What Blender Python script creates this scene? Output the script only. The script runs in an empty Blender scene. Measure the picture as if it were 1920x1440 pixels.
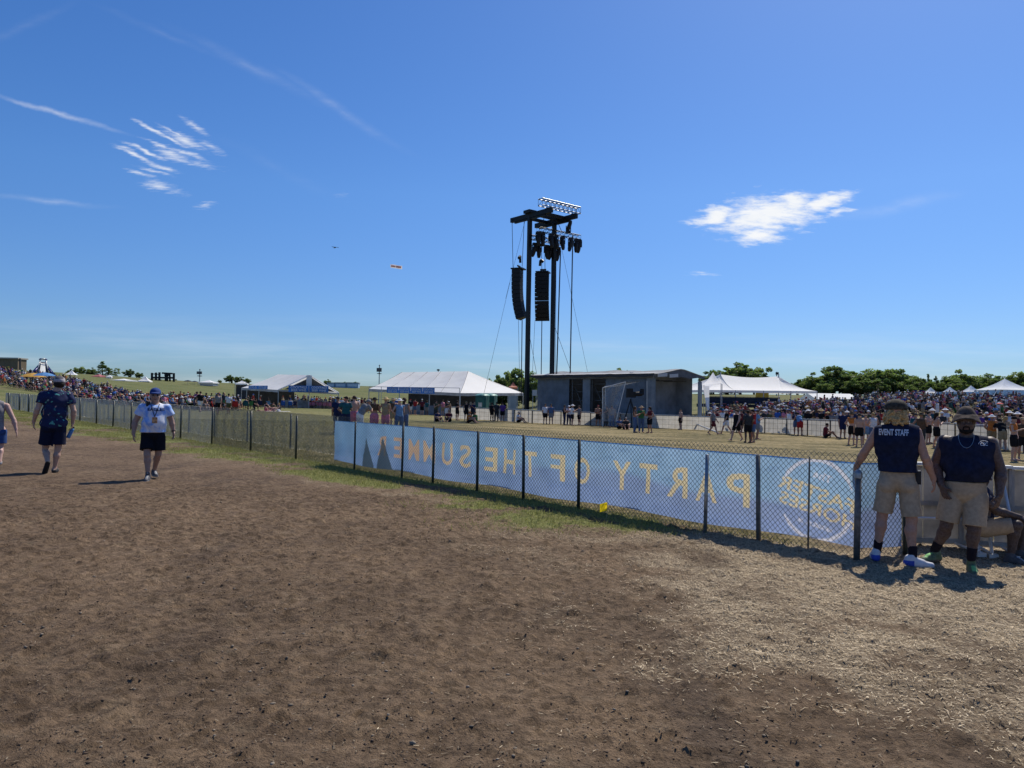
import bpy, math, random
import numpy as np
from mathutils import Vector, Matrix
from mathutils.bvhtree import BVHTree

RN = random.Random(11)
NR = np.random.default_rng(11)
SC = bpy.context.scene
COL = SC.collection
PI = math.pi
FPX, CU, CV = 1443.0, 960.0, 720.0        # focal length and centre, in photo pixels
CAMH = 1.65
PITCH, ROLL = math.radians(1.47), math.radians(1.0)

# ------------------------------------------------------------------ camera
_r0 = Vector((1, 0, 0)); _u0 = Vector((0, -math.sin(PITCH), math.cos(PITCH))); FW = Vector((0, math.cos(PITCH), math.sin(PITCH)))
RI = _r0 * math.cos(ROLL) + _u0 * math.sin(ROLL)
UP = _u0 * math.cos(ROLL) - _r0 * math.sin(ROLL)
CAM = Vector((0, 0, CAMH))
cam_d = bpy.data.cameras.new('camera'); cam = bpy.data.objects.new('camera', cam_d); COL.objects.link(cam)
cam_d.sensor_width = 36.0; cam_d.lens = 36.0 * FPX / 1920.0; cam_d.clip_end = 6000; cam_d.clip_start = 0.05
cam.matrix_world = Matrix(((RI.x, UP.x, -FW.x, CAM.x), (RI.y, UP.y, -FW.y, CAM.y), (RI.z, UP.z, -FW.z, CAM.z), (0, 0, 0, 1)))
SC.camera = cam

def PX(u, v, d):
    """the point of the place seen at photo pixel (u, v), d metres ahead"""
    return CAM + (FW + RI * ((u - CU) / FPX) - UP * ((v - CV) / FPX)) * d

# ------------------------------------------------------------------ terrain
_A = np.arctan((np.array([-200, 0, 430, 700, 960, 1200, 1450, 1720, 1900, 2200.]) - CU) / FPX)
_D0 = np.array([95, 100, 140, 150, 140, 95, 63, 44, 41, 40.])
_S = np.array([.05, .05, .046, .055, .052, .048, .045, .043, .042, .042])
_D1 = np.array([260, 260, 260, 262, 250, 220, 200, 175, 170, 165.])
def ground_np(x, y):
    x = np.asarray(x, float); y = np.asarray(y, float)
    rho = np.hypot(x, y); a = np.arctan2(x, np.maximum(y, 1e-3))
    d0, s, d1 = np.interp(a, _A, _D0), np.interp(a, _A, _S), np.interp(a, _A, _D1)
    def soft(t, w=14.0):
        return np.where(t < -w, 0, np.where(t > w, t, (t + w) ** 2 / (4 * w)))
    rise = s * (soft(rho - d0) - soft(rho - d1)) - 0.012 * soft(rho - d1 - 40)
    return -0.0175 * 80 * np.tanh(x / 80) + np.maximum(rise, -8)
def G(x, y): return float(ground_np(x, y))
def GP(u, d):
    """ground point on the photo column u at depth d"""
    v = 770.0
    for _ in range(6):
        p = PX(u, v, d); z = G(p.x, p.y)
        v -= (z - p.z) * FPX / d
    p = PX(u, v, d); return Vector((p.x, p.y, G(p.x, p.y)))
def DG(u, v):
    """depth at which the near ground plane meets pixel (u, v)"""
    return FPX * CAMH / (v - 757.0 - 0.035 * (u - CU))
def GV(u, v):
    return GP(u, DG(u, v))

# ------------------------------------------------------------------ numpy noise
def _hash(i, j, s):
    n = (i * 374761393 + j * 668265263 + s * 974634777) & 0x7fffffff
    n = ((n ^ (n >> 13)) * 1274126177) & 0x7fffffff
    return ((n ^ (n >> 16)) & 0xffff) / 65535.0
def vnoise(x, y, s=0):
    xi = np.floor(x).astype(np.int64); yi = np.floor(y).astype(np.int64); fx = x - xi; fy = y - yi
    fx = fx * fx * (3 - 2 * fx); fy = fy * fy * (3 - 2 * fy)
    a = _hash(xi, yi, s) * (1 - fx) + _hash(xi + 1, yi, s) * fx
    b = _hash(xi, yi + 1, s) * (1 - fx) + _hash(xi + 1, yi + 1, s) * fx
    return a * (1 - fy) + b * fy
def fbm(x, y, o=4, s=0):
    t = 0; a = .5; n = 0
    for k in range(o):
        t = t + a * vnoise(x * 2 ** k, y * 2 ** k, s + k * 17); n += a; a *= .5
    return t / n

# ------------------------------------------------------------------ objects
def tag(o, label=None, cat=None, group=None, kind=None):
    if label: o['label'] = label
    if cat: o['category'] = cat
    if group: o['group'] = group
    if kind: o['kind'] = kind
    return o
def thing(name, label, cat, loc=(0, 0, 0), rz=0.0, group=None):
    o = bpy.data.objects.new(name, None); COL.objects.link(o)
    o.location = loc; o.rotation_euler = (0, 0, rz); o.empty_display_size = .2
    return tag(o, label, cat, group)
def mesh_np(name, V, F, smooth=False):
    """V (n,3); F a list of (m,k) index arrays or python faces"""
    me = bpy.data.meshes.new(name)
    V = np.asarray(V, np.float32)
    if not isinstance(F, (list, tuple)) or (len(F) and not isinstance(F[0], np.ndarray)):
        me.from_pydata([tuple(map(float, v)) for v in V], [], [tuple(f) for f in F])
    else:
        loops = np.concatenate([f.reshape(-1) for f in F]).astype(np.int32)
        tot = np.concatenate([np.full(len(f), f.shape[1], np.int32) for f in F])
        st = np.zeros(len(tot), np.int32); st[1:] = np.cumsum(tot)[:-1]
        me.vertices.add(len(V)); me.vertices.foreach_set('co', V.reshape(-1))
        me.loops.add(len(loops)); me.loops.foreach_set('vertex_index', loops)
        me.polygons.add(len(tot)); me.polygons.foreach_set('loop_start', st); me.polygons.foreach_set('loop_total', tot)
        me.update(calc_edges=True)
        me.validate()
    if smooth and len(me.polygons):
        me.polygons.foreach_set('use_smooth', np.ones(len(me.polygons), bool))
    return me
def link(name, me, mats, parent=None):
    o = bpy.data.objects.new(name, me); COL.objects.link(o)
    for m in (mats if isinstance(mats, (list, tuple)) else [mats]): me.materials.append(m)
    if parent is not None: o.parent = parent
    return o

class MB:
    """collects simple shapes into one mesh"""
    def __init__(s, org=(0, 0, 0)): s.v = []; s.f = []; s.m = []; s.o = Vector(org)
    def add(s, vs, fs, m=0):
        b = len(s.v); s.v += [Vector(v) - s.o for v in vs]; s.f += [tuple(b + i for i in f) for f in fs]; s.m += [m] * len(fs); return s
    def box(s, c, size, rz=0, m=0, rot=None):
        hx, hy, hz = (q / 2 for q in size); M = rot or Matrix.Rotation(rz, 3, 'Z'); c = Vector(c)
        vs = [c + M @ Vector((x, y, z)) for z in (-hz, hz) for x, y in ((-hx, -hy), (hx, -hy), (hx, hy), (-hx, hy))]
        return s.add(vs, [(3, 2, 1, 0), (4, 5, 6, 7), (0, 1, 5, 4), (1, 2, 6, 5), (2, 3, 7, 6), (3, 0, 4, 7)], m)
    def beam(s, a, b, w, h=None, m=0):
        a, b = Vector(a), Vector(b); h = h or w; d = (b - a); L = d.length; q = d.to_track_quat('X', 'Z').to_matrix()
        return s.box((a + b) / 2, (L, w, h), rot=q, m=m)
    def tube(s, pts, r, n=8, m=0, r2=None, cap=True):
        pts = [Vector(p) for p in pts]; rings = []
        for i, p in enumerate(pts):
            d = (pts[min(i + 1, len(pts) - 1)] - pts[max(i - 1, 0)]).normalized()
            x = d.orthogonal().normalized() if i == 0 else (px - d * px.dot(d)).normalized()
            px = x; y = d.cross(x); rr = r if r2 is None else r + (r2 - r) * i / (len(pts) - 1)
            if isinstance(r, (list, tuple)): rr = r[i]
            rings.append([p + (x * math.cos(2 * PI * k / n) + y * math.sin(2 * PI * k / n)) * rr for k in range(n)])
        vs = [v for g in rings for v in g]; fs = []
        for i in range(len(pts) - 1):
            for k in range(n): fs.append((i * n + k, i * n + (k + 1) % n, (i + 1) * n + (k + 1) % n, (i + 1) * n + k))
        if cap: fs += [tuple(reversed(range(n))), tuple((len(pts) - 1) * n + k for k in range(n))]
        return s.add(vs, fs, m)
    def lathe(s, c, prof, n=16, m=0, sx=1, sy=1):
        c = Vector(c); vs = []; fs = []
        for r, z in prof: vs += [c + Vector((r * sx * math.cos(2 * PI * k / n), r * sy * math.sin(2 * PI * k / n), z)) for k in range(n)]
        for i in range(len(prof) - 1):
            for k in range(n): fs.append((i * n + k, i * n + (k + 1) % n, (i + 1) * n + (k + 1) % n, (i + 1) * n + k))
        return s.add(vs, fs, m)
    def poly(s, pts, m=0): return s.add(pts, [tuple(range(len(pts)))], m)
    def grid(s, fn, nu, nv, m=0):
        vs = [fn(i / nu, j / nv) for j in range(nv + 1) for i in range(nu + 1)]
        fs = [(j * (nu + 1) + i, j * (nu + 1) + i + 1, (j + 1) * (nu + 1) + i + 1, (j + 1) * (nu + 1) + i) for j in range(nv) for i in range(nu)]
        return s.add(vs, fs, m)
    def build(s, name, mats, parent=None, smooth=False):
        me = bpy.data.meshes.new(name); me.from_pydata(s.v, [], s.f); me.validate()
        o = link(name, me, mats, parent)
        if len(s.m) == len(me.polygons): me.polygons.foreach_set('material_index', s.m)
        if smooth: me.polygons.foreach_set('use_smooth', [True] * len(me.polygons))
        me.update()
        return o

# ------------------------------------------------------------------ node helpers
class NT:
    def __init__(s, tree): s.t = tree; s.n = tree.nodes; s.l = tree.links
    def new(s, ty, **kw):
        n = s.n.new(ty)
        for k, v in kw.items(): setattr(n, k, v)
        return n
    def set(s, sock, v):
        if isinstance(v, bpy.types.NodeSocket): s.l.new(v, sock)
        elif v is not None:
            if sock.type == 'RGBA' and not isinstance(v, (int, float)) and len(v) == 3: v = (*v, 1)
            sock.default_value = v
    def math(s, op, a, b=None, c=None, clamp=False):
        n = s.new('ShaderNodeMath', operation=op, use_clamp=clamp)
        for i, q in enumerate((a, b, c)): s.set(n.inputs[i], q)
        return n.outputs[0]
    def vmath(s, op, a, b=None, scale=None):
        n = s.new('ShaderNodeVectorMath', operation=op); s.set(n.inputs[0], a)
        if b is not None: s.set(n.inputs[1], b)
        if scale is not None: s.set(n.inputs['Scale'], scale)
        return n.outputs['Value'] if op in ('LENGTH', 'DOT_PRODUCT') else n.outputs[0]
    def noise(s, vec, scale, detail=3, rough=.55, dist=0.0, out=0, dims='3D'):
        n = s.new('ShaderNodeTexNoise', noise_dimensions=dims); s.set(n.inputs['Vector'], vec); n.inputs['Scale'].default_value = scale
        n.inputs['Detail'].default_value = detail; n.inputs['Roughness'].default_value = rough; n.inputs['Distortion'].default_value = dist
        return n.outputs[out]
    def ramp(s, f, lo, hi, a=0.0, b=1.0, smooth=True):
        n = s.new('ShaderNodeMapRange', interpolation_type='SMOOTHSTEP' if smooth else 'LINEAR'); s.set(n.inputs[0], f)
        for i, q in enumerate((lo, hi, a, b)): s.set(n.inputs[1 + i], q)
        return n.outputs[0]
    def mix(s, f, a, b, bt='MIX'):
        n = s.new('ShaderNodeMix', data_type='RGBA', blend_type=bt); s.set(n.inputs[0], f); s.set(n.inputs[6], a); s.set(n.inputs[7], b); return n.outputs[2]
    def mapping(s, vec, loc=(0, 0, 0), rot=(0, 0, 0), scale=(1, 1, 1), ty='POINT'):
        n = s.new('ShaderNodeMapping', vector_type=ty); s.set(n.inputs[0], vec); n.inputs[1].default_value = loc; n.inputs[2].default_value = rot; n.inputs[3].default_value = scale; return n.outputs[0]
    def sep(s, v):
        n = s.new('ShaderNodeSeparateXYZ'); s.set(n.inputs[0], v); return n.outputs
    def comb(s, x, y, z):
        n = s.new('ShaderNodeCombineXYZ')
        for i, q in enumerate((x, y, z)): s.set(n.inputs[i], q)
        return n.outputs[0]
    def bump(s, h, strength=.3, dist=.02):
        n = s.new('ShaderNodeBump'); s.set(n.inputs['Height'], h); n.inputs['Strength'].default_value = strength; n.inputs['Distance'].default_value = dist; return n.outputs[0]

def mat_new(name):
    m = bpy.data.materials.new(name); m.use_nodes = True; t = NT(m.node_tree); t.n.clear()
    return m, t
def finish(m, t, shader):
    o = t.new('ShaderNodeOutputMaterial'); t.l.new(shader, o.inputs[0]); return m
def bsdf(t, col, rough=.8, normal=None, metal=0.0, spec=.3):
    b = t.new('ShaderNodeBsdfPrincipled'); t.set(b.inputs['Base Color'], col); t.set(b.inputs['Roughness'], rough); t.set(b.inputs['Metallic'], metal)
    b.inputs['Specular IOR Level'].default_value = spec
    if normal is not None: t.l.new(normal, b.inputs['Normal'])
    return b.outputs[0]
_MC = {}
def pm(name, col, rough=.8, var=.18, scale=6.0, bump=0.0, metal=0.0, trans=0.0, spec=.3, bscale=None):
    """plain procedural surface: noisy colour, optional bump, optional translucency"""
    if name in _MC: return _MC[name]
    m, t = mat_new(name)
    co = t.new('ShaderNodeTexCoord').outputs['Object']
    n = t.noise(co, scale, 5, .6)
    c = t.mix(t.ramp(n, .3, .7), tuple(q * (1 - var) for q in col), tuple(min(1, q * (1 + var)) for q in col))
    nr = t.bump(t.noise(co, bscale or scale * 5, 4), bump, .01) if bump else None
    sh = bsdf(t, c, rough, nr, metal, spec)
    if trans:
        tr = t.new('ShaderNodeBsdfTranslucent'); t.l.new(c, tr.inputs[0])
        mx = t.new('ShaderNodeMixShader'); mx.inputs[0].default_value = trans; t.l.new(sh, mx.inputs[1]); t.l.new(tr.outputs[0], mx.inputs[2]); sh = mx.outputs[0]
    _MC[name] = finish(m, t, sh); return _MC[name]

def text_np(txt, size=1.0, extrude=0.0, offset=0.0, align='CENTER', res=3, spacing=1.0, line=1.0):
    c = bpy.data.curves.new('t', 'FONT'); c.body = txt; c.size = size; c.extrude = extrude; c.offset = offset; c.resolution_u = res
    c.align_x = align; c.align_y = 'CENTER'; c.space_character = spacing; c.space_line = line
    o = bpy.data.objects.new('t', c); COL.objects.link(o); bpy.context.view_layer.update()
    me = bpy.data.meshes.new_from_object(o.evaluated_get(bpy.context.evaluated_depsgraph_get()))
    V = np.empty(len(me.vertices) * 3, np.float32); me.vertices.foreach_get('co', V); V = V.reshape(-1, 3)
    F = [tuple(p.vertices) for p in me.polygons]
    bpy.data.objects.remove(o); bpy.data.curves.remove(c); bpy.data.meshes.remove(me)
    return V, F
# ------------------------------------------------------------------ light and sky
SUN_AZ, SUN_EL = math.radians(33), math.radians(52)
to_sun = Vector((math.sin(SUN_AZ) * math.cos(SUN_EL), math.cos(SUN_AZ) * math.cos(SUN_EL), math.sin(SUN_EL)))
sl = bpy.data.lights.new('sun', 'SUN'); sl.energy = 5.0; sl.angle = math.radians(.53); sl.color = (1.0, .925, .80)
so = bpy.data.objects.new('sun', sl); COL.objects.link(so); so.rotation_euler = to_sun.to_track_quat('Z', 'Y').to_euler(); so.location = (40, 60, 90)
SC.view_settings.view_transform = 'Standard'; SC.view_settings.look = 'None'; SC.view_settings.exposure = 0; SC.view_settings.gamma = 1
w = bpy.data.worlds.new('World'); SC.world = w; w.use_nodes = True
t = NT(w.node_tree); t.n.clear()
sky = t.new('ShaderNodeTexSky', sky_type='NISHITA'); sky.sun_disc = False
sky.sun_elevation = SUN_EL; sky.sun_rotation = SUN_AZ; sky.air_density = 1.0; sky.dust_density = .6; sky.ozone_density = 2.2; sky.altitude = 250
STR = .1
hs = t.new('ShaderNodeHueSaturation'); hs.inputs['Hue'].default_value = .505; hs.inputs['Saturation'].default_value = 1.28; hs.inputs['Value'].default_value = 1.0
t.l.new(sky.outputs[0], hs.inputs['Color'])
skyc0 = t.mix(1.0, hs.outputs[0], (.90, 1.0, 1.10), 'MULTIPLY')
# clouds live on the sky itself: blobs in the gnomonic plane of view directions (x/y, z/y)
d = t.vmath('NORMALIZE', t.new('ShaderNodeTexCoord').outputs['Generated'])
sx, sy, sz = t.sep(d)
yy = t.math('MAXIMUM', sy, .02)
P = t.comb(t.math('DIVIDE', sx, yy), t.math('DIVIDE', sz, yy), 0.0)
front = t.ramp(sy, .05, .2)
skyc = t.mix(1.0, skyc0, t.mix(t.ramp(sz, .0, .26, smooth=False), (.50, .64, .92), (.86, .96, 1.07)), 'MULTIPLY')
def gn(u, v):
    q = FW + RI * ((u - CU) / FPX) - UP * ((v - CV) / FPX); return q.x / q.y, q.z / q.y
def stretch(ang, fx, fy): return t.mapping(P, rot=(0, 0, ang), scale=(fx, fy, 1))
def warp(vec, amt, sc, det=4):
    nz = t.noise(vec, sc, det, .6, out=1)
    return t.vmath('ADD', P, t.vmath('SCALE', t.vmath('SUBTRACT', nz, (.5, .5, .5)), scale=amt))
def blobs(Pw, lst, pw=1.0):
    acc = None
    for u, v, rx, ry, ang, wgt in lst:
        x, y = gn(u, v)
        m = t.mapping(Pw, loc=(x, y, 0), rot=(0, 0, math.radians(ang)), scale=(rx / FPX, ry / FPX, 1), ty='TEXTURE')
        b = t.math('MULTIPLY', t.math('SUBTRACT', 1.0, t.vmath('LENGTH', m)), wgt)
        acc = b if acc is None else t.math('MAXIMUM', acc, b)
    return acc
# white cloud on the right of the tower
v1 = stretch(math.radians(-12), 16, 60)
w1 = warp(v1, .030, 1.1, 6)
b1 = blobs(w1, [(1440, 403, 140, 46, 8, 1), (1545, 378, 75, 18, 14, .9), (1340, 406, 68, 21, 14, .9), (1420, 440, 62, 28, -6, 1), (1570, 398, 42, 12, 20, .6), (1490, 375, 60, 20, 6, .9), (1295, 418, 16, 10, 0, .7)])
n1 = t.noise(v1, 2.4, 8, .62)
c1 = t.ramp(t.math('ADD', b1, t.math('MULTIPLY', t.math('SUBTRACT', n1, .5), 1.5)), .0, .85)
tex1 = t.ramp(t.noise(stretch(math.radians(-10), 22, 60), 1.6, 6, .6), .3, .75, .80, 1.0)
# streaky cloud on the left
v2 = stretch(math.radians(22), 16, 130)
w2 = warp(t.mapping(P, rot=(0, 0, math.radians(22)), scale=(14, 40, 1)), .016, 1.2, 6)
b2 = blobs(w2, [(285, 243, 58, 6, -25, 1), (345, 263, 62, 15, -24, .9), (272, 282, 58, 6, -20, 1), (320, 262, 60, 5, -24, .9), (310, 276, 60, 5, -20, .8), (350, 288, 60, 6, -18, .8), (340, 300, 70, 6, -14, .6), (290, 322, 50, 5, -16, .7), (330, 250, 50, 4, -26, .8), (325, 290, 48, 13, -20, .8), (252, 290, 56, 6, -20, 1), (300, 312, 48, 8, -18, .85), (262, 326, 38, 7, -16, .8),
    (292, 349, 40, 13, -8, .8), (365, 238, 36, 9, -35, .7), (385, 385, 30, 8, 14, .5), (395, 275, 42, 12, -22, .6), (372, 306, 58, 10, -12, .5), (232, 278, 30, 6, -20, .7), (330, 360, 36, 12, -10, .45), (640, 366, 18, 4, 0, .3), (1318, 515, 40, 7, -2, .45)])
n2 = t.noise(v2, 3.2, 8, .7)
c2 = t.math('MULTIPLY', t.ramp(t.math('ADD', b2, t.math('MULTIPLY', t.math('SUBTRACT', n2, .5), 1.5)), .05, 1.15), .8)
# vapour trails and thin veils
w3 = warp(t.mapping(P, scale=(9, 9, 1)), .022, 1.0, 5)
b3 = blobs(w3, [(100, 208, 190, 8, -15, .8), (470, 125, 230, 18, -26, .28), (640, 205, 200, 14, -31, .36), (300, 60, 190, 11, -22, .2), (90, 375, 170, 9, -4, .45), (50, 48, 160, 16, 28, .2), (520, 315, 240, 18, -25, .14), (1680, 385, 170, 18, 12, .38)])
n3 = t.noise(t.mapping(P, rot=(0, 0, math.radians(25)), scale=(10, 40, 1)), 2.0, 6, .6)
c3 = t.math('MULTIPLY', t.ramp(t.math('MULTIPLY', b3, t.ramp(n3, .2, .8, .5, 1.2)), 0.0, .9), .36)
# low haze veil along the horizon
elv = t.math('DIVIDE', sz, yy)
n4 = t.noise(t.mapping(P, scale=(2.2, 26, 1)), 1.4, 5, .6)
c4 = t.math('MULTIPLY', t.math('MULTIPLY', t.ramp(elv, .13, .01), t.ramp(n4, .42, .72)), .28)
cl = t.math('MULTIPLY', t.math('MAXIMUM', t.math('MAXIMUM', c1, c2), t.math('MAXIMUM', c3, c4)), front)
W = 1 / STR
cc = t.mix(tex1, (.72 * W, .78 * W, .86 * W), (.93 * W, .95 * W, .98 * W))
fin = t.mix(cl, skyc, cc)
bg = t.new('ShaderNodeBackground'); t.l.new(fin, bg.inputs[0]); bg.inputs[1].default_value = STR
o = t.new('ShaderNodeOutputWorld'); t.l.new(bg.outputs[0], o.inputs[0])
# ------------------------------------------------------------------ ground: one sheet out to the horizon
FA = np.array([4.02, 8.97]); FD = np.array([-.650, .760]); FD = FD / np.linalg.norm(FD); FN = np.array([-FD[1], FD[0]])
if FN[1] > 0: FN = -FN
def fence_s(x, y): return (x - FA[0]) * FN[0] + (y - FA[1]) * FN[1]
def sstep(a, b, x): q = np.clip((x - a) / (b - a), 0, 1); return q * q * (3 - 2 * q)
def masks(x, y):
    """grass, straw, field in 0..1 at ground points; what is left is trodden dirt"""
    s = fence_s(x, y); n = fbm(x * .55, y * .55, 4, 3) - .5; n2 = fbm(x * 2.3, y * 2.3, 3, 9) - .5
    wid = 1.4 + np.clip((-x - 6) / 10, 0, 2.1) + n * 1.9 + n2 * .9
    strip = sstep(wid + .45, wid - .45, s) * sstep(-.35, -.05, s)
    right = sstep(.2, 3.0, x + n * 1.6)
    right = sstep(-2.2, 3.2, x + n * 2.2)
    straw = right * np.clip(1.12 - np.maximum(s - .9, 0) / (3.4 + .35 * np.clip(x - 2, 0, 6)) + n * 1.9 + n2 * 1.3, 0, .92) * (y < 10.6)
    straw = np.maximum(straw, .75 * sstep(wid + 1.15, wid + .1, s) * sstep(wid - .7, wid + .1, s) * (x > -9) * (.55 + n2))
    grass = strip * (1 - sstep(.6, 2.4, x + n)) * np.clip(.62 + n * 2.4 + n2 * 2.4, 0, 1)
    grass = np.maximum(grass, strip * sstep(.75 + n, .25 + n, s) * .95 * (x < 2.2))
    # islands of turf in the straw just outside the fence
    isl = np.exp(-(((x - 1.1) / 1.5) ** 2 + ((y - 10.6) / .55) ** 2)) + .8 * np.exp(-(((x + .7) / .9) ** 2 + ((y - 12.1) / .4) ** 2))
    grass = np.maximum(grass, np.clip(isl * (1.1 + 2.2 * n2), 0, 1) * .75)
    field = sstep(.0, -.35, s) * (1 - sstep(3.6, 4.4, x) * (y < 10.2)); field = np.maximum(field, (y > 10.3) * (x > 3.8) * 1.0)
    far = (np.hypot(x, y) > 60) & (s > 0) & (x < -25)
    field = np.where(far, 1.0, field)
    return np.clip(grass, 0, 1), np.clip(straw * (1 - grass), 0, 1), np.clip(field, 0, 1)
def graded(lo, hi, step, far, grow=1.13):
    a = list(np.arange(lo, hi + 1e-6, step)); s = step
    up = []; p = a[-1]
    while p < far: s *= grow; p += s; up.append(p)
    s = step; dn = []; p = a[0]
    while p > -far: s *= grow; p -= s; dn.append(p)
    return np.array(dn[::-1] + a + up)
gx = graded(-6.5, 7.5, .030, 2600); gy = graded(2.6, 13.5, .030, 2600)
gx = np.unique(np.concatenate([gx[(gx < -6.5) | (gx > 7.5)], gx[(gx >= -6.5) & (gx <= 7.5)]]))
XX, YY = np.meshgrid(gx, gy); xx, yy_ = XX.ravel(), YY.ravel()
zz = ground_np(xx, yy_)
gm, sm, fm = masks(xx, yy_)
near = np.exp(-np.maximum(np.hypot(xx, yy_) - 12, 0) / 6)
dirt = np.clip(1 - gm - fm, 0, 1)
def micro(x, y):
    a = fbm(x * 1.1, y * 1.1, 3, 31) - .5
    b = fbm(x * 5, y * 5, 3, 41); b2 = fbm(x * 13, y * 13, 2, 51)
    lumps = np.clip(b - .52, 0, 1) * .06 + np.clip(b2 - .45, 0, 1) * .085
    return a * .05 + lumps - .012
zz = zz + near * micro(xx, yy_) * np.where(fm > .5, .5, 1) + near * gm * .012
NX, NY = len(gx), len(gy)
ii = np.arange(NX * NY).reshape(NY, NX)
Fq = np.stack([ii[:-1, :-1], ii[:-1, 1:], ii[1:, 1:], ii[1:, :-1]], -1).reshape(-1, 4)
me = mesh_np('ground', np.stack([xx, yy_, zz], 1), [Fq], True)
ca = me.color_attributes.new('cover', 'FLOAT_COLOR', 'POINT')
ca.data.foreach_set('color', np.stack([gm, sm, fm, np.ones_like(gm)], 1).astype(np.float32).ravel())

m, t = mat_new('trodden_ground')
at = t.new('ShaderNodeAttribute'); at.attribute_name = 'cover'
gR, gS, gF = t.sep(at.outputs['Color'])
po = t.new('ShaderNodeNewGeometry').outputs['Position']
flat = t.mapping(po, scale=(1, 1, .15))
big = t.noise(flat, .35, 5, .6); mid = t.noise(flat, 2.1, 6, .62); fine = t.noise(flat, 17, 6, .65); gr = t.noise(flat, 75, 4, .7)
# dirt: cool grey-brown trodden skin, warmer loose patches, dark crumbs
dirtc = t.mix(t.ramp(t.math('ADD', t.math('MULTIPLY', big, .6), t.math('MULTIPLY', mid, .4)), .38, .62), (.142, .100, .065), (.222, .157, .100))
path_ = t.mapping(po, rot=(0, 0, math.radians(-41)), scale=(.9, .16, 1)); trk = t.noise(path_, 1.3, 5, .6)
dirtc = t.mix(t.ramp(trk, .52, .70, 0, .55), dirtc, (.070, .053, .042))
dirtc = t.mix(t.ramp(t.sep(po)[0], 1.5, -7, 0, .5), dirtc, t.mix(1.0, dirtc, (.80, .78, .82), 'MULTIPLY'))
dirtc = t.mix(t.ramp(mid, .54, .74, 0, .55), dirtc, (.225, .170, .112))
mot = t.noise(flat, 10.5, 8, .74); mot2 = t.noise(t.mapping(flat, loc=(4, 9, 0)), 3.4, 7, .68)
dirtc = t.mix(t.ramp(mot, .40, .60), t.mix(1.0, dirtc, (.72, .70, .68), 'MULTIPLY'), t.mix(1.0, dirtc, (1.32, 1.30, 1.28), 'MULTIPLY'))
dirtc = t.mix(t.ramp(mot2, .54, .68, 0, .45), dirtc, (.060, .041, .029))
dirtc = t.mix(t.ramp(mot2, .44, .34, 0, .45), dirtc, (.235, .178, .118))
dirtc = t.mix(t.ramp(fine, .52, .70, 0, .6), dirtc, (.048, .033, .023))
dirtc = t.mix(t.ramp(gr, .57, .74, 0, .65), dirtc, (.27, .21, .145))
dirtc = t.mix(t.ramp(gr, .43, .28, 0, .7), dirtc, (.036, .025, .018))
strw = t.noise(t.mapping(po, rot=(0, 0, .5), scale=(70, 22, 1)), 1.0, 5, .7)
strawc = t.mix(t.ramp(strw, .35, .68), (.22, .165, .105), (.74, .60, .41))
strawc = t.mix(t.ramp(mot, .50, .66, 0, .7), strawc, (.115, .083, .054))
strawc = t.mix(t.ramp(fine, .5, .68, 0, .7), strawc, (.085, .063, .045))
gn_ = t.noise(t.mapping(po, scale=(55, 22, 1)), 1.0, 5, .7)
grassc = t.mix(t.ramp(gn_, .3, .7), (.105, .125, .038), (.28, .28, .10))
grassc = t.mix(t.ramp(mid, .5, .66, 0, .8), grassc, (.16, .13, .075))
fb = t.noise(t.mapping(po, scale=(.12, .30, .1)), 1.0, 6, .6); fs = t.noise(t.mapping(po, scale=(3.0, 5.0, 1)), 1.0, 6, .72)
fieldc = t.mix(t.ramp(t.math('ADD', t.math('MULTIPLY', fb, .40), t.math('MULTIPLY', fs, .60)), .42, .58), (.095, .085, .036), (.315, .250, .130))
px_ = t.sep(po)[0]
fieldc = t.mix(t.ramp(px_, 2, -14, 0, .6), fieldc, t.mix(t.ramp(fs, .38, .64), (.085, .105, .030), (.215, .215, .085)))
# far slopes are greener turf
dist = t.vmath('LENGTH', po)
fieldc = t.mix(t.ramp(dist, 75, 130, 0, .8), fieldc, t.mix(t.ramp(fb, .3, .7), (.085, .108, .036), (.145, .150, .062)))
c = t.mix(t.ramp(t.math('ADD', gS, t.math('MULTIPLY', t.math('SUBTRACT', t.math('ADD', t.math('MULTIPLY', fine, .5), t.math('MULTIPLY', mot, .5)), .5), 1.9)), .10, 1.05), dirtc, strawc)
c = t.mix(t.ramp(t.math('ADD', gR, t.math('MULTIPLY', t.math('SUBTRACT', fine, .5), .9)), .25, .75), c, grassc)
c = t.mix(gF, c, fieldc)
h = t.math('ADD', t.math('ADD', t.math('MULTIPLY', fine, .5), t.math('MULTIPLY', mot, .9)), t.math('MULTIPLY', gr, .35)); h = t.math('ADD', h, t.math('MULTIPLY', strw, t.math('MULTIPLY', gS, .5)))
finish(m, t, bsdf(t, c, .95, t.bump(h, 1.0, .06), spec=.12))
tag(link('ground', me, m), kind='structure')

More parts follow.
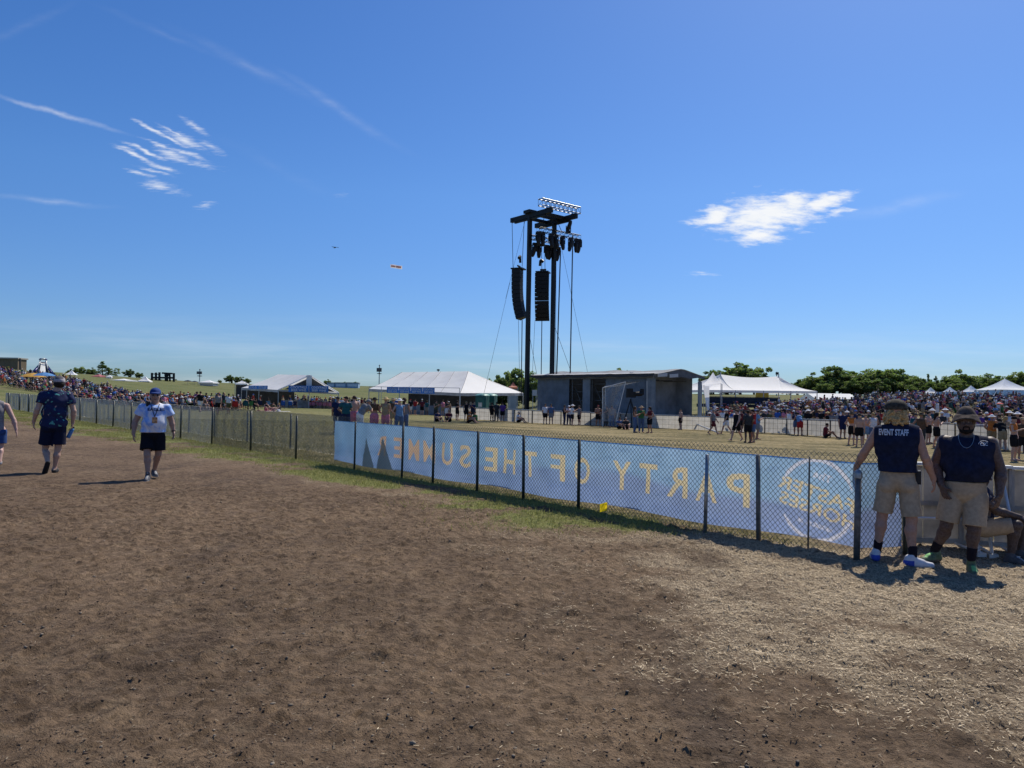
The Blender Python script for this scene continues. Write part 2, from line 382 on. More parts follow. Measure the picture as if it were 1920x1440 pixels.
# ------------------------------------------------------------------ loose stuff on the ground
def ico():
    p = (1 + 5 ** .5) / 2
    V = np.array([(-1, p, 0), (1, p, 0), (-1, -p, 0), (1, -p, 0), (0, -1, p), (0, 1, p), (0, -1, -p), (0, 1, -p), (p, 0, -1), (p, 0, 1), (-p, 0, -1), (-p, 0, 1)], float) / 1.9
    F = np.array([(0, 11, 5), (0, 5, 1), (0, 1, 7), (0, 7, 10), (0, 10, 11), (1, 5, 9), (5, 11, 4), (11, 10, 2), (10, 7, 6), (7, 1, 8), (3, 9, 4), (3, 4, 2), (3, 2, 6), (3, 6, 8), (3, 8, 9), (4, 9, 5), (2, 4, 11), (6, 2, 10), (8, 6, 7), (9, 8, 1)])
    return V, F
def wedge(n, r0, r1, a0=-36, a1=36, pw=.5):
    """random ground points in front of the camera, denser close by"""
    r = r0 + (r1 - r0) * NR.random(n) ** (1 / (1 + pw)) ; r = r0 + (r1 - r0) * NR.random(n) ** 1.15
    a = np.radians(NR.uniform(a0, a1, n)); return r * np.sin(a), r * np.cos(a)
def gz(x, y):
    nr = np.exp(-np.maximum(np.hypot(x, y) - 12, 0) / 6); g, s_, f = masks(x, y)
    return ground_np(x, y) + nr * micro(x, y) * np.where(f > .5, .5, 1) + nr * g * .012
def scatter_rocks(name, n, smin, smax, col, keep, var=.35):
    x, y = wedge(n, 3.0, 17); g, s_, f = masks(x, y); k = keep(g, s_, f, x, y); x, y = x[k], y[k]; n = len(x)
    V, F = ico(); size = smin * (smax / smin) ** (NR.random(n) ** 2.6)
    W_ = np.repeat(V[None], n, 0) * (1 + NR.uniform(-.28, .28, (n, 12, 1))) * size[:, None, None]
    W_[..., 2] *= NR.uniform(.45, .85, (n, 1)); W_[..., 0] *= NR.uniform(.8, 1.7, (n, 1))
    a = NR.uniform(0, 6.28, n); c_, s2 = np.cos(a)[:, None], np.sin(a)[:, None]
    X = W_[..., 0] * c_ - W_[..., 1] * s2 + x[:, None]; Y = W_[..., 0] * s2 + W_[..., 1] * c_ + y[:, None]; Z = W_[..., 2] + (gz(x, y) + size * .25)[:, None]
    FF = (F[None] + (np.arange(n) * 12)[:, None, None]).reshape(-1, 3)
    me = mesh_np(name, np.stack([X, Y, Z], -1).reshape(-1, 3), [FF])
    m, t = mat_new(name)
    oi = t.noise(t.new('ShaderNodeNewGeometry').outputs['Position'], 9, 3)
    finish(m, t, bsdf(t, t.mix(t.ramp(oi, .3, .7), tuple(q * (1 - var) for q in col), tuple(q * (1 + var) for q in col)), .95, spec=.1))
    return tag(link(name, me, m), kind='stuff')
dirt_only = lambda g, s_, f, x, y: (g < .4) & (f < .3) & (NR.random(len(x)) > s_ * 1.6) & (NR.random(len(x)) < .35 + .65 * sstep(.42, .6, fbm(x * .8, y * .8, 3, 77)))
scatter_rocks('dirt_clods', 26000, .0025, .0088, (.10, .072, .052), dirt_only)
scatter_rocks('gravel', 3000, .003, .013, (.21, .175, .135), dirt_only)
def scatter_blades(name, x, y, L, wdt, tilt, col, col2, lift=0.0, flat_=False):
    n = len(x); a = NR.uniform(0, 6.28, n); dx, dy = np.cos(a), np.sin(a); z = gz(x, y) + lift
    L = L * np.exp(NR.normal(0, .35, n)); w_ = wdt * NR.uniform(.7, 1.4, n)
    if flat_:
        up = NR.uniform(-.10, .16, n) * L
        q = [(-dx * L / 2 - dy * w_ / 2, -dy * L / 2 + dx * w_ / 2, 0 * L), (-dx * L / 2 + dy * w_ / 2, -dy * L / 2 - dx * w_ / 2, 0 * L), (dx * L / 2 + dy * w_ / 2, dy * L / 2 - dx * w_ / 2, up), (dx * L / 2 - dy * w_ / 2, dy * L / 2 + dx * w_ / 2, up)]
        V = np.stack([np.stack([x + p, y + q_, z + r + .004], -1) for p, q_, r in q], 1); F = np.arange(n * 4).reshape(n, 4)
    else:
        tx = NR.normal(0, tilt, n); ty = NR.normal(0, tilt, n)
        V = np.stack([np.stack([x - dx * w_, y - dy * w_, z - .01], -1), np.stack([x + dx * w_, y + dy * w_, z - .01], -1), np.stack([x + tx * L, y + ty * L, z + L * .8], -1)], 1); F = np.arange(n * 3).reshape(n, 3)
    me = mesh_np(name, V.reshape(-1, 3), [F])
    m, t = mat_new(name)
    po = t.new('ShaderNodeNewGeometry').outputs['Position']
    c = t.mix(t.ramp(t.noise(po, 23, 3, .7), .32, .68), col, col2)
    b = bsdf(t, c, .75, spec=.2); tr = t.new('ShaderNodeBsdfTranslucent'); t.l.new(c, tr.inputs[0])
    mx = t.new('ShaderNodeMixShader'); mx.inputs[0].default_value = .35; t.l.new(b, mx.inputs[1]); t.l.new(tr.outputs[0], mx.inputs[2])
    finish(m, t, mx.outputs[0])
    return tag(link(name, me, m), kind='stuff')
# straw and wood chips
x, y = wedge(120000, 3.2, 14, -12, 36); g, s_, f = masks(x, y); k = (NR.random(len(x)) < s_ ** 1.5 * .95 + .004) & (f < .3)
scatter_blades('straw_litter', x[k], y[k], .024, .0042, 0, (.24, .18, .11), (.95, .80, .56), .004, True)
x, y = wedge(4200, 3.0, 12, -36, 34); g, s_, f = masks(x, y); k = (g < .3) & (f < .3)
scatter_blades('wood_chips', x[k], y[k], .018, .0045, 0, (.10, .075, .05), (.36, .29, .20), .004, True)
# grass along the fence
qs = NR.uniform(-1.5, 62, 200000) ** 1.0; so_ = NR.uniform(-.3, 4.6, len(qs)); x = FA[0] + FD[0] * qs + FN[0] * so_; y = FA[1] + FD[1] * qs + FN[1] * so_
g, s_, f = masks(x, y); k = (NR.random(len(x)) < np.maximum(g, .0) ** 1.3 * 1.1); x, y = x[k], y[k]
scatter_blades('grass', x, y, .055, .006 , .5, (.17, .19, .05), (.40, .38, .14))
# thin dry grass in the field behind the fence
qs = NR.uniform(-2, 45, 90000); so_ = -NR.random(len(qs)) ** 1.5 * 16; x = FA[0] + FD[0] * qs + FN[0] * so_; y = FA[1] + FD[1] * qs + FN[1] * so_
k = (y > 10.4) | (x < 3.6); x, y = x[k], y[k]
scatter_blades('grass', x, y, .06, .008, .6, (.13, .14, .045), (.32, .27, .12))
# ------------------------------------------------------------------ bodies: smooth union of tapered limbs, meshed with surface nets
class SDF:
    def __init__(s, lo, hi, h):
        s.h = h; s.lo = np.array(lo, float); n = np.ceil((np.array(hi) - s.lo) / h).astype(int) + 1
        s.ax = [(s.lo[i] + np.arange(n[i]) * h).astype(np.float32) for i in range(3)]; s.D = np.full(n, 1.0, np.float32)
    def _win(s, lo, hi, pad):
        sl = []
        for i in range(3):
            a = int(max(0, math.floor((lo[i] - pad - s.lo[i]) / s.h))); b = int(min(len(s.ax[i]), math.ceil((hi[i] + pad - s.lo[i]) / s.h) + 1))
            if b <= a: return None
            sl.append(slice(a, b))
        return tuple(sl), (s.ax[0][sl[0]][:, None, None], s.ax[1][sl[1]][None, :, None], s.ax[2][sl[2]][None, None, :])
    def _in(s, sl, d, k):
        D = s.D[sl]
        if k > 0:
            hh = np.maximum(k - np.abs(D - d), 0) / k; s.D[sl] = np.minimum(D, d) - hh * hh * k * .25
        else: s.D[sl] = np.minimum(D, d)
    def cone(s, a, b, ra, rb=None, k=.02):
        rb = ra if rb is None else rb; a = np.array(a, float); b = np.array(b, float); m = max(ra, rb)
        W = s._win(np.minimum(a, b) - m, np.maximum(a, b) + m, k + 2 * s.h + .02)
        if W is None: return s
        sl, (X, Y, Z) = W; ab = b - a; L2 = max(float(ab @ ab), 1e-9)
        t_ = np.clip(((X - a[0]) * ab[0] + (Y - a[1]) * ab[1] + (Z - a[2]) * ab[2]) / L2, 0, 1)
        d = np.sqrt((X - a[0] - t_ * ab[0]) ** 2 + (Y - a[1] - t_ * ab[1]) ** 2 + (Z - a[2] - t_ * ab[2]) ** 2) - (ra + (rb - ra) * t_)
        s._in(sl, d.astype(np.float32), k); return s
    def ell(s, c, r, k=.02, M=None):
        c = np.array(c, float); r = np.array(r, float); m = r.max()
        W = s._win(c - m, c + m, k + 2 * s.h + .02)
        if W is None: return s
        sl, (X, Y, Z) = W; X, Y, Z = X - c[0], Y - c[1], Z - c[2]
        if M is not None:
            M = np.array(M); X, Y, Z = (M[0, i] * X + M[1, i] * Y + M[2, i] * Z for i in range(3))
        k0 = np.sqrt((X / r[0]) ** 2 + (Y / r[1]) ** 2 + (Z / r[2]) ** 2); k1 = np.sqrt((X / r[0] ** 2) ** 2 + (Y / r[1] ** 2) ** 2 + (Z / r[2] ** 2) ** 2)
        d = k0 * (k0 - 1) / np.maximum(k1, 1e-6)
        s._in(sl, np.broadcast_to(d, s.D[sl].shape).astype(np.float32), k); return s
    def cut(s, p, n):
        n = np.array(n, float); n /= np.linalg.norm(n)
        X, Y, Z = s.ax[0][:, None, None], s.ax[1][None, :, None], s.ax[2][None, None, :]
        s.D = np.maximum(s.D, ((X - p[0]) * n[0] + (Y - p[1]) * n[1] + (Z - p[2]) * n[2]).astype(np.float32)); return s
    def hole(s, o): s.D = np.maximum(s.D, -o.D); return s
    def wrinkle(s, amp, f=14.0, seed=0):
        X, Y, Z = s.ax[0][:, None, None], s.ax[1][None, :, None], s.ax[2][None, None, :]; q = seed * 1.7
        w1 = np.sin(X * f + 1.7 * np.sin(Z * f * .55 + q) + q) * np.sin(Z * f * .8 + 1.3 * np.sin(X * f * .7 + 2 * q) + Y * f * .6)
        w2 = np.sin(Z * f * 2.1 + 2.2 * np.sin(X * f * .9 - q) + Y * f) * .5
        s.D = s.D + (amp * (w1 + w2)).astype(np.float32); return s
    def mesh(s):
        D = s.D; neg = D < 0; nx, ny, nz = D.shape
        cor = [(i, j, k) for i in (0, 1) for j in (0, 1) for k in (0, 1)]
        cs = lambda A, c: A[c[0]:nx - 1 + c[0], c[1]:ny - 1 + c[1], c[2]:nz - 1 + c[2]]
        cnt = sum(cs(neg, c).astype(np.int8) for c in cor); mask = (cnt > 0) & (cnt < 8)
        I = np.argwhere(mask); idx = np.full(mask.shape, -1, np.int32); idx[mask] = np.arange(len(I))
        val = {c: D[I[:, 0] + c[0], I[:, 1] + c[1], I[:, 2] + c[2]] for c in cor}
        acc = np.zeros((len(I), 3)); n = np.zeros(len(I))
        for c in cor:
            for a in range(3):
                if c[a] == 0:
                    e = list(c); e[a] = 1; e = tuple(e); v0, v1 = val[c], val[e]; x = (v0 < 0) != (v1 < 0)
                    t_ = np.where(x, v0 / np.where(x, v0 - v1, 1), 0)
                    p = np.array(c, float)[None] + np.eye(3)[a][None] * t_[:, None]; acc += p * x[:, None]; n += x
        V = s.lo + (I + acc / n[:, None]) * s.h; Q = []
        for a in range(3):
            b, c = (a + 1) % 3, (a + 2) % 3
            sl0 = [slice(1, -1)] * 3; sl1 = [slice(1, -1)] * 3; sl0[a] = slice(0, -1); sl1[a] = slice(1, None)
            n0, n1 = neg[tuple(sl0)], neg[tuple(sl1)]; E = np.argwhere(n0 != n1)
            if not len(E): continue
            off = np.ones(3, int); off[a] = 0; E = E + off; sg = neg[E[:, 0], E[:, 1], E[:, 2]]
            def cell(db, dc):
                q = E.copy(); q[:, b] -= db; q[:, c] -= dc; return idx[q[:, 0], q[:, 1], q[:, 2]]
            q = np.stack([cell(1, 1), cell(0, 1), cell(0, 0), cell(1, 0)], 1); q[~sg] = q[~sg][:, ::-1]
            Q.append(q[(q >= 0).all(1)])
        return V, np.concatenate(Q)

def v3(*a): return np.array(a, float)
def nrm(a): a = np.array(a, float); return a / max(np.linalg.norm(a), 1e-9)
def perp(d, ref):
    ref = np.array(ref, float) - d * float(np.dot(ref, d)); return nrm(ref)

def hand(S, wr, d, pn, side, size=1.0, curl=.5, k=.007, spread=.06):
    """wrist wr, pointing along d, palm normal pn, thumb on the side sign of cross(d, pn)"""
    d = nrm(d); pn = perp(d, pn); sd = np.cross(d, pn) * side; z = size
    S.cone(wr - d * .02 * z, wr + d * .02 * z, .026 * z, .026 * z, .02)
    M = np.stack([sd, pn, d], 1)
    S.ell(wr + d * .055 * z, (.042 * z, .017 * z, .052 * z), .015, M)
    for i, (o, L) in enumerate(((.031, .070), (.011, .078), (-.010, .073), (-.030, .058))):
        b = wr + d * .092 * z + sd * o * z; dd = nrm(d + sd * o * 2 * spread / .06 * .3); p = b; r = .0095 * z
        for j, q in enumerate((.45, .32, .25)):
            dd = nrm(dd + pn * curl * (.45, .75, .6)[j]); e = p + dd * L * q * z; S.cone(p, e, r, r * .9, k); p = e; r *= .9
    b = wr + d * .030 * z + sd * .030 * z; dd = nrm(d * .75 + sd * .7 + pn * .35); e = b + dd * .036 * z; S.cone(b, e, .013 * z, .0115 * z, .012)
    f_ = e + nrm(d * .95 + sd * .15 + pn * (.2 + curl * .5)) * .034 * z; S.cone(e, f_, .0115 * z, .0085 * z, k)

def head(S, c, f, u=(0, 0, 1), sz=1.0, detail=True, jaw=1.0):
    """head with face: c centre of skull, f where the face looks"""
    f = nrm(f); u = perp(f, u); r = np.cross(f, u); M = np.stack([r, f, u], 1); z = sz
    P_ = lambda x, y, w: c + (r * x + f * y + u * w) * z
    S.ell(P_(0, -.012, .018), (.074 * z, .094 * z, .095 * z), .02, M)
    S.ell(P_(0, .028, -.048), (.058 * jaw * z, .064 * z, .075 * z), .03, M)
    S.ell(P_(0, .060, -.098), (.030 * jaw * z, .026 * z, .022 * z), .03, M)
    if detail:
        S.ell(P_(0, .078, .020), (.050 * z, .014 * z, .012 * z), .015, M)
        S.cone(P_(0, .086, .005), P_(0, .108, -.030), .009 * z, .013 * z, .012)
        for q in (-1, 1):
            S.ell(P_(q * .012, .098, -.034), (.010 * z, .011 * z, .008 * z), .008, M)
            S.ell(P_(q * .076, -.008, -.012), (.010 * z, .020 * z, .031 * z), .008, M)
            S.ell(P_(q * .040, .070, -.030), (.020 * z, .014 * z, .016 * z), .02, M)
        S.ell(P_(0, .086, -.062), (.024 * z, .011 * z, .007 * z), .006, M); S.ell(P_(0, .085, -.074), (.021 * z, .011 * z, .008 * z), .006, M)
    return P_, M

def body(S, J, g, fd, hs=1.0, detail=True, hands=None, feet=True, jaw=1.0):
    """one continuous body. J joints, g girths, fd the way the face looks"""
    t_, ar, lg = g.get('torso', 1), g.get('arm', 1), g.get('leg', 1); by = g.get('belly', 0)
    ch, bl, pe, nk = (np.array(J[q], float) for q in ('chest', 'belly', 'pelvis', 'neck')); f = nrm(J.get('front', fd)); f[2] = 0; f = nrm(f)
    for sd in 'LR':
        hp, kn, an, hl, to = (np.array(J[q + sd], float) for q in ('hip', 'knee', 'ankle', 'heel', 'toe'))
        S.cone(hp, kn, .088 * lg, .056 * lg, .012)
        sh = an - kn; L = np.linalg.norm(sh); sh = sh / L; bk = perp(sh, hl - to)
        cf = kn + sh * L * .30 + bk * .016; S.cone(kn, cf, .053 * lg, .057 * lg, .02); S.cone(cf, an, .056 * lg, .034 * lg, .03)
        if feet:
            S.cone(hl + v3(0, 0, .0), an, .030, .034, .02); S.cone(an + v3(0, 0, -.02), (hl + to) / 2 + v3(0, 0, .03), .034, .034, .02)
            S.cone((hl + to) / 2 + v3(0, 0, .02), to, .036, .028, .02); S.cone(hl, to, .028, .026, .02)
    sd_ = perp(np.array([0, 0, 1.0]), np.cross(f, (0, 0, 1))); M = np.stack([sd_, f, v3(0, 0, 1)], 1)
    S.ell(pe, (.170 * t_, .118 * t_, .125), .05, M)
    S.ell(bl + f * by * .4, (.150 * t_ + by * .4, .105 * t_ + by, .16), .06, M)
    S.ell(ch, (.172 * t_, .118 * t_, .19), .06, M)
    hc = np.array(J['head'], float)
    S.cone(nk, hc + nrm(fd) * -.005 + v3(0, 0, -.05 * hs), .060 * g.get('neck', 1), .054 * g.get('neck', 1), .03)
    for sd in 'LR':
        sh, el, wr = (np.array(J[q + sd], float) for q in ('sh', 'el', 'wr'))
        S.cone(nk + v3(0, 0, -.03), sh + v3(0, 0, .0), .050, .052 * ar, .04)
        S.cone(sh, el, .058 * ar, .041 * ar, .015)
        fm = el + (wr - el) * .3; S.cone(el, fm, .041 * ar, .043 * ar, .02); S.cone(fm, wr, .043 * ar, .027 * ar, .02)
        if hands:
            a = hands[sd]; hand(S, wr, a['d'], a['n'], a.get('side', 1), a.get('size', 1.0), a.get('curl', .4))
        else:
            dd = nrm(J.get('hand' + sd, wr - el)); S.cone(wr, wr + dd * .15, .034, .026, .02)
    return head(S, hc, fd, sz=hs, detail=detail, jaw=jaw)

def bounds(J, pad=.28):
    a = np.array([J[k] for k in J if k not in ('front', 'handL', 'handR')], float); return a.min(0) - pad, a.max(0) + pad
def vcol(me, fn, name='tint'):
    n = len(me.vertices); V = np.empty(n * 3, np.float32); me.vertices.foreach_get('co', V); V = V.reshape(-1, 3)
    c = np.concatenate([fn(V), np.ones((n, 1))], 1).astype(np.float32); a = me.color_attributes.new(name, 'FLOAT_COLOR', 'POINT'); a.data.foreach_set('color', c.ravel())
def tint_mat(name, rough=.6, spec=.3, var=.12, scale=30, bump=.1, bs=140, sheen=0):
    if name in _MC: return _MC[name]
    m, t = mat_new(name); a = t.new('ShaderNodeAttribute'); a.attribute_name = 'tint'; co = t.new('ShaderNodeTexCoord').outputs['Object']
    n = t.noise(co, scale, 4, .6); c = t.mix(t.ramp(n, .25, .75), t.mix(var, a.outputs[0], (0, 0, 0)), t.mix(var * .5, a.outputs[0], (1, 1, 1)))
    _MC[name] = finish(m, t, bsdf(t, c, rough, t.bump(t.noise(co, bs, 3), bump, .004) if bump else None, spec=spec)); return _MC[name]
def sob(name, S, mats, parent, off=(0, 0, 0)):
    V, Q = S.mesh(); return link(name, mesh_np(name, V - np.array(off), [Q], True), mats, parent)
# ------------------------------------------------------------------ the people near the camera
SKIN = tint_mat('skin', .55, .35, .10, 40, .12, 160)
def fabric(name, col, var=.15, rough=.9, scale=18):
    return pm(name, col, rough, var, scale, .25, spec=.15, bscale=220)
class Near:
    def __init__(s, name, label, u0, v0, d, fd, z0=None):
        s.d = d; s.k = d / FPX; s.u0, s.v0 = u0, v0; g = GP(u0, d); s.t = thing(name, label, 'person', g, -math.atan((u0 - CU) / FPX)); s.f = nrm(fd)
    def p(s, u, v, y=0.0): return v3((u - s.u0) * s.k * (1 + y / s.d), y, (s.v0 - v) * s.k * (1 + y / s.d) )
    def bodymesh(s, J, g, hands, skin, h=.0065, hs=1.0, jaw=1.0, feet=True, tint=None, detail=True):
        lo, hi = bounds(J); s.J = J; S = SDF(lo, hi, h); s.P, s.M = body(S, J, g, s.f, hs, detail, hands, feet, jaw)
        o = sob('body', S, SKIN, s.t); P_ = s.P
        def fn(V):
            c = np.tile(np.array(skin, float), (len(V), 1)); hc = np.array(J['head'], float); L = (V - hc) @ s.M / hs
            c *= (1 + .10 * (fbm(V[:, 0] * 30, V[:, 2] * 30, 3, 5) - .5))[:, None]
            fr = L[:, 1] > .055
            lips = fr & (np.abs(L[:, 0]) < .026) & (np.abs(L[:, 2] + .068) < .011); c[lips] *= (.72, .52, .52)
            for q in (-1, 1):
                br = fr & (np.abs(L[:, 0] - q * .034) < .022) & (np.abs(L[:, 2] - .018) < .006); c[br] *= .35
                ey = fr & (np.abs(L[:, 0] - q * .033) < .015) & (np.abs(L[:, 2] + .002) < .0065); c[ey] = np.array((.25, .22, .2)) * .7 + c[ey] * .1
                ir = fr & (np.hypot(L[:, 0] - q * .033, L[:, 2] + .002) < .006); c[ir] = (.02, .014, .01)
            tip = np.zeros(len(V), bool)
            return np.clip(tint(V, c) if tint else c, 0, 1)
        vcol(o.data, fn); return o
    def sdf(s, pts, pad=.25, h=.0075):
        a = np.array(pts, float); return SDF(a.min(0) - pad, a.max(0) + pad, h)
    def shirt(s, J, g, mat, hem, slack=.016, sleeves=None, neck=.068, seed=1, armhole=.150, wr=.0035, name='shirt', hemtilt=(0, 0, -1), h=.0075, nz=.0):
        S = s.sdf([J['chest'], J['pelvis'], J['shL'], J['shR'], J['neck'], J['elL'], J['elR']], .27, h)
        t_ = g.get('torso', 1); by = g.get('belly', 0); f = nrm(v3(*J.get('front', s.f)) * (1, 1, 0)); M = np.stack([perp(v3(0, 0, 1), np.cross(f, (0, 0, 1))), f, v3(0, 0, 1)], 1)
        ch, bl, pe, nk = (np.array(J[q], float) for q in ('chest', 'belly', 'pelvis', 'neck'))
        S.ell(ch, (.172 * t_ + slack, .118 * t_ + slack, .195), .06, M); S.ell(bl + f * by * .4, (.155 * t_ + by * .4 + slack, .108 * t_ + by + slack, .20), .06, M)
        S.ell(pe + v3(0, 0, .02), (.172 * t_ + slack + .004, .12 * t_ + slack + .006, .17), .05, M)
        for q in 'LR':
            sh, el = np.array(J['sh' + q], float), np.array(J['el' + q], float); S.cone(nk + v3(0, 0, -.025), sh, .058, .058, .04)
            if sleeves:
                e = sh + (el - sh) * sleeves; S.cone(sh, e, .070 * g.get('arm', 1), .080 * g.get('arm', 1), .03)
            else: S.cone(nk + v3(0, 0, -.045), sh + v3(0, 0, -.012), .058, .052 + .016 * g.get('arm', 1), .04); S.cone(sh * (.96, 1, 1) - v3(0, 0, .03), v3(sh[0] * .90 + ch[0] * .10, ch[1], ch[2] - .10), .050 + .016 * g.get('arm', 1), .07, .05)
        S.wrinkle(wr, 15, seed)
        S.cut((pe[0], pe[1], hem), hemtilt)
        if sleeves:
            for q in 'LR':
                sh, el = np.array(J['sh' + q], float), np.array(J['el' + q], float); e = sh + (el - sh) * sleeves; T = s.sdf([sh, el], .3, h)
                # trim the cuff only around the arm itself
                dl = nrm(el - sh); X, Y, Z = S.ax[0][:, None, None], S.ax[1][None, :, None], S.ax[2][None, None, :]
                pl = (X - e[0]) * dl[0] + (Y - e[1]) * dl[1] + (Z - e[2]) * dl[2]; tt = (X - sh[0]) * dl[0] + (Y - sh[1]) * dl[1] + (Z - sh[2]) * dl[2]
                rad = np.sqrt(np.maximum((X - sh[0]) ** 2 + (Y - sh[1]) ** 2 + (Z - sh[2]) ** 2 - tt ** 2, 0))
                sgn = 1 if q == 'R' else -1; outer = (X - sh[0]) * sgn > -.03
                S.D = np.where((rad < .14) & outer & (pl > 0), np.maximum(S.D, pl), S.D).astype(np.float32)
        else:
            for q, sg in (('L', -1), ('R', 1)):
                S.cut((ch[0] + sg * armhole, 0, ch[2] + .12), (sg, 0, .02)) if armhole else None
        N = s.sdf([nk], .2, h); N = SDF(S.lo, S.lo + (np.array(S.D.shape) - 1) * h, h)
        N.cone(nk + v3(0, 0, -.035) + f * (.03 + nz), nk + v3(0, 0, .25) + f * .03, neck, neck + .02, 0); m_ = tuple(min(a, b) for a, b in zip(N.D.shape, S.D.shape))
        S.D = S.D[:m_[0], :m_[1], :m_[2]]; N.D = N.D[:m_[0], :m_[1], :m_[2]]; S.ax = [a[:q] for a, q in zip(S.ax, m_)]; S.hole(N)
        return sob(name, S, mat, s.t)
    def shorts(s, J, g, mat, waist, hems, r0=.118, r1=.105, seed=3, name='shorts', wr=.003, out=.0):
        S = s.sdf([J['pelvis'], J['hipL'], J['hipR'], J['kneeL'], J['kneeR']], .25)
        t_ = g.get('torso', 1); lg = g.get('leg', 1); f = nrm(v3(*J.get('front', s.f)) * (1, 1, 0)); M = np.stack([perp(v3(0, 0, 1), np.cross(f, (0, 0, 1))), f, v3(0, 0, 1)], 1)
        pe = np.array(J['pelvis'], float)
        S.ell(pe, (.176 * t_, .128 * t_, .16), .03, M); S.ell(pe + v3(0, 0, .1), (.165 * t_, .118 * t_ + g.get('belly', 0) * .5, .12), .04, M)
        if not name.startswith('skirt'):
            for q in 'LR': S.ell((np.array(J['hip' + q]) - f * .05 + v3(0, 0, .0)), (.085 * t_, .085 * t_, .095), .04)
        for q in 'LR':
            hp, kn = np.array(J['hip' + q], float), np.array(J['knee' + q], float); e = hp + (kn - hp) * (hems[q] + .12)
            S.cone(hp, e, r0 * lg, (r1 + out) * lg, .012)
        S.wrinkle(wr, 13, seed)
        X, Y, Z = S.ax[0][:, None, None], S.ax[1][None, :, None], S.ax[2][None, None, :]
        mid = (np.array(J['hipL'])[0] + np.array(J['hipR'])[0]) / 2
        for q in 'LR':
            hp, kn = np.array(J['hip' + q], float), np.array(J['knee' + q], float); e = hp + (kn - hp) * hems[q]; dl = nrm(kn - hp)
            pl = (X - e[0]) * dl[0] + (Y - e[1]) * dl[1] + (Z - e[2]) * dl[2]; rad = np.sqrt((X - e[0]) ** 2 + (Y - e[1]) ** 2 + (Z - e[2]) ** 2)
            near_ = (X < mid) if (q == 'L') == (np.array(J['hipL'])[0] < np.array(J['hipR'])[0]) else (X >= mid)
            S.D = np.where(near_, np.maximum(S.D, pl), S.D).astype(np.float32)
        S.cut((0, 0, waist), (0, 0, 1)); return sob(name, S, mat, s.t)
    def shoe(s, heel, toe, ankle, cols, sole_h=.035, wid=1.0, h=.005, tilt=None):
        heel, toe, ankle = (np.array(q, float) for q in (heel, toe, ankle)); S = s.sdf([heel, toe, ankle], .12, h); up = v3(0, 0, 1); d = nrm(toe - heel)
        S.cone(heel + up * .045, heel + up * .085 + d * .01, .042 * wid, .034, .02); m_ = heel + (toe - heel) * .55
        S.cone(heel + up * .03, m_ + up * .03, .040 * wid, .046 * wid, .02); S.cone(m_ + up * .03, toe + up * .022, .046 * wid, .034 * wid, .02)
        S.cone(heel + up * .09 + d * .02, m_ + up * .05 + d * .01, .036, .036, .03)
        S.cone(ankle + up * .02, heel + up * .06 + d * .03, .042, .042, .03)
        S.cut(heel, -up); S.cut(ankle + up * .03, nrm(up - d * .3))
        o = sob('shoe', S, tint_mat('shoe_leather', .7, .3, .1, 30, .1), s.t)
        sd = np.cross(d, up)
        def fn(V):
            L = V - heel; z = L @ up; a = L @ d; c = np.tile(np.array(cols[0], float), (len(V), 1)); c[z < sole_h * (1 - .25 * np.clip(a / .25, 0, 1))] = cols[1]
            lace = (a > .10) & (a < .2) & (np.abs(L @ sd) < .022) & (z > .055); c[lace] = cols[2]
            if len(cols) > 3: c[(a < .06) & (z < .07)] = cols[3]
            return c
        vcol(o.data, fn); return o
    def sock(s, an, kn, hgt, col, r=.043):
        an, kn = np.array(an, float), np.array(kn, float); d = nrm(kn - an); S = s.sdf([an, an + d * hgt], .1, .005); S.cone(an - d * .02, an + d * hgt * 1.2, r, r + .007, .01); S.cut(an + d * hgt, d)
        return sob('sock', S, fabric('sock_' + col[0], col[1]), s.t)
    def stick(s, txt, so_, cu, cv, wpx, hpx, mat, name='lettering', off=.006, bold=.03, par=None, mirror=False, arch=0):
        V, F = text_np(txt, 1, 0, bold); sz = V.max(0) - V.min(0); V = V - (V.max(0) + V.min(0)) / 2; me = so_.data
        bv = BVHTree.FromPolygons([v.co[:] for v in me.vertices], [p.vertices[:] for p in me.polygons]); c = s.p(cu, cv)
        # split long glyph edges a little so that the print follows the cloth
        W = []; ok = True
        for v in V:
            x, z = c[0] + v[0] / sz[0] * wpx * s.k, c[2] + v[1] / sz[1] * hpx * s.k + arch * (v[0] / sz[0]) ** 2 * s.k
            hit = bv.ray_cast(Vector((x, -1.5, z)), Vector((0, 1, 0)))[0]; W.append((x, (hit.y if hit else 0) - off, z))
        return link(name, mesh_np(name, W, F), mat, par or so_)

WHITE_INK = pm('white_print', (.62, .63, .66), .7, .05); NAVY = fabric('navy_jersey', (.014, .019, .044), .25)
KHAKI = fabric('khaki_twill', (.40, .315, .22), .12, scale=25)
# --- event staff, back to the camera, one hand on the fence post
a = Near('person', 'blond event staff guard seen from behind with one hand on the fence end post', 1680, 1057, 8.72, (.05, 1, -.05)); p = a.p
J = dict(head=p(1679, 774, .02), neck=p(1679, 799, 0), chest=p(1680, 832, 0), belly=p(1682, 866, 0), pelvis=p(1682, 898, 0), front=v3(0.05, 1, 0),
    shL=p(1649, 812, .01), elL=p(1625, 853, .03), wrL=p(1611, 886, .14), shR=p(1712, 811, 0), elR=p(1728, 858, -.03), wrR=p(1741, 897, .05),
    hipL=p(1665, 912), hipR=p(1700, 912), kneeL=p(1656, 972, .02), ankleL=p(1648, 1036, .0), heelL=p(1646, 1051, -.03), toeL=p(1641, 1053, .2),
    kneeR=p(1706, 974, -.02), ankleR=p(1708, 1040, -.06), heelR=p(1699, 1056, -.08), toeR=p(1738, 1058, -.02))
g = dict(torso=1.08, arm=1.06, leg=1.03)
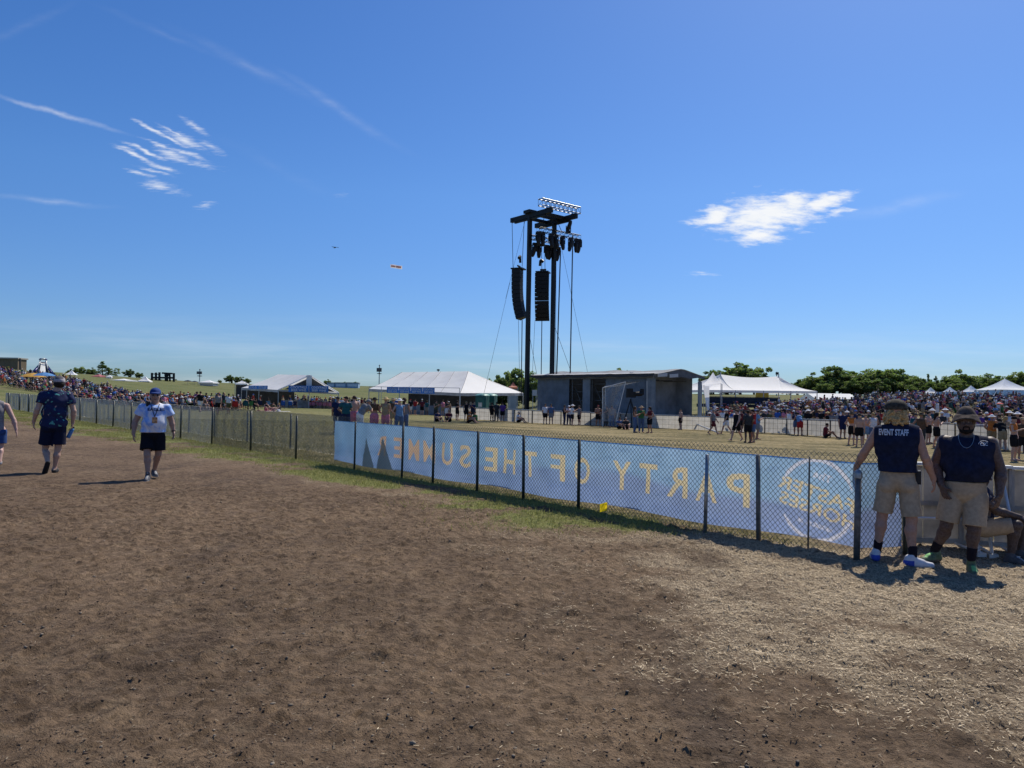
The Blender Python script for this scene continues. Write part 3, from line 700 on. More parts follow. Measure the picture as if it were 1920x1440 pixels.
a.bodymesh(J, g, dict(L=dict(d=(-.15, .25, -1), n=(.9, .4, .2), side=-1, curl=.9), R=dict(d=(.12, .1, -1), n=(-1, .2, 0), side=1, curl=.55)), (.44, .235, .155), hs=1.1, feet=False)
sh = a.shirt(J, g, NAVY, p(0, 886)[2], .034, neck=.062, armhole=.232, seed=2, wr=.010)
a.stick('EVENT STAFF', sh, 1675, 812, 50, 12, WHITE_INK, bold=.035)
a.shorts(J, g, KHAKI, p(0, 884)[2], dict(L=.86, R=.90), .106, .098, 4)
for q, h_, t_, an, kn in (('L', 'heelL', 'toeL', 'ankleL', 'kneeL'), ('R', 'heelR', 'toeR', 'ankleR', 'kneeR')):
    hz = J[h_].copy(); tz = J[t_].copy(); hz[2] = max(hz[2] - .028, -.01); tz[2] = hz[2]
    a.shoe(hz, tz, J[an], [(.62, .62, .66), (.55, .55, .6), (.6, .6, .65), (.02, .06, .42)], .03)
    a.sock(J[an] + v3(0, 0, .0), J[kn], .115, ('black', (.014, .012, .018)))
S = a.sdf([J['head']], .25, .006); hc = J['head']
for i in range(70):
    th = RN.uniform(0, 6.28); zz_ = RN.uniform(-.145, .0); r_ = .088 + .010 * (zz_ < -.03); q = v3(math.cos(th) * r_ * 1.12, math.sin(th) * r_ - .012, zz_)
    if q[1] > .045: continue
    S.ell(hc + q, (RN.uniform(.018, .032),) * 3, .012)
S.ell(hc + v3(0, -.02, -.05), (.092, .094, .085), .02); S.wrinkle(.004, 60, 3)
sob('hair', S, pm('blond_curls', (.42, .285, .125), .6, .5, 60, .6, bscale=150), a.t)
S = a.sdf([hc], .25, .006); S.ell(hc + v3(0, .0, .045), (.122, .132, .100), .01); S.cone(hc + v3(0, .09, .045), hc + v3(0, .19, .03), .05, .03, .02); S.cut(hc + v3(0, 0, .022), (0, .0, -1))
sob('cap', S, pm('dark_camo', (.045, .040, .030), .9, .7, 26, .2), a.t)
mb = MB(); mb.box(p(1716, 895, .0), (.05, .10, .15), .1); mb.build('belt_radio', pm('black_plastic', (.012, .012, .014), .5), a.t)

# --- event staff facing the camera in a bucket hat
b = Near('person', 'dark skinned event staff guard facing the camera in a camouflage bucket hat and green trainers', 1790, 1061, 8.62, (.02, -1, -.06)); p = b.p
J = dict(head=p(1808, 788, 0), neck=p(1808, 820, .02), chest=p(1809, 848, 0), belly=p(1811, 878, 0), pelvis=p(1806, 915, 0), front=v3(0, -1, 0),
    shL=p(1774, 829, .02), elL=p(1757, 874, .03), wrL=p(1768, 906, -.12), shR=p(1846, 829, .02), elR=p(1863, 879, .03), wrR=p(1861, 919, -.06),
    hipL=p(1786, 930), hipR=p(1824, 930), kneeL=p(1776, 985, -.03), ankleL=p(1758, 1034, .08), heelL=p(1762, 1046, .12), toeL=p(1738, 1053, -.05),
    kneeR=p(1821, 988, -.05), ankleR=p(1817, 1038, -.02), heelR=p(1816, 1056, .03), toeR=p(1823, 1066, -.17))
g = dict(torso=1.22, arm=1.36, leg=1.17, belly=.045, neck=1.2)
bo = b.bodymesh(J, g, dict(L=dict(d=(.32, -.12, -1), n=(.6, .7, 0), side=1, size=1.08, curl=.5), R=dict(d=(-.18, -.08, -1), n=(-.8, .5, 0), side=-1, size=1.08, curl=.6)), (.088, .047, .034), jaw=1.22, hs=1.08, feet=False)
sh = b.shirt(J, g, NAVY, p(0, 899)[2], .034, neck=.066, armhole=.272, seed=5, wr=.010)
b.shorts(J, g, KHAKI, p(0, 900)[2], dict(L=.86, R=.88), .108, .100, 6)
b.stick('CSC', sh, 1836, 829, 12, 6, WHITE_INK, name='badge_lettering', bold=.03)
ch = p(1836, 829); bv = BVHTree.FromPolygons([v.co[:] for v in sh.data.vertices], [q.vertices[:] for q in sh.data.polygons])
mb = MB(); pts = []
for i in range(13):
    th = math.radians(20 + 140 * i / 12 + 20); q = Vector((ch[0] + .05 * math.cos(th), -1.5, ch[2] + .035 * math.sin(th))); hit = bv.ray_cast(q, Vector((0, 1, 0)))[0]; pts.append((q.x, hit.y - .006, q.z))
mb.tube(pts, .0035, 5); mb.build('badge_arch', WHITE_INK, sh)
pts = []
for i in range(21):
    th = math.pi * (1 + i / 20); q = Vector((J['neck'][0] + .075 * math.cos(th), -1.5, p(0, 814)[2] + .135 * math.sin(th))); hit = bv.ray_cast(q, Vector((0, 1, 0)))[0]; pts.append((q.x, (hit.y if hit else J['neck'][1] - .07) - .004, q.z))
mb = MB(); mb.tube(pts, .0032, 6); mb.build('necklace', pm('steel_chain', (.45, .45, .45), .35, metal=.9), b.t)
GS = [(.05, .055, .05), (.04, .045, .04), (.16, .42, .12)]
for q in 'LR':
    hz, tz = J['heel' + q].copy(), J['toe' + q].copy(); hz[2] = tz[2] = min(hz[2], tz[2]) - .025
    b.shoe(hz, tz, J['ankle' + q], [(.07, .12, .06), (.05, .055, .05), (.20, .52, .16)], .03, 1.05); b.sock(J['ankle' + q], J['knee' + q], .10, ('black', (.014, .012, .018)), .047)
hc = J['head']; S = b.sdf([hc], .3, .006); S.ell(hc + v3(0, .01, .05), (.105, .118, .075), .02); S.cone(hc + v3(0, .01, .04), hc + v3(0, .01, .085), .104, .085, .03)
for i in range(72):
    th = 2 * PI * i / 72; S.cone(hc + v3(.100 * math.cos(th), .005 + .112 * math.sin(th), .055), hc + v3(.142 * math.cos(th), .005 + .160 * math.sin(th), .030 - .050 * abs(math.cos(th)) ** 2), .012, .008, .012)
S.hole(SDF(S.lo, S.lo + (np.array(S.D.shape) - 1) * S.h, S.h).ell(hc + v3(0, .01, .0), (.088, .105, .085), 0)) if False else S.cut(hc + v3(0, 0, -.06), (0, 0, -1))
sob('bucket_hat', S, pm('brown_camo', (.075, .055, .045), .9, .65, 22, .2), b.t)
S = b.sdf([hc], .25, .006); z = 1.08
P_ = b.P
S.ell(P_(0, .058, -.100), (.045 * z, .042 * z, .028 * z), .02)
for q in (-1, 1):
    S.cone(P_(q * .064, .01, -.05), P_(q * .045, .055, -.095), .018, .02, .02); S.cone(P_(q * .026, .090, -.056), P_(q * .030, .080, -.085), .007, .008, .01)
S.cone(P_(-.022, .098, -.053), P_(.022, .098, -.053), .006, .006, .008)
sob('beard', S, pm('black_beard', (.012, .009, .008), .9, .4, 90, .5), b.t)

# --- third guard sitting by the barrier, mostly hidden
c3 = Near('person', 'seated event staff guard in khaki shorts with elbows on knees against the barricade', 1848, 1042, 9.25, (1, -.25, -.25)); p = c3.p
J = dict(head=p(1842, 888, .05), neck=p(1836, 912, .05), chest=p(1838, 936, .03), belly=p(1838, 958, .0), pelvis=p(1838, 982, 0), front=v3(1, -.2, 0),
    shL=p(1838, 925, .22), elL=p(1868, 958, .16), wrL=p(1897, 965, .1), shR=p(1840, 925, -.16), elR=p(1866, 950, -.13), wrR=p(1900, 960, -.04), handL=v3(1, -.1, -.2), handR=v3(1, .1, -.2),
    hipL=p(1846, 984, .09), hipR=p(1846, 984, -.09), kneeL=p(1913, 972, .14), ankleL=p(1903, 1028, .12), heelL=p(1897, 1038, .12), toeL=p(1928, 1040, .05),
    kneeR=p(1897, 974, -.1), ankleR=p(1888, 1030, -.1), heelR=p(1882, 1040, -.1), toeR=p(1914, 1042, -.16))
g = dict(torso=1.1, arm=1.15, leg=1.12)
c3.bodymesh(J, g, dict(L=dict(d=(1, -.1, -.3), n=(0, -.3, -1), side=1), R=dict(d=(1, .1, -.2), n=(0, .4, -1), side=-1)), (.060, .033, .024), h=.008, feet=False)
c3.shirt(J, g, NAVY, p(0, 985)[2], .02, .35, h=.009)
S = c3.sdf([J['pelvis'], J['kneeL'], J['kneeR']], .25, .008); S.ell(J['pelvis'], (.17, .19, .13), .04)
for q in 'LR': S.cone(J['hip' + q], J['hip' + q] + (J['knee' + q] - J['hip' + q]) * .95, .115, .092, .02)
S.wrinkle(.004, 13, 8); S.cut(J['kneeR'] + v3(-.04, 0, 0), (1, 0, .2)); S.cut(p(0, 958), (-.3, 0, 1)); sob('shorts', S, KHAKI, c3.t)
for q in 'LR':
    hz, tz = J['heel' + q].copy(), J['toe' + q].copy(); hz[2] = tz[2] = min(hz[2], tz[2]) - .03; c3.shoe(hz, tz, J['ankle' + q], [(.06, .06, .065), (.03, .03, .03), (.3, .3, .3)], .03)
S = c3.sdf([J['head']], .2, .008); S.ell(J['head'] + v3(-.01, 0, .03), (.10, .085, .09), .02); S.cut(J['head'] + v3(0, 0, 0), (.2, 0, -1)); sob('hair', S, pm('black_hair', (.010, .008, .007), .8, .4, 70, .4), c3.t)
# --- man walking away in a floral shirt, blue bottle in hand
e = Near('person', 'man walking away in a dark floral shirt and navy shorts carrying a blue bottle', 100, 886, 15.0, (.12, 1, -.02)); p = e.p
J = dict(head=p(105, 718, .02), neck=p(101, 732), chest=p(100, 751), belly=p(98, 773), pelvis=p(98, 796), front=v3(.08, 1, 0),
    shL=p(79, 741), elL=p(71, 768, -.05), wrL=p(66, 791, .05), shR=p(122, 741), elR=p(130, 770, -.04), wrR=p(129, 793, .04),
    hipL=p(88, 803), hipR=p(108, 803), kneeL=p(86, 845, .12), ankleL=p(91, 868, -.20), heelL=p(90, 868, -.27), toeL=p(86, 885, -.16),
    kneeR=p(106, 845, .02), ankleR=p(102, 877, .02), heelR=p(101, 883, -.02), toeR=p(106, 884, .2))
g = dict(torso=1.16, arm=1.08, leg=1.02, belly=.04, neck=1.1)
e.bodymesh(J, g, dict(L=dict(d=(.02, .1, -1), n=(1, .2, 0), side=-1, curl=.5), R=dict(d=(-.05, .05, -1), n=(-1, .1, 0), side=1, curl=1.1)), (.46, .28, .20), h=.008, hs=1.1)
m, t = mat_new('floral_print'); co = t.new('ShaderNodeTexCoord').outputs['Object']
wv = t.new('ShaderNodeTexVoronoi'); wv.inputs['Scale'].default_value = 11; t.l.new(t.vmath('ADD', co, t.vmath('SCALE', t.noise(co, 7, 3, out=1), scale=.22)), wv.inputs[0])
cc_ = t.mix(t.ramp(wv.outputs['Distance'], .28, .22), (.016, .022, .07), (.05, .17, .17)); r_, g_, b_ = t.sep(wv.outputs['Color'])
cc_ = t.mix(t.math('MULTIPLY', t.ramp(r_, .34, .40), t.ramp(wv.outputs['Distance'], .30, .18)), cc_, (.10, .36, .32)); cc_ = t.mix(t.math('MULTIPLY', t.ramp(g_, .70, .74), t.ramp(wv.outputs['Distance'], .24, .14)), cc_, (.50, .26, .28))
cc_ = t.mix(t.ramp(t.noise(co, 22, 3, .6), .58, .66, 0, .6), cc_, (.02, .05, .13)); finish(m, t, bsdf(t, cc_, .85, spec=.2))
e.shirt(J, g, m, p(0, 803)[2], .035, .56, seed=7, wr=.010, neck=.06)
e.shorts(J, g, fabric('navy_shorts', (.010, .013, .035)), p(0, 798)[2], dict(L=.70, R=.72), .115, .118, 9, out=.012)
e.shoe(J['heelR'] * (1, 1, 0), J['toeR'] * (1, 1, 0), J['ankleR'] - v3(0, 0, .05), [(.02, .02, .022), (.03, .03, .03), (.02, .02, .02)], .02)
S = e.sdf([J['heelL'], J['toeL']], .14, .006); dl = nrm(J['toeL'] - J['heelL']); nl = nrm(np.cross(dl, (1, 0, 0)))
o_ = J['heelL'] - dl * .02; S.cone(o_ + v3(0, -.02, 0), J['toeL'] + v3(0, -.02, -.0), .045, .048, .02); S.cone(o_ + v3(0, .02, 0), J['toeL'] + v3(0, .02, 0), .04, .042, .02); S.cut(o_ + v3(0, -.045, 0), (0, -1, -.25))
sob('shoe', S, pm('black_rubber', (.012, .012, .013), .8, .3, 40), e.t)
hc = J['head']; S = e.sdf([hc], .25, .008); S.ell(hc + v3(0, .0, .035), (.102, .122, .106), .01); S.cone(hc + v3(.02, .09, .03), hc + v3(.04, .17, .015), .05, .03, .02); S.cut(hc + v3(0, 0, -.005), (0, 0.15, -1)); cp = sob('cap', S, tint_mat('cap_cloth', .9, .1), e.t)
vcol(cp.data, lambda V: np.where(((V[:, 2] - hc[2] > .075) & (np.abs(V[:, 0] - hc[0]) < .07) | (V[:, 2] - hc[2] < .02))[:, None], np.array([[.09, .08, .09]]), np.array([[.42, .39, .41]])))
S = e.sdf([hc], .2, .008); S.ell(hc + v3(0, -.018, -.024), (.098, .106, .085), .01); S.cut(hc + v3(0, .03, 0), (0, 1, 0)); sob('hair', S, pm('dark_brown_hair', (.020, .013, .009), .8, .4, 70, .4), e.t)
bt = thing('water_bottle', 'blue metal water bottle held by the man in the floral shirt', 'bottle', e.t.location + Vector(p(125, 814)) , 0)
ax_ = Vector((-.42, 0, -1)).normalized(); mb = MB(); mb.tube([Vector((0, 0, 0)) - ax_ * .09, -ax_ * .06, ax_ * .10, ax_ * .115], [.030, .037, .037, .032], 16); mb.build('bottle_body', pm('blue_enamel', (.05, .19, .42), .3, .1, spec=.5), bt, True)
mb = MB(); mb.tube([-ax_ * .13, -ax_ * .09], .024, 14); mb.build('bottle_cap', pm('black_plastic', (.012, .012, .014), .5), bt, True)
bt.rotation_euler = (0, 0, -math.atan((100 - CU) / FPX)); bt.location = e.t.matrix_basis @ Vector(p(126, 813, .05)) if False else (e.t.location + Matrix.Rotation(e.t.rotation_euler.z, 3, 'Z') @ Vector(p(126, 812, .06)))

# --- man walking towards the camera in a tie-dye shirt
f_ = Near('person', 'man walking towards the camera in a white and blue tie-dye shirt, cap and black shorts', 280, 899, 14.35, (.02, -1, -.03)); p = f_.p
J = dict(head=p(286, 740, 0), neck=p(286, 757, .02), chest=p(286, 775), belly=p(285, 792), pelvis=p(284, 812), front=v3(0, -1, 0),
    shL=p(265, 765), elL=p(253, 791, .03), wrL=p(251, 812, -.03), shR=p(307, 765), elR=p(315, 790, .05), wrR=p(319, 808, .03),
    hipL=p(275, 820), hipR=p(294, 820), kneeL=p(275, 852, -.1), ankleL=p(277, 887, -.12), heelL=p(278, 894, -.06), toeL=p(274, 898, -.3),
    kneeR=p(294, 852, .02), ankleR=p(288, 884, .26), heelR=p(287, 889, .32), toeR=p(292, 893, .10))
g = dict(torso=1.15, arm=1.15, leg=1.02, belly=.045, neck=1.15)
f_.bodymesh(J, g, dict(L=dict(d=(.05, -.15, -1), n=(1, .2, 0), side=1, curl=.5), R=dict(d=(.08, -.1, -1), n=(-1, -.4, 0), side=-1, curl=.5)), (.36, .215, .155), h=.008, jaw=1.12, hs=1.1, feet=False)
m, t = mat_new('tie_dye'); co = t.new('ShaderNodeTexCoord').outputs['Object']; n1_ = t.noise(co, 4.2, 3, .6, 1.2)
cc_ = t.mix(t.ramp(n1_, .42, .64), (.70, .72, .78), (.22, .40, .80)); cc_ = t.mix(t.ramp(t.noise(t.mapping(co, loc=(3, 1, 2)), 6, 3), .55, .72, 0, .7), cc_, (.45, .60, .88)); finish(m, t, bsdf(t, cc_, .85, spec=.2))
sh = f_.shirt(J, g, m, p(0, 810)[2], .03, .52, seed=11, wr=.008, neck=.066)
f_.stick('EAGLES', sh, 288, 767, 29, 6, pm('navy_print', (.02, .025, .10), .7, .05), bold=.03)
f_.shorts(J, g, fabric('black_shorts', (.008, .009, .014)), p(0, 811)[2], dict(L=.70, R=.74), .115, .118, 12, out=.008)
for q in 'LR':
    hz, tz = J['heel' + q].copy(), J['toe' + q].copy(); hz[2] = tz[2] = min(hz[2], tz[2]) - .022; f_.shoe(hz, tz, J['ankle' + q], [(.045, .045, .06), (.30, .31, .30), (.3, .3, .3)], .035, .95, .006)
hc = J['head']; S = f_.sdf([hc], .25, .007); S.ell(hc + v3(0, -.005, .04), (.100, .122, .098), .01); S.cone(hc + v3(-.045, -.105, .032), hc + v3(.045, -.105, .032), .014, .014, .02); S.cone(hc + v3(-.045, -.155, .012), hc + v3(.03, -.165, .012), .012, .012, .05); S.ell(hc + v3(-.005, -.11, .03), (.075, .075, .014), .02); S.cut(hc + v3(0, 0, .012), (0, .0, -1))
sob('cap', S, pm('royal_blue_cap', (.015, .045, .19), .85, .2, 20, .2), f_.t)
S = f_.sdf([hc], .2, .006)
for q in (-1, 1): S.ell(hc + v3(q * .033, -.086, -.006), (.026, .012, .018), .004)
S.cone(hc + v3(-.075, -.02, 0), hc + v3(-.06, -.075, 0), .004, .005, 0); S.cone(hc + v3(.075, -.02, 0), hc + v3(.06, -.075, 0), .004, .005, 0); sob('sunglasses', S, pm('dark_lens', (.01, .01, .012), .2, spec=.6), f_.t)
bv = BVHTree.FromPolygons([v.co[:] for v in sh.data.vertices], [q.vertices[:] for q in sh.data.polygons]); mb = MB(); cx = J['neck'][0]
def onshirt(x, z, off=.008):
    hit = bv.ray_cast(Vector((x, -1.5, z)), Vector((0, 1, 0)))[0]; return (x, (hit.y if hit else J['neck'][1] - .09) - off, z)
zb = p(0, 781)[2]
for q in (-1, 1): mb.tube([onshirt(cx + q * .075 * (1 - i / 8), p(0, 757)[2] + (zb - p(0, 757)[2]) * i / 8) for i in range(9)], .006, 5)
la = mb.build('lanyard', pm('dark_strap', (.015, .016, .025), .8), f_.t); mb = MB(); q = onshirt(cx, p(0, 787)[2], .012); mb.box(q, (.09, .006, .11)); mb.build('badge', pm('orange_badge', (.45, .25, .12), .5, .6, 20), la)
mb = MB(); mb.box(onshirt(p(274, 757)[0], p(0, 757)[2], .02), (.065, .05, .085), .2); mb.build('clip_on_speaker', pm('black_plastic', (.012, .012, .014), .5), f_.t)
mb = MB(); wv_ = J['wrR']; mb.tube([wv_ + v3(0, 0, .012), wv_ - v3(0, 0, .012)], .036, 12); mb.build('watch', pm('black_plastic', (.012, .012, .014), .5), f_.t)

# --- woman leaving the frame
w_ = Near('person', 'woman in grey tank top and blue shorts, one bare arm swinging back', -14, 868, 16.2, (-.2, 1, 0)); p = w_.p
J = dict(head=p(-16, 732), neck=p(-14, 748), chest=p(-14, 768), belly=p(-13, 785), pelvis=p(-12, 803), front=v3(-.1, 1, 0),
    shL=p(-32, 758), elL=p(-38, 782, .1), wrL=p(-38, 800, .2), shR=p(5, 759), elR=p(17, 785, -.06), wrR=p(21, 802, -.1), hipL=p(-22, 808), hipR=p(-3, 808),
    kneeL=p(-21, 838, .1), ankleL=p(-21, 862, .0), heelL=p(-21, 866, -.04), toeL=p(-23, 867, .16), kneeR=p(-3, 838, -.02), ankleR=p(-3, 862, -.2), heelR=p(-3, 866, -.22), toeR=p(-3, 868, -.02))
g = dict(torso=1.08, arm=1.05, leg=1.05)
w_.bodymesh(J, g, dict(L=dict(d=(0, .1, -1), n=(1, 0, 0), side=-1), R=dict(d=(.2, .0, -1), n=(-1, .1, 0), side=1)), (.50, .30, .24), h=.009)
w_.shirt(J, g, fabric('grey_top', (.22, .21, .22)), p(0, 812)[2], .022, armhole=.17, seed=13, h=.009); w_.shorts(J, g, fabric('blue_shorts', (.03, .07, .20)), p(0, 803)[2], dict(L=.72, R=.72), .112, .11, 14)
S = w_.sdf([J['head']], .3, .009); S.ell(J['head'] + v3(0, -.02, .01), (.09, .1, .105), .02); S.cone(J['head'] + v3(0, -.08, -.02), J['head'] + v3(0, -.1, -.2), .05, .03, .02); sob('hair', S, pm('dark_brown_hair', (.020, .013, .009), .8, .4, 70, .4), w_.t)
for q in 'LR': w_.shoe(J['heel' + q] * (1, 1, 0), J['toe' + q] * (1, 1, 0), J['ankle' + q] - v3(0, 0, .03), [(.3, .3, .3), (.5, .5, .5), (.3, .3, .3)], .03, .9, .008)
# ------------------------------------------------------------------ chain link fence, banner, posts
ORD = ['first', 'second', 'third', 'fourth', 'fifth', 'sixth', 'seventh', 'eighth', 'ninth', 'tenth', 'eleventh', 'twelfth', 'thirteenth', 'fourteenth', 'fifteenth', 'sixteenth', 'seventeenth', 'eighteenth', 'nineteenth', 'twentieth']
def fq(u, off=0.0):
    """distance along the fence line (set off metres towards the camera) of the photo column u"""
    k = (u - CU) / FPX; A = FA + FN * off; return (k * A[1] - A[0]) / (FD[0] - k * FD[1])
def fpt(q, h=0.0, off=0.0):
    x, y = FA + FD * q + FN * off; return Vector((x, y, G(x, y) + h))
WIRE = pm('vinyl_coated_wire', (.10, .12, .125), .33, .2, 3, metal=.55, spec=.6)
WIREL = pm('glint_wire', (.42, .44, .45), .4, .15, 3, metal=.35, spec=.6)  # same coated wire, paler: its glint is put into the colour
GALV = pm('galvanised_steel', (.33, .34, .34), .38, .25, 12, .1, metal=.75)
POSTM = pm('dark_green_post', (.030, .042, .038), .45, .3, 10, .1, spec=.5)
POSTG = pm('weathered_steel_post', (.14, .14, .135), .5, .3, 14, .1, metal=.3)
def chain(path, q0, q1, H, cell, r, nside=3):
    """zigzag wires of a chain link net; path(q, h) gives the points"""
    hw = cell / 2; nw = int((q1 - q0) / hw); nz = int(H / hw); V = []; F = []
    P0 = np.array([path(q0 + i * hw) for i in range(nw + 2)]); dirv = np.zeros_like(P0); dirv[:-1] = P0[1:] - P0[:-1]; dirv[-1] = dirv[-2]; dirv /= np.linalg.norm(dirv, axis=1)[:, None]
    nor = np.stack([-dirv[:, 1], dirv[:, 0], 0 * dirv[:, 0]], 1)
    i = np.arange(nw)[:, None]; j = np.arange(nz + 1)[None]
    par = (i + j) % 2; base = np.where(par[..., None] == 0, P0[:-2][:, None, :], P0[1:-1][:, None, :]) ; base = base.copy(); base[..., 2] += j * hw + .02
    sag = .012 * np.sin(np.arange(nw) * .31)[:, None] * np.sin(j / nz * 3.14); base += nor[:-2][:, None, :] * (sag + np.where(par == 0, r, -r) * .8)[..., None]
    ring = []
    for s_ in range(nside):
        a = 2 * PI * s_ / nside; ring.append(base + nor[:-2][:, None, :] * (r * math.cos(a)) + dirv[:-2][:, None, :] * (r * 1.25 * math.sin(a)))
    V = np.stack(ring, 2).reshape(-1, 3)
    b = (np.arange(nw)[:, None] * (nz + 1) + np.arange(nz)[None]) * nside
    Q = np.stack([np.stack([b + s_, b + (s_ + 1) % nside, b + nside + (s_ + 1) % nside, b + nside + s_], -1) for s_ in range(nside)], 2).reshape(-1, 4)
    return V, Q
def post(root, org, base, h, r, m, cap=None, lean=(0, 0)):
    mb = MB(org); mb.tube([base - Vector((0, 0, .05)), base + Vector((lean[0], lean[1], h))], r, 10)
    if cap: mb.lathe(base + Vector((lean[0], lean[1], h)), [(r * 1.25, -.05), (r * 1.25, .0), (r * 1.1, .025), (r * .6, .045), (.001, .05)], 12, m=1)
    return mb.build('fence_post', [m, GALV], root, True)
org = fpt(0); fence = thing('chain_link_fence', 'long chain link fence on dark posts along the dirt path, blue banner hung behind', 'fence', org)
endp = GV(1697, 1040); 
def fpath(q):
    if q >= 0: return fpt(q, 0, .015 * math.sin(q * 1.3))
    a = fpt(0); tt = min(1, -q / (endp - a).xy.length); p = a.lerp(endp, tt); return Vector((p.x, p.y, G(p.x, p.y)))
L2 = (endp - fpt(0)).xy.length
V, Q = chain(fpath, -L2, 21, 1.20, .072, .0036); V2, Q2 = chain(fpath, 21, 66, 1.18, .09, .0030)
link('chain_link', mesh_np('chain_link', V - np.array(org), [Q]), WIRE, fence); link('chain_link', mesh_np('chain_link', V2 - np.array(org), [Q2]), WIREL, fence)
for u, h, r, m, off in ((668, 1.12, .022, POSTM, .06), (757, 1.12, .024, POSTM, .06), (815, 1.14, .026, POSTM, .06), (898, 1.12, .026, POSTM, .06), (985, 1.12, .027, POSTM, .07), (1088, 1.12, .027, POSTM, .06),
        (1325, 1.06, .026, GALV, .14), (1425, 1.10, .030, POSTG, -.02), (558, 1.14, .026, POSTM, .06), (473, 1.18, .030, POSTM, .06), (400, 1.2, .030, POSTM, .06), (341, 1.18, .03, POSTM, .06), (293, 1.15, .03, POSTM, .06),
        (248, 1.15, .032, POSTM, .06), (214, 1.15, .034, POSTM, .06), (183, 1.15, .034, POSTM, .06), (152, 1.15, .034, POSTM, .06), (128, 1.1, .04, POSTM, .06), (88, 1.1, .04, POSTM, .06), (55, 1.2, .045, POSTM, .06), (38, 1.2, .045, POSTM, .06), (18, 1.2, .045, POSTM, .06)):
    b_ = fpt(fq(u, off), 0, off); post(fence, org, b_, h, r, m, lean=(RN.uniform(-.02, .02), RN.uniform(-.02, .02)))
post(fence, org, GV(1515, 1030), 1.13, .011, POSTG, lean=(.01, 0))
post(fence, org, GV(1606, 1050), .985, .036, POSTG, cap=True, lean=(.02, .01))
post(fence, org, Vector((endp.x, endp.y, G(endp.x, endp.y))), 1.1, .030, POSTM)
# second run of the same kind of fence behind, on the grass
org2 = fpt(21, 0, -1.5); fence2 = thing('chain_link_fence', 'second chain link fence run on the grass behind the first, no banner', 'fence', org2)
def fpath2(q): return fpt(q, 0, -1.55 + .02 * math.sin(q))
q0 = fq(634, -1.55); V, Q = chain(fpath2, q0, 62, 1.12, .10, .0030); link('chain_link', mesh_np('chain_link', V - np.array(org2), [Q]), WIREL, fence2)
for u in (634, 547, 466, 404, 356, 310, 270, 235, 205, 180, 140, 108, 75, 62, 46, 27):
    b_ = fpt(fq(u, -1.6), 0, -1.6); post(fence2, org2, b_, 1.1, .027, POSTM, lean=(RN.uniform(-.02, .02), 0))

# --- the banner
ban = thing('banner', 'long blue mesh banner behind the fence with party lettering seen in reverse', 'banner', fpt(10, 0, -.09))
qL = fq(629, -.09)
RES = .008; RQ0, RH0 = -L2 - .1, 0.0; NRq, NRh = int((qL - RQ0) / RES) + 4, int(1.2 / RES)
print_y = np.zeros((NRq, NRh), np.float32); print_p = np.zeros((NRq, NRh), np.float32)
def fill(img, tri):
    a = np.array(tri); lo = np.floor((a.min(0) - (RQ0, RH0)) / RES).astype(int); hi = np.ceil((a.max(0) - (RQ0, RH0)) / RES).astype(int) + 1
    lo = np.maximum(lo, 0); hi = np.minimum(hi, img.shape)
    if (hi <= lo).any(): return
    X, Y = np.meshgrid(RQ0 + np.arange(lo[0], hi[0]) * RES, RH0 + np.arange(lo[1], hi[1]) * RES, indexing='ij'); s_ = []
    for i in range(3):
        p, q = a[i], a[(i + 1) % 3]; s_.append((q[0] - p[0]) * (Y - p[1]) - (q[1] - p[1]) * (X - p[0]))
    ins = ((s_[0] >= 0) & (s_[1] >= 0) & (s_[2] >= 0)) | ((s_[0] <= 0) & (s_[1] <= 0) & (s_[2] <= 0)); img[lo[0]:hi[0], lo[1]:hi[1]][ins] = 1
def glyph(img, ch, q, h, w, ht, bold=.02, rot=0.0):
    V, F = text_np(ch, 1, 0, bold); lo, hi = V.min(0), V.max(0); c = (lo + hi) / 2; s_ = hi - lo; P = []
    for v in V:   # +q runs away from the camera, so the words read in reverse from the path
        X = (v[0] - c[0]) / s_[0] * w; Y = (v[1] - c[1]) / s_[1] * ht; P.append((q + X * math.cos(rot) - Y * math.sin(rot), h + X * math.sin(rot) + Y * math.cos(rot)))
    for f in F:
        for i in range(1, len(f) - 1): fill(img, (P[f[0]], P[f[i]], P[f[i + 1]]))
for ch, u in (('P', 1386), ('A', 1326), ('R', 1270), ('T', 1217), ('Y', 1168), ('O', 1095), ('F', 1050), ('T', 995), ('H', 957), ('E', 922), ('S', 875), ('U', 843), ('M', 808), ('M', 778), ('E', 748), ('R', 717)):
    glyph(print_y, ch, fq(u, -.09), .61, .35 if ch != 'M' else .43, .43, .016)
qc, hc_, rr = fq(1533, -.09), .605, .49
for a0, a1 in ((22, 160), (203, 335)):
    for i in range(60):
        t0, t1 = (math.radians(a0 + (a1 - a0) * (i + k) / 60) for k in (0, 1)); P = lambda th, r_: (qc + r_ * math.cos(th) * .95, hc_ + r_ * math.sin(th))
        wv = .024 * min(1, 6 * min(i, 59 - i) / 60 + .3)
        fill(print_p, (P(t0, rr - wv), P(t1, rr - wv), P(t1, rr + wv))); fill(print_p, (P(t0, rr - wv), P(t1, rr + wv), P(t0, rr + wv)))
sl = .23
glyph(print_y, 'FASTER', qc + .01, hc_ + .085, 1.0, .165, .018, sl); glyph(print_y, 'HORSES', qc - .01, hc_ - .115, 1.0, .155, .018, sl)
glyph(print_p, 'The', qc - .08, hc_ + .29, .24, .09, .02, sl * 1.3); glyph(print_p, 'BROOKLYN, MI', qc + .02, hc_ - .31, .44, .060, .03, .18)
dark_tri = np.zeros((NRq, NRh), np.float32)
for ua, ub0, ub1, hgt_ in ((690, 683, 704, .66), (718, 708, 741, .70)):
    fill(dark_tri, ((fq(ua, -.09), .1 + hgt_), (fq(ub0, -.09), .08), (fq(ub1, -.09), .08)))  # two dark triangles drawn into the sheet colour
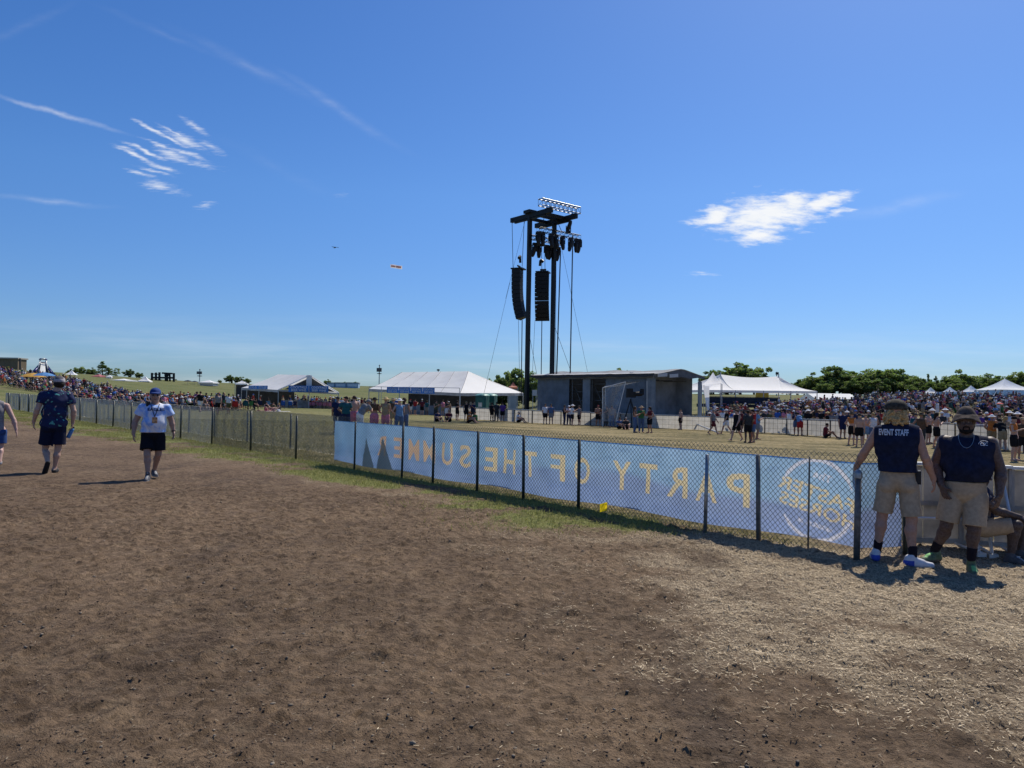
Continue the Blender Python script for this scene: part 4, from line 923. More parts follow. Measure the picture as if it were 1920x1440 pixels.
m, t = mat_new('banner_mesh'); at = t.new('ShaderNodeAttribute'); at.attribute_name = 'run'; bu, bv_, _z = t.sep(at.outputs['Color']); ap = t.new('ShaderNodeAttribute'); ap.attribute_name = 'print'; py_, pp_, tri_ = t.sep(ap.outputs['Color'])
wav = t.math('ADD', t.math('MULTIPLY', t.math('SINE', t.math('MULTIPLY', bu, 1.1)), .07), t.math('MULTIPLY', t.math('SINE', t.math('ADD', t.math('MULTIPLY', bu, 2.7), 1.0)), .03))
hz_ = t.math('ADD', bv_, wav)
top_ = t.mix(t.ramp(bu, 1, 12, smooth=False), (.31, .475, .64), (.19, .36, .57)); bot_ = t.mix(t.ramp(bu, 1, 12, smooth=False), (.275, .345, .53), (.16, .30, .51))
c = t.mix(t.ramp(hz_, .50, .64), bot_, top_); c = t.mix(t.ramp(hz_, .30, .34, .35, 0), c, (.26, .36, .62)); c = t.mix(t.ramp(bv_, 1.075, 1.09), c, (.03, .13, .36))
ax3 = t.comb(bu, bv_, 0.0); c = t.mix(t.ramp(t.noise(ax3, 2.2, 4), .4, .7, 0, .25), c, (.36, .48, .68)); c = t.mix(t.ramp(t.noise(t.mapping(ax3, rot=(0, 0, .8), scale=(1, 5, 1)), 1.6, 4), .5, .75, 0, .3), c, (.07, .15, .32))
c = t.mix(t.math('MULTIPLY', py_, .9), c, t.mix(t.ramp(bu, 6.5, 10), (.70, .57, .32), (.62, .40, .24))); c = t.mix(t.math('MULTIPLY', pp_, .85), c, (.70, .68, .72))
c = t.mix(t.math('MULTIPLY', tri_, .85), c, (.045, .070, .085))
b0 = bsdf(t, c, .7, spec=.2); tr = t.new('ShaderNodeBsdfTranslucent'); t.l.new(c, tr.inputs[0]); mx = t.new('ShaderNodeMixShader'); mx.inputs[0].default_value = .62; t.l.new(b0, mx.inputs[1]); t.l.new(tr.outputs[0], mx.inputs[2])
BANM = finish(m, t, mx.outputs[0])
us = np.concatenate([np.arange(-L2 + .02, 6, .0125), np.arange(6, qL, .02)]); hsv = np.linspace(.11, 1.10, 80); nu, nv = len(us) - 1, 79
QQ, HH = np.meshgrid(us, hsv); off = -.09 + .02 * np.sin(QQ * 1.7) * np.sin(HH * 2.2) + .008 * np.sin(QQ * 6.1 + HH * 3) + .006 * np.sin(QQ * 17 + 4 * HH) * (HH - .5) ** 2 * 3 + .005 * np.sin(QQ * 11.3 - HH * 9)
HK = HH * (1 - .05 * sstep(10, 20, QQ)) + .02 * np.sin(QQ * 2.1) * (HH < .13)
cx, cy = FA[0] + FD[0] * QQ + FN[0] * off, FA[1] + FD[1] * QQ + FN[1] * off
tt = np.clip(-QQ / L2, 0, 1); e0 = fpt(0); cx = np.where(QQ < 0, e0.x + (endp.x - e0.x) * tt + FN[0] * off * (1 - tt), cx); cy = np.where(QQ < 0, e0.y + (endp.y - e0.y) * tt + FN[1] * off * (1 - tt) + .06 * tt, cy)
V = np.stack([cx, cy, ground_np(cx, cy) + HK], -1).reshape(-1, 3) - np.array(ban.location)
ii = np.arange((nu + 1) * (nv + 1)).reshape(nv + 1, nu + 1); Q = np.stack([ii[:-1, :-1], ii[:-1, 1:], ii[1:, 1:], ii[1:, :-1]], -1).reshape(-1, 4)
me = mesh_np('sheet', V, [Q], True); a_ = me.color_attributes.new('run', 'FLOAT_COLOR', 'POINT'); a_.data.foreach_set('color', np.stack([QQ, HH, 0 * QQ, 0 * QQ + 1], -1).astype(np.float32).ravel())
iq = np.clip(((QQ - RQ0) / RES).round().astype(int), 0, NRq - 1); ih = np.clip(((HH - RH0) / RES).round().astype(int), 0, NRh - 1)
a_ = me.color_attributes.new('print', 'FLOAT_COLOR', 'POINT'); a_.data.foreach_set('color', np.stack([print_y[iq, ih], print_p[iq, ih], dark_tri[iq, ih], 0 * QQ + 1], -1).astype(np.float32).ravel())
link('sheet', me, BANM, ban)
# (lettering, emblem and dark triangles are rastered into the sheet above)
# yellow marker flag by the fence
fl = GV(1137, 978); yf = thing('marker_flag', 'small yellow marker flag on a wire stuck in the grass by the fence', 'flag', fl)
mb = MB(); mb.tube([(0, 0, -.03), (.012, 0, .29)], .002, 5); mb.build('wire_stem', GALV, yf)
mb = MB(); mb.grid(lambda i, j: Vector((.012 - .11 * i, .014 * math.sin(i * 5), .16 + .12 * j - .025 * i)), 6, 2); mb.build('flag_sheet', pm('yellow_plastic', (.92, .68, .02), .5, .1, trans=.65), yf)
# ------------------------------------------------------------------ barricades
SHEET = pm('barricade_sheet', (.56, .54, .49), .7, .14, 2.2, .15, trans=.5)
PLY = pm('weathered_panel', (.50, .47, .42), .75, .25, 3.0, .3, trans=.3)
RAIL = pm('pale_rail', (.62, .62, .60), .45, .12, 6, metal=.2)
DKST = pm('dark_steel', (.05, .05, .052), .5, .2, 8, metal=.4)
def barrier(a, b, label, H=1.16, group='grey barricade panels across the field', grid=True):
    a, b = Vector(a), Vector(b); d = b - a; L = d.xy.length; rz = math.atan2(d.y, d.x); r = thing('crowd_barricade', label, 'barricade', a, rz, group)
    dz = b.z - a.z; Z = lambda x: dz * x / L
    mb = MB(); mb.add([(0.03, 0, .05), (L - .03, 0, .05 + dz), (L - .03, .0, H - .04 + dz), (.03, 0, H - .04)], [(0, 1, 2, 3)]); mb.build('sheet', SHEET, r)
    mb = MB(); mb.box((L / 2, -.01, H + dz / 2), (L + .02, .11, .05)); mb.build('top_rail', RAIL, r)
    mb = MB(); 
    for x in (.02, L - .02): mb.tube([(x, -.04, Z(x)), (x, -.04, H + Z(x))], .026, 6)
    if grid:
        for i in range(1, 5): x = L * i / 5; mb.tube([(x, -.045, .05 + Z(x)), (x, -.045, H + Z(x))], .009, 4)
        for z in (.38, .78): mb.tube([(0, -.045, z), (L, -.045, z + dz)], .009, 4)
    mb.build('frame', DKST, r); return r
BLINE = ((845, 785.5), (925, 789), (1000, 794), (1100, 798), (1200, 802), (1320, 807.5), (1450, 815.5), (1560, 825), (1700, 836.5), (1800, 845), (1920, 857), (2060, 873))
line = [GV(*q) for q in BLINE]
pts = [line[0]]
seg = [(line[i], line[i + 1]) for i in range(len(line) - 1)]; tot = sum((b - a).xy.length for a, b in seg); nP = int(tot / 2.45)
def along(s):
    for a, b in seg:
        l = (b - a).xy.length
        if s <= l: p = a.lerp(b, s / l); return Vector((p.x, p.y, G(p.x, p.y)))
        s -= l
    return Vector((b.x, b.y, G(b.x, b.y)))
for i in range(nP):
    a_, b_ = along(tot * i / nP), along(tot * (i + 1) / nP)
    if b_.x / b_.y > .69: break
    w_ = ['one', 'two', 'three', 'four', 'five', 'six', 'seven', 'eight', 'nine', 'ten', 'eleven', 'twelve', 'thirteen', 'fourteen', 'fifteen', 'sixteen', 'seventeen', 'eighteen', 'nineteen', 'twenty', 'twenty-one', 'twenty-two', 'twenty-three', 'twenty-four', 'twenty-five', 'twenty-six', 'twenty-seven', 'twenty-eight', 'twenty-nine', 'thirty']
    barrier(a_, b_, f'grey sheeted barricade panel, number {w_[i]} counting from the portable toilets' if i else 'grey sheeted barricade panel at the toilet end of the row', H=1.16)
# near barricade with diagonal braces beside the guards
nb = [GP(1695, 9.95), GP(1800, 9.9), GP(1895, 9.75), GP(1990, 9.55)]
lab = ['pale barricade panel with braces behind the blond guard', 'pale braced barricade panel behind the guard in the bucket hat', 'pale braced barricade panel behind the seated guard']
for i in range(3):
    a_, b_ = nb[i], nb[i + 1]; d = b_ - a_; L = d.xy.length; r = thing('braced_barricade', lab[i], 'barricade', a_, math.atan2(d.y, d.x), 'braced barricade panels near the guards'); H = 1.06
    mb = MB()
    for k in range(3): mb.box((L * (k + .5) / 3, RN.uniform(-.002, .002), H / 2), (L / 3 - .012, .018, H - .06))
    mb.build('panel', PLY, r); mb = MB(); mb.box((L / 2, -.02, H), (L, .13, .035)); mb.build('top_rail', RAIL, r)
    mb = MB()
    for z in (.08, .55): mb.box((L / 2, -.03, z), (L, .03, .05))
    for x in (.015, L - .015): mb.box((x, -.03, H / 2), (.035, .035, H))
    mb.build('frame', PLY, r)
    for x in ((.18, L - .12) if i else (L - .08,)):
        mb = MB(); mb.tube([(x, -.03, H - .05), (x - .0, -.62, .05)], .019, 8); mb.tube([(x, -.02, .05), (x, -.66, .04)], .019, 8); mb.tube([(x, -.05, .45), (x, -.36, .46)], .012, 6)
        mb.tube([(max(0, x - .7), -.34, .40), (min(L, x + .3), -.34, .40)], .02, 6); mb.box((x, -.64, .025), (.10, .10, .05)); mb.build('brace', RAIL, r)
# loose pale pole lying against the row
tag(MB(GV(1303, 800)).tube([GV(1300, 806) + Vector((0, -.4, .55)), GV(1342, 812) + Vector((0, -.6, .06))], .06, 8).build('loose_pole', RAIL), 'long pale pole leaning low against the barricade past the stage', 'pole').location = GV(1303, 800)
# ------------------------------------------------------------------ delay tower, stage
BLK = pm('black_steel', (.010, .011, .012), .5, .3, 2, spec=.3); BLKP = pm('black_plastic', (.012, .012, .014), .5)
ALU = pm('truss_aluminium', (.30, .31, .33), .4, .2, 8, metal=.7)
p1 = GP(987, 73.0); bd = Vector((.64, -.77, 0)); td = Vector((.79, .62, 0)); p2 = p1 + td * 3.1; p2.z = G(p2.x, p2.y)
tw = thing('speaker_tower', 'tall black twin mast speaker tower with lights and truss on top', 'tower', p1)
ztop = 19.8; z0 = p1.z
for p in (p1, p2):
    mb = MB(p1); mb.box(p + Vector((0, 0, ztop / 2)), (.34, .34, ztop), .67); o = mb.build('mast', BLK, tw)
    mb = MB(p1); mb.box(p + Vector((0, 0, .25)), (1.3, .9, .5), .67); mb.build('base_plate', BLK, tw)
    mb = MB(p1); mb.beam(p - bd * 2.75 + Vector((0, 0, ztop - .15)), p + bd * 3.1 + Vector((0, 0, ztop - .15)), .32, .44); mb.beam(p - bd * 2.2 + Vector((0, 0, ztop - .46)), p + bd * 2.2 + Vector((0, 0, ztop - .46)), .2, .16); mb.build('arm', BLK, tw)
    mb = MB(p1); mb.box(p + Vector((0, 0, ztop + .2)), (.9, .9, .28), .67); mb.build('sleeve_block', BLK, tw)
mb = MB(p1)
for k in (-1.0, .6, 1.5): mb.beam(p1 + bd * k + Vector((0, 0, ztop - .1)), p2 + bd * k + Vector((0, 0, ztop - .1)), .2, .3)
mb.build('cross_beam', BLK, tw)
def truss(mb, a, b, s=.55, r=.035, n=10):
    a, b = Vector(a), Vector(b); d = (b - a).normalized(); sd = d.cross(Vector((0, 0, 1))).normalized() * s / 2; up = Vector((0, 0, s / 2)); cs = [sd + up, sd - up, -sd - up, -sd + up]
    for c in cs: mb.tube([a + c, b + c], r, 6)
    for i in range(n + 1):
        q = a.lerp(b, i / n)
        for k in range(4): mb.tube([q + cs[k], q + cs[(k + 1) % 4]], r * .6, 4)
        if i < n:
            q2 = a.lerp(b, (i + 1) / n)
            for k in range(4): mb.tube([q + cs[k], q2 + cs[(k + 1) % 4]], r * .55, 4)
mb = MB(p1); q = bd * 2.75 + Vector((0, 0, ztop + .46)); truss(mb, p1 + q - td * 1.1, p2 + q + td * .55, .62, .045, 9); mb.build('box_truss', ALU, tw)
mb = MB(p1); lq = bd * .9 + Vector((0, 0, ztop - 1.55)); la, lb = p1 + lq + td * .3, p1 + lq + td * 5.6; truss(mb, la, lb, .42, .03, 10); mb.build('light_bar', BLK, tw)
mb = MB(p1)
for k in (.15, .5, .8): mb.tube([la.lerp(lb, k * .7) + Vector((0, 0, .2)), p1 + bd * .9 + td * (.6 + 2.5 * k) + Vector((0, 0, ztop - .3))], .03, 5)
mb.build('light_bar_hanger', BLK, tw)
def mover(q, tilt=0.0, s=1.0, up=False):
    o = Vector(q) - p1; mb = MB(); dn = -1 if not up else 1
    mb.box(o + Vector((0, 0, dn * .12 * s)), (.36 * s, .30 * s, .2 * s), .3)
    for x in (-.2, .2): mb.box(o + Vector((x * s, 0, dn * .42 * s)), (.07 * s, .12 * s, .5 * s))
    a = o + Vector((0, 0, dn * .42 * s)); d = Vector((math.sin(tilt), 0, dn * math.cos(tilt))); mb.tube([a - d * .3 * s, a + d * .1 * s, a + d * .55 * s, a + d * .75 * s], [.12 * s, .19 * s, .17 * s, .11 * s], 10)
    return mb.build('moving_light', BLKP, tw)
for k in (.0, .1, .3, .42, .58, .78, .92, 1.0): mover(la.lerp(lb, k) - Vector((0, 0, .2)), RN.uniform(-.25, .25), 1.15)
lq2 = la - bd * 1.2 - Vector((0, 0, .55))
for k in (.12, .22, .4, .5, .68): mover(lq2.lerp(lb - bd * 1.2 - Vector((0, 0, .55)), k) - Vector((0, 0, .45)), RN.uniform(-.3, .3), 1.2)
mb = MB(p1); truss(mb, lq2, lb - bd * 1.2 - td * 1.2 - Vector((0, 0, .55)), .4, .03, 8); mb.build('light_bar', BLK, tw)
mover(la.lerp(lb, .72) + Vector((0, 0, .2)), .3, 1.1, True)
def array(u, d, vt, vb, face, wid, name_lab):
    top = PX(u, vt, d); bot = PX(u, vb, d); H = top.z - bot.z; n = 12; r = thing('speaker_array', name_lab, 'loudspeaker', top - Vector((0, 0, H)), math.atan2(face[1], face[0]) + PI / 2)
    z = H; y = 0; ang = 0
    for i in range(n):   # boxes curl backwards under themselves like a banana
        ang = math.radians(1.2 * max(0, i - 2) ** 1.25); h = H / n * .97; mb = MB(); R_ = Matrix.Rotation(ang, 3, 'X')
        c = Vector((0, y, z - h / 2)); prof = [(-wid / 2, -.40), (wid / 2, -.40), (wid / 2 * .72, .40), (-wid / 2 * .72, .40)]
        vs = [c + R_ @ Vector((x, yy_, zz_)) for zz_ in (-h * .47, h * .47) for x, yy_ in prof]; mb.add(vs, [(3, 2, 1, 0), (4, 5, 6, 7), (0, 1, 5, 4), (1, 2, 6, 5), (2, 3, 7, 6), (3, 0, 4, 7)])
        mb.build('cabinet', BLKP, r); dv = R_ @ Vector((0, 0, -h * 1.02)); y += dv.y; z += dv.z
    mb = MB(); mb.box((0, .05, H + .08), (wid * .9, 1.2, .12)); mb.tube([(-.3, .1, H + .35), (.3, .1, H + .35)], .09, 8); mb.tube([(0, .1, H + .1), (0, .1, H + .4)], .06, 6); mb.build('rigging_frame', BLK, r)
    mb = MB(); hh = H + (505 - 490) * d / FPX * 1.2; mb.tube([(-.35, .1, H + .75), (-.3, .1, H + 1.3)], .13, 8); mb.tube([(-.3, .1, H + 1.35), (.0, .1, H + 1.15)], .16, 8); mb.build('hoist_motor', BLKP, r)
    return r
array(971, 75.2, 506, 600, (-.93, .37), 1.25, 'black curved speaker array seen from the side, hanging on the nearer mast')
array(1018, 77.0, 512, 602, (-.25, -.97), 1.45, 'black speaker array seen square on, hanging on the farther mast')
def wire(name, pts, r, par=tw, m=BLKP): mb = MB(p1); mb.tube([Vector(p) for p in pts], r, 5); return mb.build(name, m, par)
for (u, v, u2, v2, d) in ((960, 410, 962, 506, 75.2), (983, 412, 979, 500, 75.2), (1015, 440, 1016, 512, 77), (1021, 440, 1022, 512, 77)): wire('hoist_chain', [PX(u, v, d), PX(u2, v2, d)], .028)
for (u, v, u2, v2, d, r) in ((979, 600, 977, 755, 75, .045), (1016, 602, 1014, 755, 77, .045), (1051, 470, 1042, 755, 74, .06), (1074, 440, 1068, 755, 74, .06)): wire('cable', [PX(u, v, d), PX(u2, v2, d)], r)
for (a, b, r) in (((956, 530, 74), (905, 748, 66), .013), ((985, 412, 73), (948, 560, 72), .012), ((1054, 470, 75), (1108, 728, 80), .014), ((1039, 610, 75), (1082, 728, 84), .02), ((991, 620, 74), (1014, 742, 80), .02), ((972, 600, 75), (975, 750, 75), .018), ((1003, 600, 77), (996, 750, 77), .016), ((1043, 470, 75), (1041, 750, 75), .02)): wire('guy_wire', [PX(*a), PX(*b)], r)

# --- covered stage
SC_ = GP(1222, 66); SL = GP(1007, 75); SR = GP(1316, 70.5); uL = Vector((SL.x - SC_.x, SL.y - SC_.y, 0)); LL = uL.length; uL /= LL; uR = Vector((SR.x - SC_.x, SR.y - SC_.y, 0)); LR = uR.length; uR /= LR
stg = thing('mobile_stage', 'covered stage with grey drapes, open end and pale scalloped roof', 'stage', SC_)
zb = SC_.z; HS = 4.55
def sp(l, r, z): return SC_ + uL * l + uR * r + Vector((0, 0, z))
def fol(name, l0, r0, l1, r1, zlo, zhi, m, amp=.05, n=60, f=26, taper=0, par=stg):
    a, b = sp(l0, r0, 0), sp(l1, r1, 0); d = (b - a); nrm_ = Vector((d.y, -d.x, 0)).normalized(); L = d.length; mb = MB(SC_)
    def fn(i, j):
        x = i if not taper else .5 + (i - .5) * (1 - taper * j) ; q = a + d * x; s_ = amp * (math.sin(x * L * f / 6) + .5 * math.sin(x * L * f / 2.7 + 1)) * (1 - .4 * j); return q + nrm_ * s_ + Vector((0, 0, zlo + (zhi - zlo) * j))
    mb.grid(fn, n, 8); return mb.build(name, m, par, True)
DRP = pm('grey_drape', (.17, .205, .245), .9, .15, 1.5, .1, trans=.12); DRP2 = pm('pale_grey_drape', (.25, .29, .33), .9, .15, 1.5, .1, trans=.2); INN = pm('dark_backdrop', (.20, .22, .25), .9, .25, .8); TARP = pm('roof_tarp', (.66, .67, .68), .6, .1, 1.5, .1, trans=.35); TARPG = pm('grey_roof_tarp', (.22, .23, .24), .6, .3, 1.5, .2, trans=.15)
def lu(u):  # distance along the long side of photo column u
    k = (u - CU) / FPX; return (k * SC_.y - SC_.x) / (uL.x - k * uL.y)
fol('drape', lu(1008), 0, lu(1068), 0, .2, HS - .25, DRP, .045, 60, 30); fol('drape', lu(1093), 0, lu(1107), 0, .2, HS - .3, DRP2, .07, 40, 40); fol('drape', lu(1136), 0, lu(1212), 0, .2, HS - .25, DRP, .045, 80, 30)
fol('drape', lu(1214), -.12, -.15, .25, .1, HS - .2, DRP2, .07, 40, 40); fol('drape', .1, LR - .55, .1, LR + .1, .1, HS - .35, DRP2, .06, 40, 34, .0)
fol('backdrop', LL - .3, .1, LL - .3, LR, .2, HS + .1, INN, .01, 8); fol('backdrop', .9, LR - .2, LL, LR - .2, .2, HS + .12, INN, .012, 12); fol('backdrop', 2.6, .3, 2.6, LR - .2, .2, HS + .3, INN, .02, 20)
mb = MB(SC_); mb.box(sp(LL / 2, LR / 2, .62), (LL, LR, .25), math.atan2(uL.y, uL.x)); mb.build('deck', pm('stage_deck', (.04, .04, .042), .7), stg)
mb = MB(SC_)
for l in (0.15, lu(1135), lu(1107), lu(1093), lu(1070), LL - .1):
    for r in (.25, LR - .25): mb.tube([sp(l, r, 0), sp(l, r, HS - .1)], .06, 6)
for z in (1.5, 2.3, 3.1, 3.8): mb.tube([sp(.3, .6, z), sp(LL - .3, .6, z)], .045, 5)
for l0, l1 in ((.4, 3.2), (lu(1135), lu(1107)), (lu(1093), lu(1070))):
    mb.tube([sp(l0, .55, .8), sp(l1, .55, 3.6)], .045, 5); mb.tube([sp(l1, .55, .8), sp(l0, .55, 2.2)], .035, 5)
for r in (1.2, 3.0, 5.0): mb.tube([sp(.2, r, HS - .4), sp(3.4, r, HS - .4)], .05, 5)
mb.tube([sp(.6, .8, 2.6), sp(3.3, 3.4, .9)], .05, 5); mb.tube([sp(.6, 1.2, 1.1), sp(.6, LR - 1, 1.1)], .04, 5)
mb.build('scaffold_frame', pm('scaffold_steel', (.12, .125, .13), .5, .2, 6, metal=.5), stg)
def roof(l, r):   # l 0..1 along the long side, r 0..1 from the near eave over the ridge to the far eave
    x = -.30 + (LL + .75) * l; y = -.45 + (LR + .8) * r; h = HS + .62 * (1 - abs(r - .52) / .52) ** .85 + .02 * math.sin(l * 40) ; return x, y, h - .05 * math.sin(r * 9 + l * 13)
mb = MB(SC_); mb.grid(lambda i, j: sp(*roof(i, j)), 40, 16)
mb.build('roof', TARPG, stg, True)
mb = MB(SC_); mb.grid(lambda i, j: sp(-.58 + (LL + 1.1) * i, -.5 - .03 * j, HS + .12 - j * (.20 + .10 * abs(math.sin(i * 19)))), 80, 2); mb.build('eave_skirt', pm('dark_skirt', (.05, .052, .055), .8), stg, True)
mb = MB(SC_); mb.grid(lambda i, j: sp(-.62 + (LL + 1.1) * i, -.56 + .9 * j, HS + .14 + .10 * j - .05 * abs(math.sin(i * 19)) * (1 - j)), 80, 4); mb.build('roof_flap', TARP, stg, True)
mb = MB(SC_); pts_ = [sp(-.24, r_ * (LR + .3) - .3, HS + .62 * (1 - abs(r_ - .52) / .52) ** .85 - .03) for r_ in [k / 14 for k in range(15)]]; lo_ = [sp(-.24, r_ * (LR + .3) - .3, HS - .12 - .06 * math.sin(r_ * 20)) for r_ in [k / 14 for k in range(15)]]
for k in range(14): mb.add([pts_[k], pts_[k + 1], lo_[k + 1], lo_[k]], [(0, 1, 2, 3)])
mb.build('gable', pm('gable_tarp', (.10, .105, .115), .7, .4, 1.2, .2), stg)
mb = MB(SC_); mb.beam(sp(-.2, -.15, HS - .13), sp(LL + .1, -.15, HS - .13), .16, .30); mb.build('fascia_beam', pm('grey_fascia', (.16, .17, .18), .7), stg)
mb = MB(SC_)
for r0_, r1_ in ((.3, 1.6), (1.9, 3.1)): mb.grid(lambda i, j: sp(-.3, r0_ + (r1_ - r0_) * i, HS + .12 - .3 * j + .1 * i), 4, 2)
mb.build('white_liner', pm('white_liner', (.78, .79, .8), .6, .05, trans=.4), stg)
mb = MB(SC_); mb.lathe(sp(.8, 1.0, 2.95), [(.001, -.17), (.17, 0), (.001, .17)], 12); mb.build('bulb_cover', pm('white_globe', (.85, .85, .82), .4, .02), stg, True)
# tarp shelter and broadcast camera on the riser beside the stage
q = GP(1150, 63.7); sh_ = thing('tarp_shelter', 'slanted clear tarp shelter over the camera riser before the stage', 'shelter', q)
def tp(u, v, d=63.7): return PX(u, v, d) - q
mb = MB(); 
for a, b in (((1130, 800, 63), (1130, 727, 63)), ((1173, 716, 63), (1155, 790, 63)), ((1130, 727, 63), (1173, 716, 63)), ((1135, 800, 66), (1135, 724, 66)), ((1213, 714, 66), (1213, 800, 66))): mb.tube([tp(*a), tp(*b)], .035, 6)
mb.build('shelter_frame', RAIL, sh_)
CLR, t = mat_new('clear_sheet'); co = t.new('ShaderNodeTexCoord').outputs['Object']; g0 = bsdf(t, (.35, .37, .39), .3, spec=.5); tr = t.new('ShaderNodeBsdfTransparent'); mx = t.new('ShaderNodeMixShader'); t.l.new(t.ramp(t.noise(co, 1.6, 5), .3, .7, .25, .6), mx.inputs[0]); t.l.new(tr.outputs[0], mx.inputs[1]); t.l.new(g0, mx.inputs[2]); finish(CLR, t, mx.outputs[0])
mb = MB(); A_, B_, C_, D_ = tp(1130, 727, 63), tp(1173, 716, 63), tp(1150, 790, 63), tp(1130, 790, 63)
mb.grid(lambda i, j: (A_.lerp(B_, i)).lerp(D_.lerp(C_, i), j) + Vector((0, .12 * math.sin(i * 9 + j * 4), 0)), 16, 10); mb.grid(lambda i, j: A_.lerp(B_, i).lerp(tp(1135, 724, 66).lerp(tp(1213, 714, 66), i), j) + Vector((0, 0, -.15 * math.sin(i * 3.1) * math.sin(j * 3.1))), 10, 8); mb.build('clear_tarp', CLR, sh_, True)
q = GP(1182, 64.6); cm = thing('broadcast_camera', 'broadcast camera with long lens on a tall tripod beside the stage', 'camera', q); zc = PX(1182, 740, 64.6).z - q.z
mb = MB(); 
for a in (0, 2.1, 4.2): mb.tube([(0, 0, zc - .35), (.75 * math.cos(a + .5), .75 * math.sin(a + .5), 0)], .05, 6)
mb.build('tripod', BLKP, cm); mb = MB(); mb.box((0, 0, zc), (.75, .4, .5), .2); mb.box((-.1, 0, zc + .38), (.5, .3, .28), .2); mb.tube([(.3, 0, zc + .05), (.95, .1, zc + .12)], .2, 10); mb.box((.95, .1, zc + .25), (.28, .3, .5)); mb.build('camera_head', BLKP, cm)
# ------------------------------------------------------------------ tents and far structures
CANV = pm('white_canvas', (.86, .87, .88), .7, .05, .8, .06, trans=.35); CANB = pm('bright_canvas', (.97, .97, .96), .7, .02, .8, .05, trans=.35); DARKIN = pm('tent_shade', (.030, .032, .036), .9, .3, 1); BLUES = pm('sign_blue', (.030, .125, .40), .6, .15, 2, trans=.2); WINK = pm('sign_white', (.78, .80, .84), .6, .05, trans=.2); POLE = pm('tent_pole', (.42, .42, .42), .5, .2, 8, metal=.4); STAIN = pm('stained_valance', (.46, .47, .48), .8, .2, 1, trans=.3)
def patch(mb, A, B, C, D, nu=14, nv=10, sag=.0, rip=0.0, m=0):
    """A-B eave, D-C ridge"""
    A, B, C, D = map(Vector, (A, B, C, D))
    mb.grid(lambda i, j: A.lerp(B, i).lerp(D.lerp(C, i), j) + Vector((0, 0, -sag * math.sin(PI * j) * (.6 + .4 * math.sin(PI * i)) + rip * math.sin(i * 31) * (1 - j) * j * 3)), nu, nv, m)
def valance(mb, A, B, h=.35, m=0, n=30):
    A, B = Vector(A), Vector(B); mb.grid(lambda i, j: A.lerp(B, i) - Vector((0, 0, h * j * (.9 + .1 * abs(math.sin(i * n * .5))))), n, 2, m)
def pole(root, org, top, r=.06, name='pole', zmin=None):
    g = Vector((top.x, top.y, G(top.x, top.y))); mb = MB(org); mb.tube([g, top], r, 6); return mb.build(name, POLE, root)
def sign(root, org, a, b, h, txt, n=1, lean=.0):
    """blue banner from a to b (top edge), n panels of lettering"""
    a, b = Vector(a), Vector(b); d = (b - a); L = d.length; u = d / L; nr_ = Vector((u.y, -u.x, 0)).normalized()
    if nr_.dot(a) > 0: nr_ = -nr_; 
    mb = MB(org); mb.add([a, b, b - Vector((0, 0, h)), a - Vector((0, 0, h))], [(3, 2, 1, 0)]); s_ = mb.build('sign', BLUES, root)
    V, F = text_np(txt, 1, 0, .015, line=.92); lo, hi = V.min(0), V.max(0); c = (lo + hi) / 2; sz = hi - lo
    for i in range(n):
        ctr = a + u * L * (i + .5) / n - Vector((0, 0, h / 2)) + nr_ * .05; w_ = L / n * .80
        W = [ctr + u * (v[0] - c[0]) / sz[0] * w_ + Vector((0, 0, (v[1] - c[1]) / sz[1] * h * .76)) - Vector(org) for v in V]; link('lettering', mesh_np('lettering', np.array([tuple(q) for q in W]), F), WINK, s_)
    return s_
CBW = 'COCKTAILS\nBEER WINE'
# --- large bar tent in the middle
eC, eL, eR = PX(863, 737, 88), PX(692, 729, 95), PX(981, 737, 99); eB = eL + eR - eC; dl = (eL - eC); dl.z = 0; dl.normalize(); M_ = (eC + eR) / 2
P2 = PX(878, 696, 95.4); P1 = PX(754, 698, 100.8); org = GP(863, 88)
tm = thing('bar_tent', 'long white hipped tent with a row of blue cocktail signs', 'tent', org)
mb = MB(org); n = 5
for i in range(n):
    a, b = i / n, (i + 1) / n; patch(mb, eL.lerp(eC, a), eL.lerp(eC, b), P1.lerp(P2, b), P1.lerp(P2, a), 10, 8, .16, .03)
mb.build('roof', CANV, tm, True)
mb = MB(org); patch(mb, eC, eR, P2, P2, 14, 10, .22); patch(mb, eR, eB, P1, P2, 10, 6, .1); mb.build('roof', CANB, tm, True)  # same canvas as the long side; sunlight put into a brighter colour
mb = MB(org); 
for i in range(n + 1): mb.tube([P1.lerp(P2, i / n) + Vector((0, 0, .02)), P1.lerp(P2, i / n).lerp(eL.lerp(eC, i / n), .5) - Vector((0, 0, .13)), eL.lerp(eC, i / n)], .03, 5)
mb.build('seam_rope', pm('seam_grey', (.30, .30, .31), .8), tm)
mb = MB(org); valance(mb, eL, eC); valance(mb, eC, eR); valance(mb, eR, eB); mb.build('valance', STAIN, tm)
for q in (eL, eL.lerp(eC, .35), eL.lerp(eC, .68), eC, eC.lerp(eR, .5), eR, eB): pole(tm, org, q)
fa, fb = PX(692, 725, 86), PX(862, 727.5, 86)
mb = MB(org); mb.tube([fa, fb], .03, 5)
for q in (fa, PX(715, 725.5, 86), fb): mb.tube([q, Vector((q.x, q.y, G(q.x, q.y)))], .035, 5)
mb.build('sign_frame', POLE, tm)
for i in range(4): sign(tm, org, PX(725.5 + 22.5 * i, 725.5 + .45 * i, 85.9), PX(725.5 + 22.5 * (i + 1) - .4, 725.5 + .45 * (i + 1), 85.9), .66, CBW)
mb = MB(org); a = PX(735, 770, 91.5); b = PX(858, 776, 89); inn = dl.cross(Vector((0, 0, 1)));
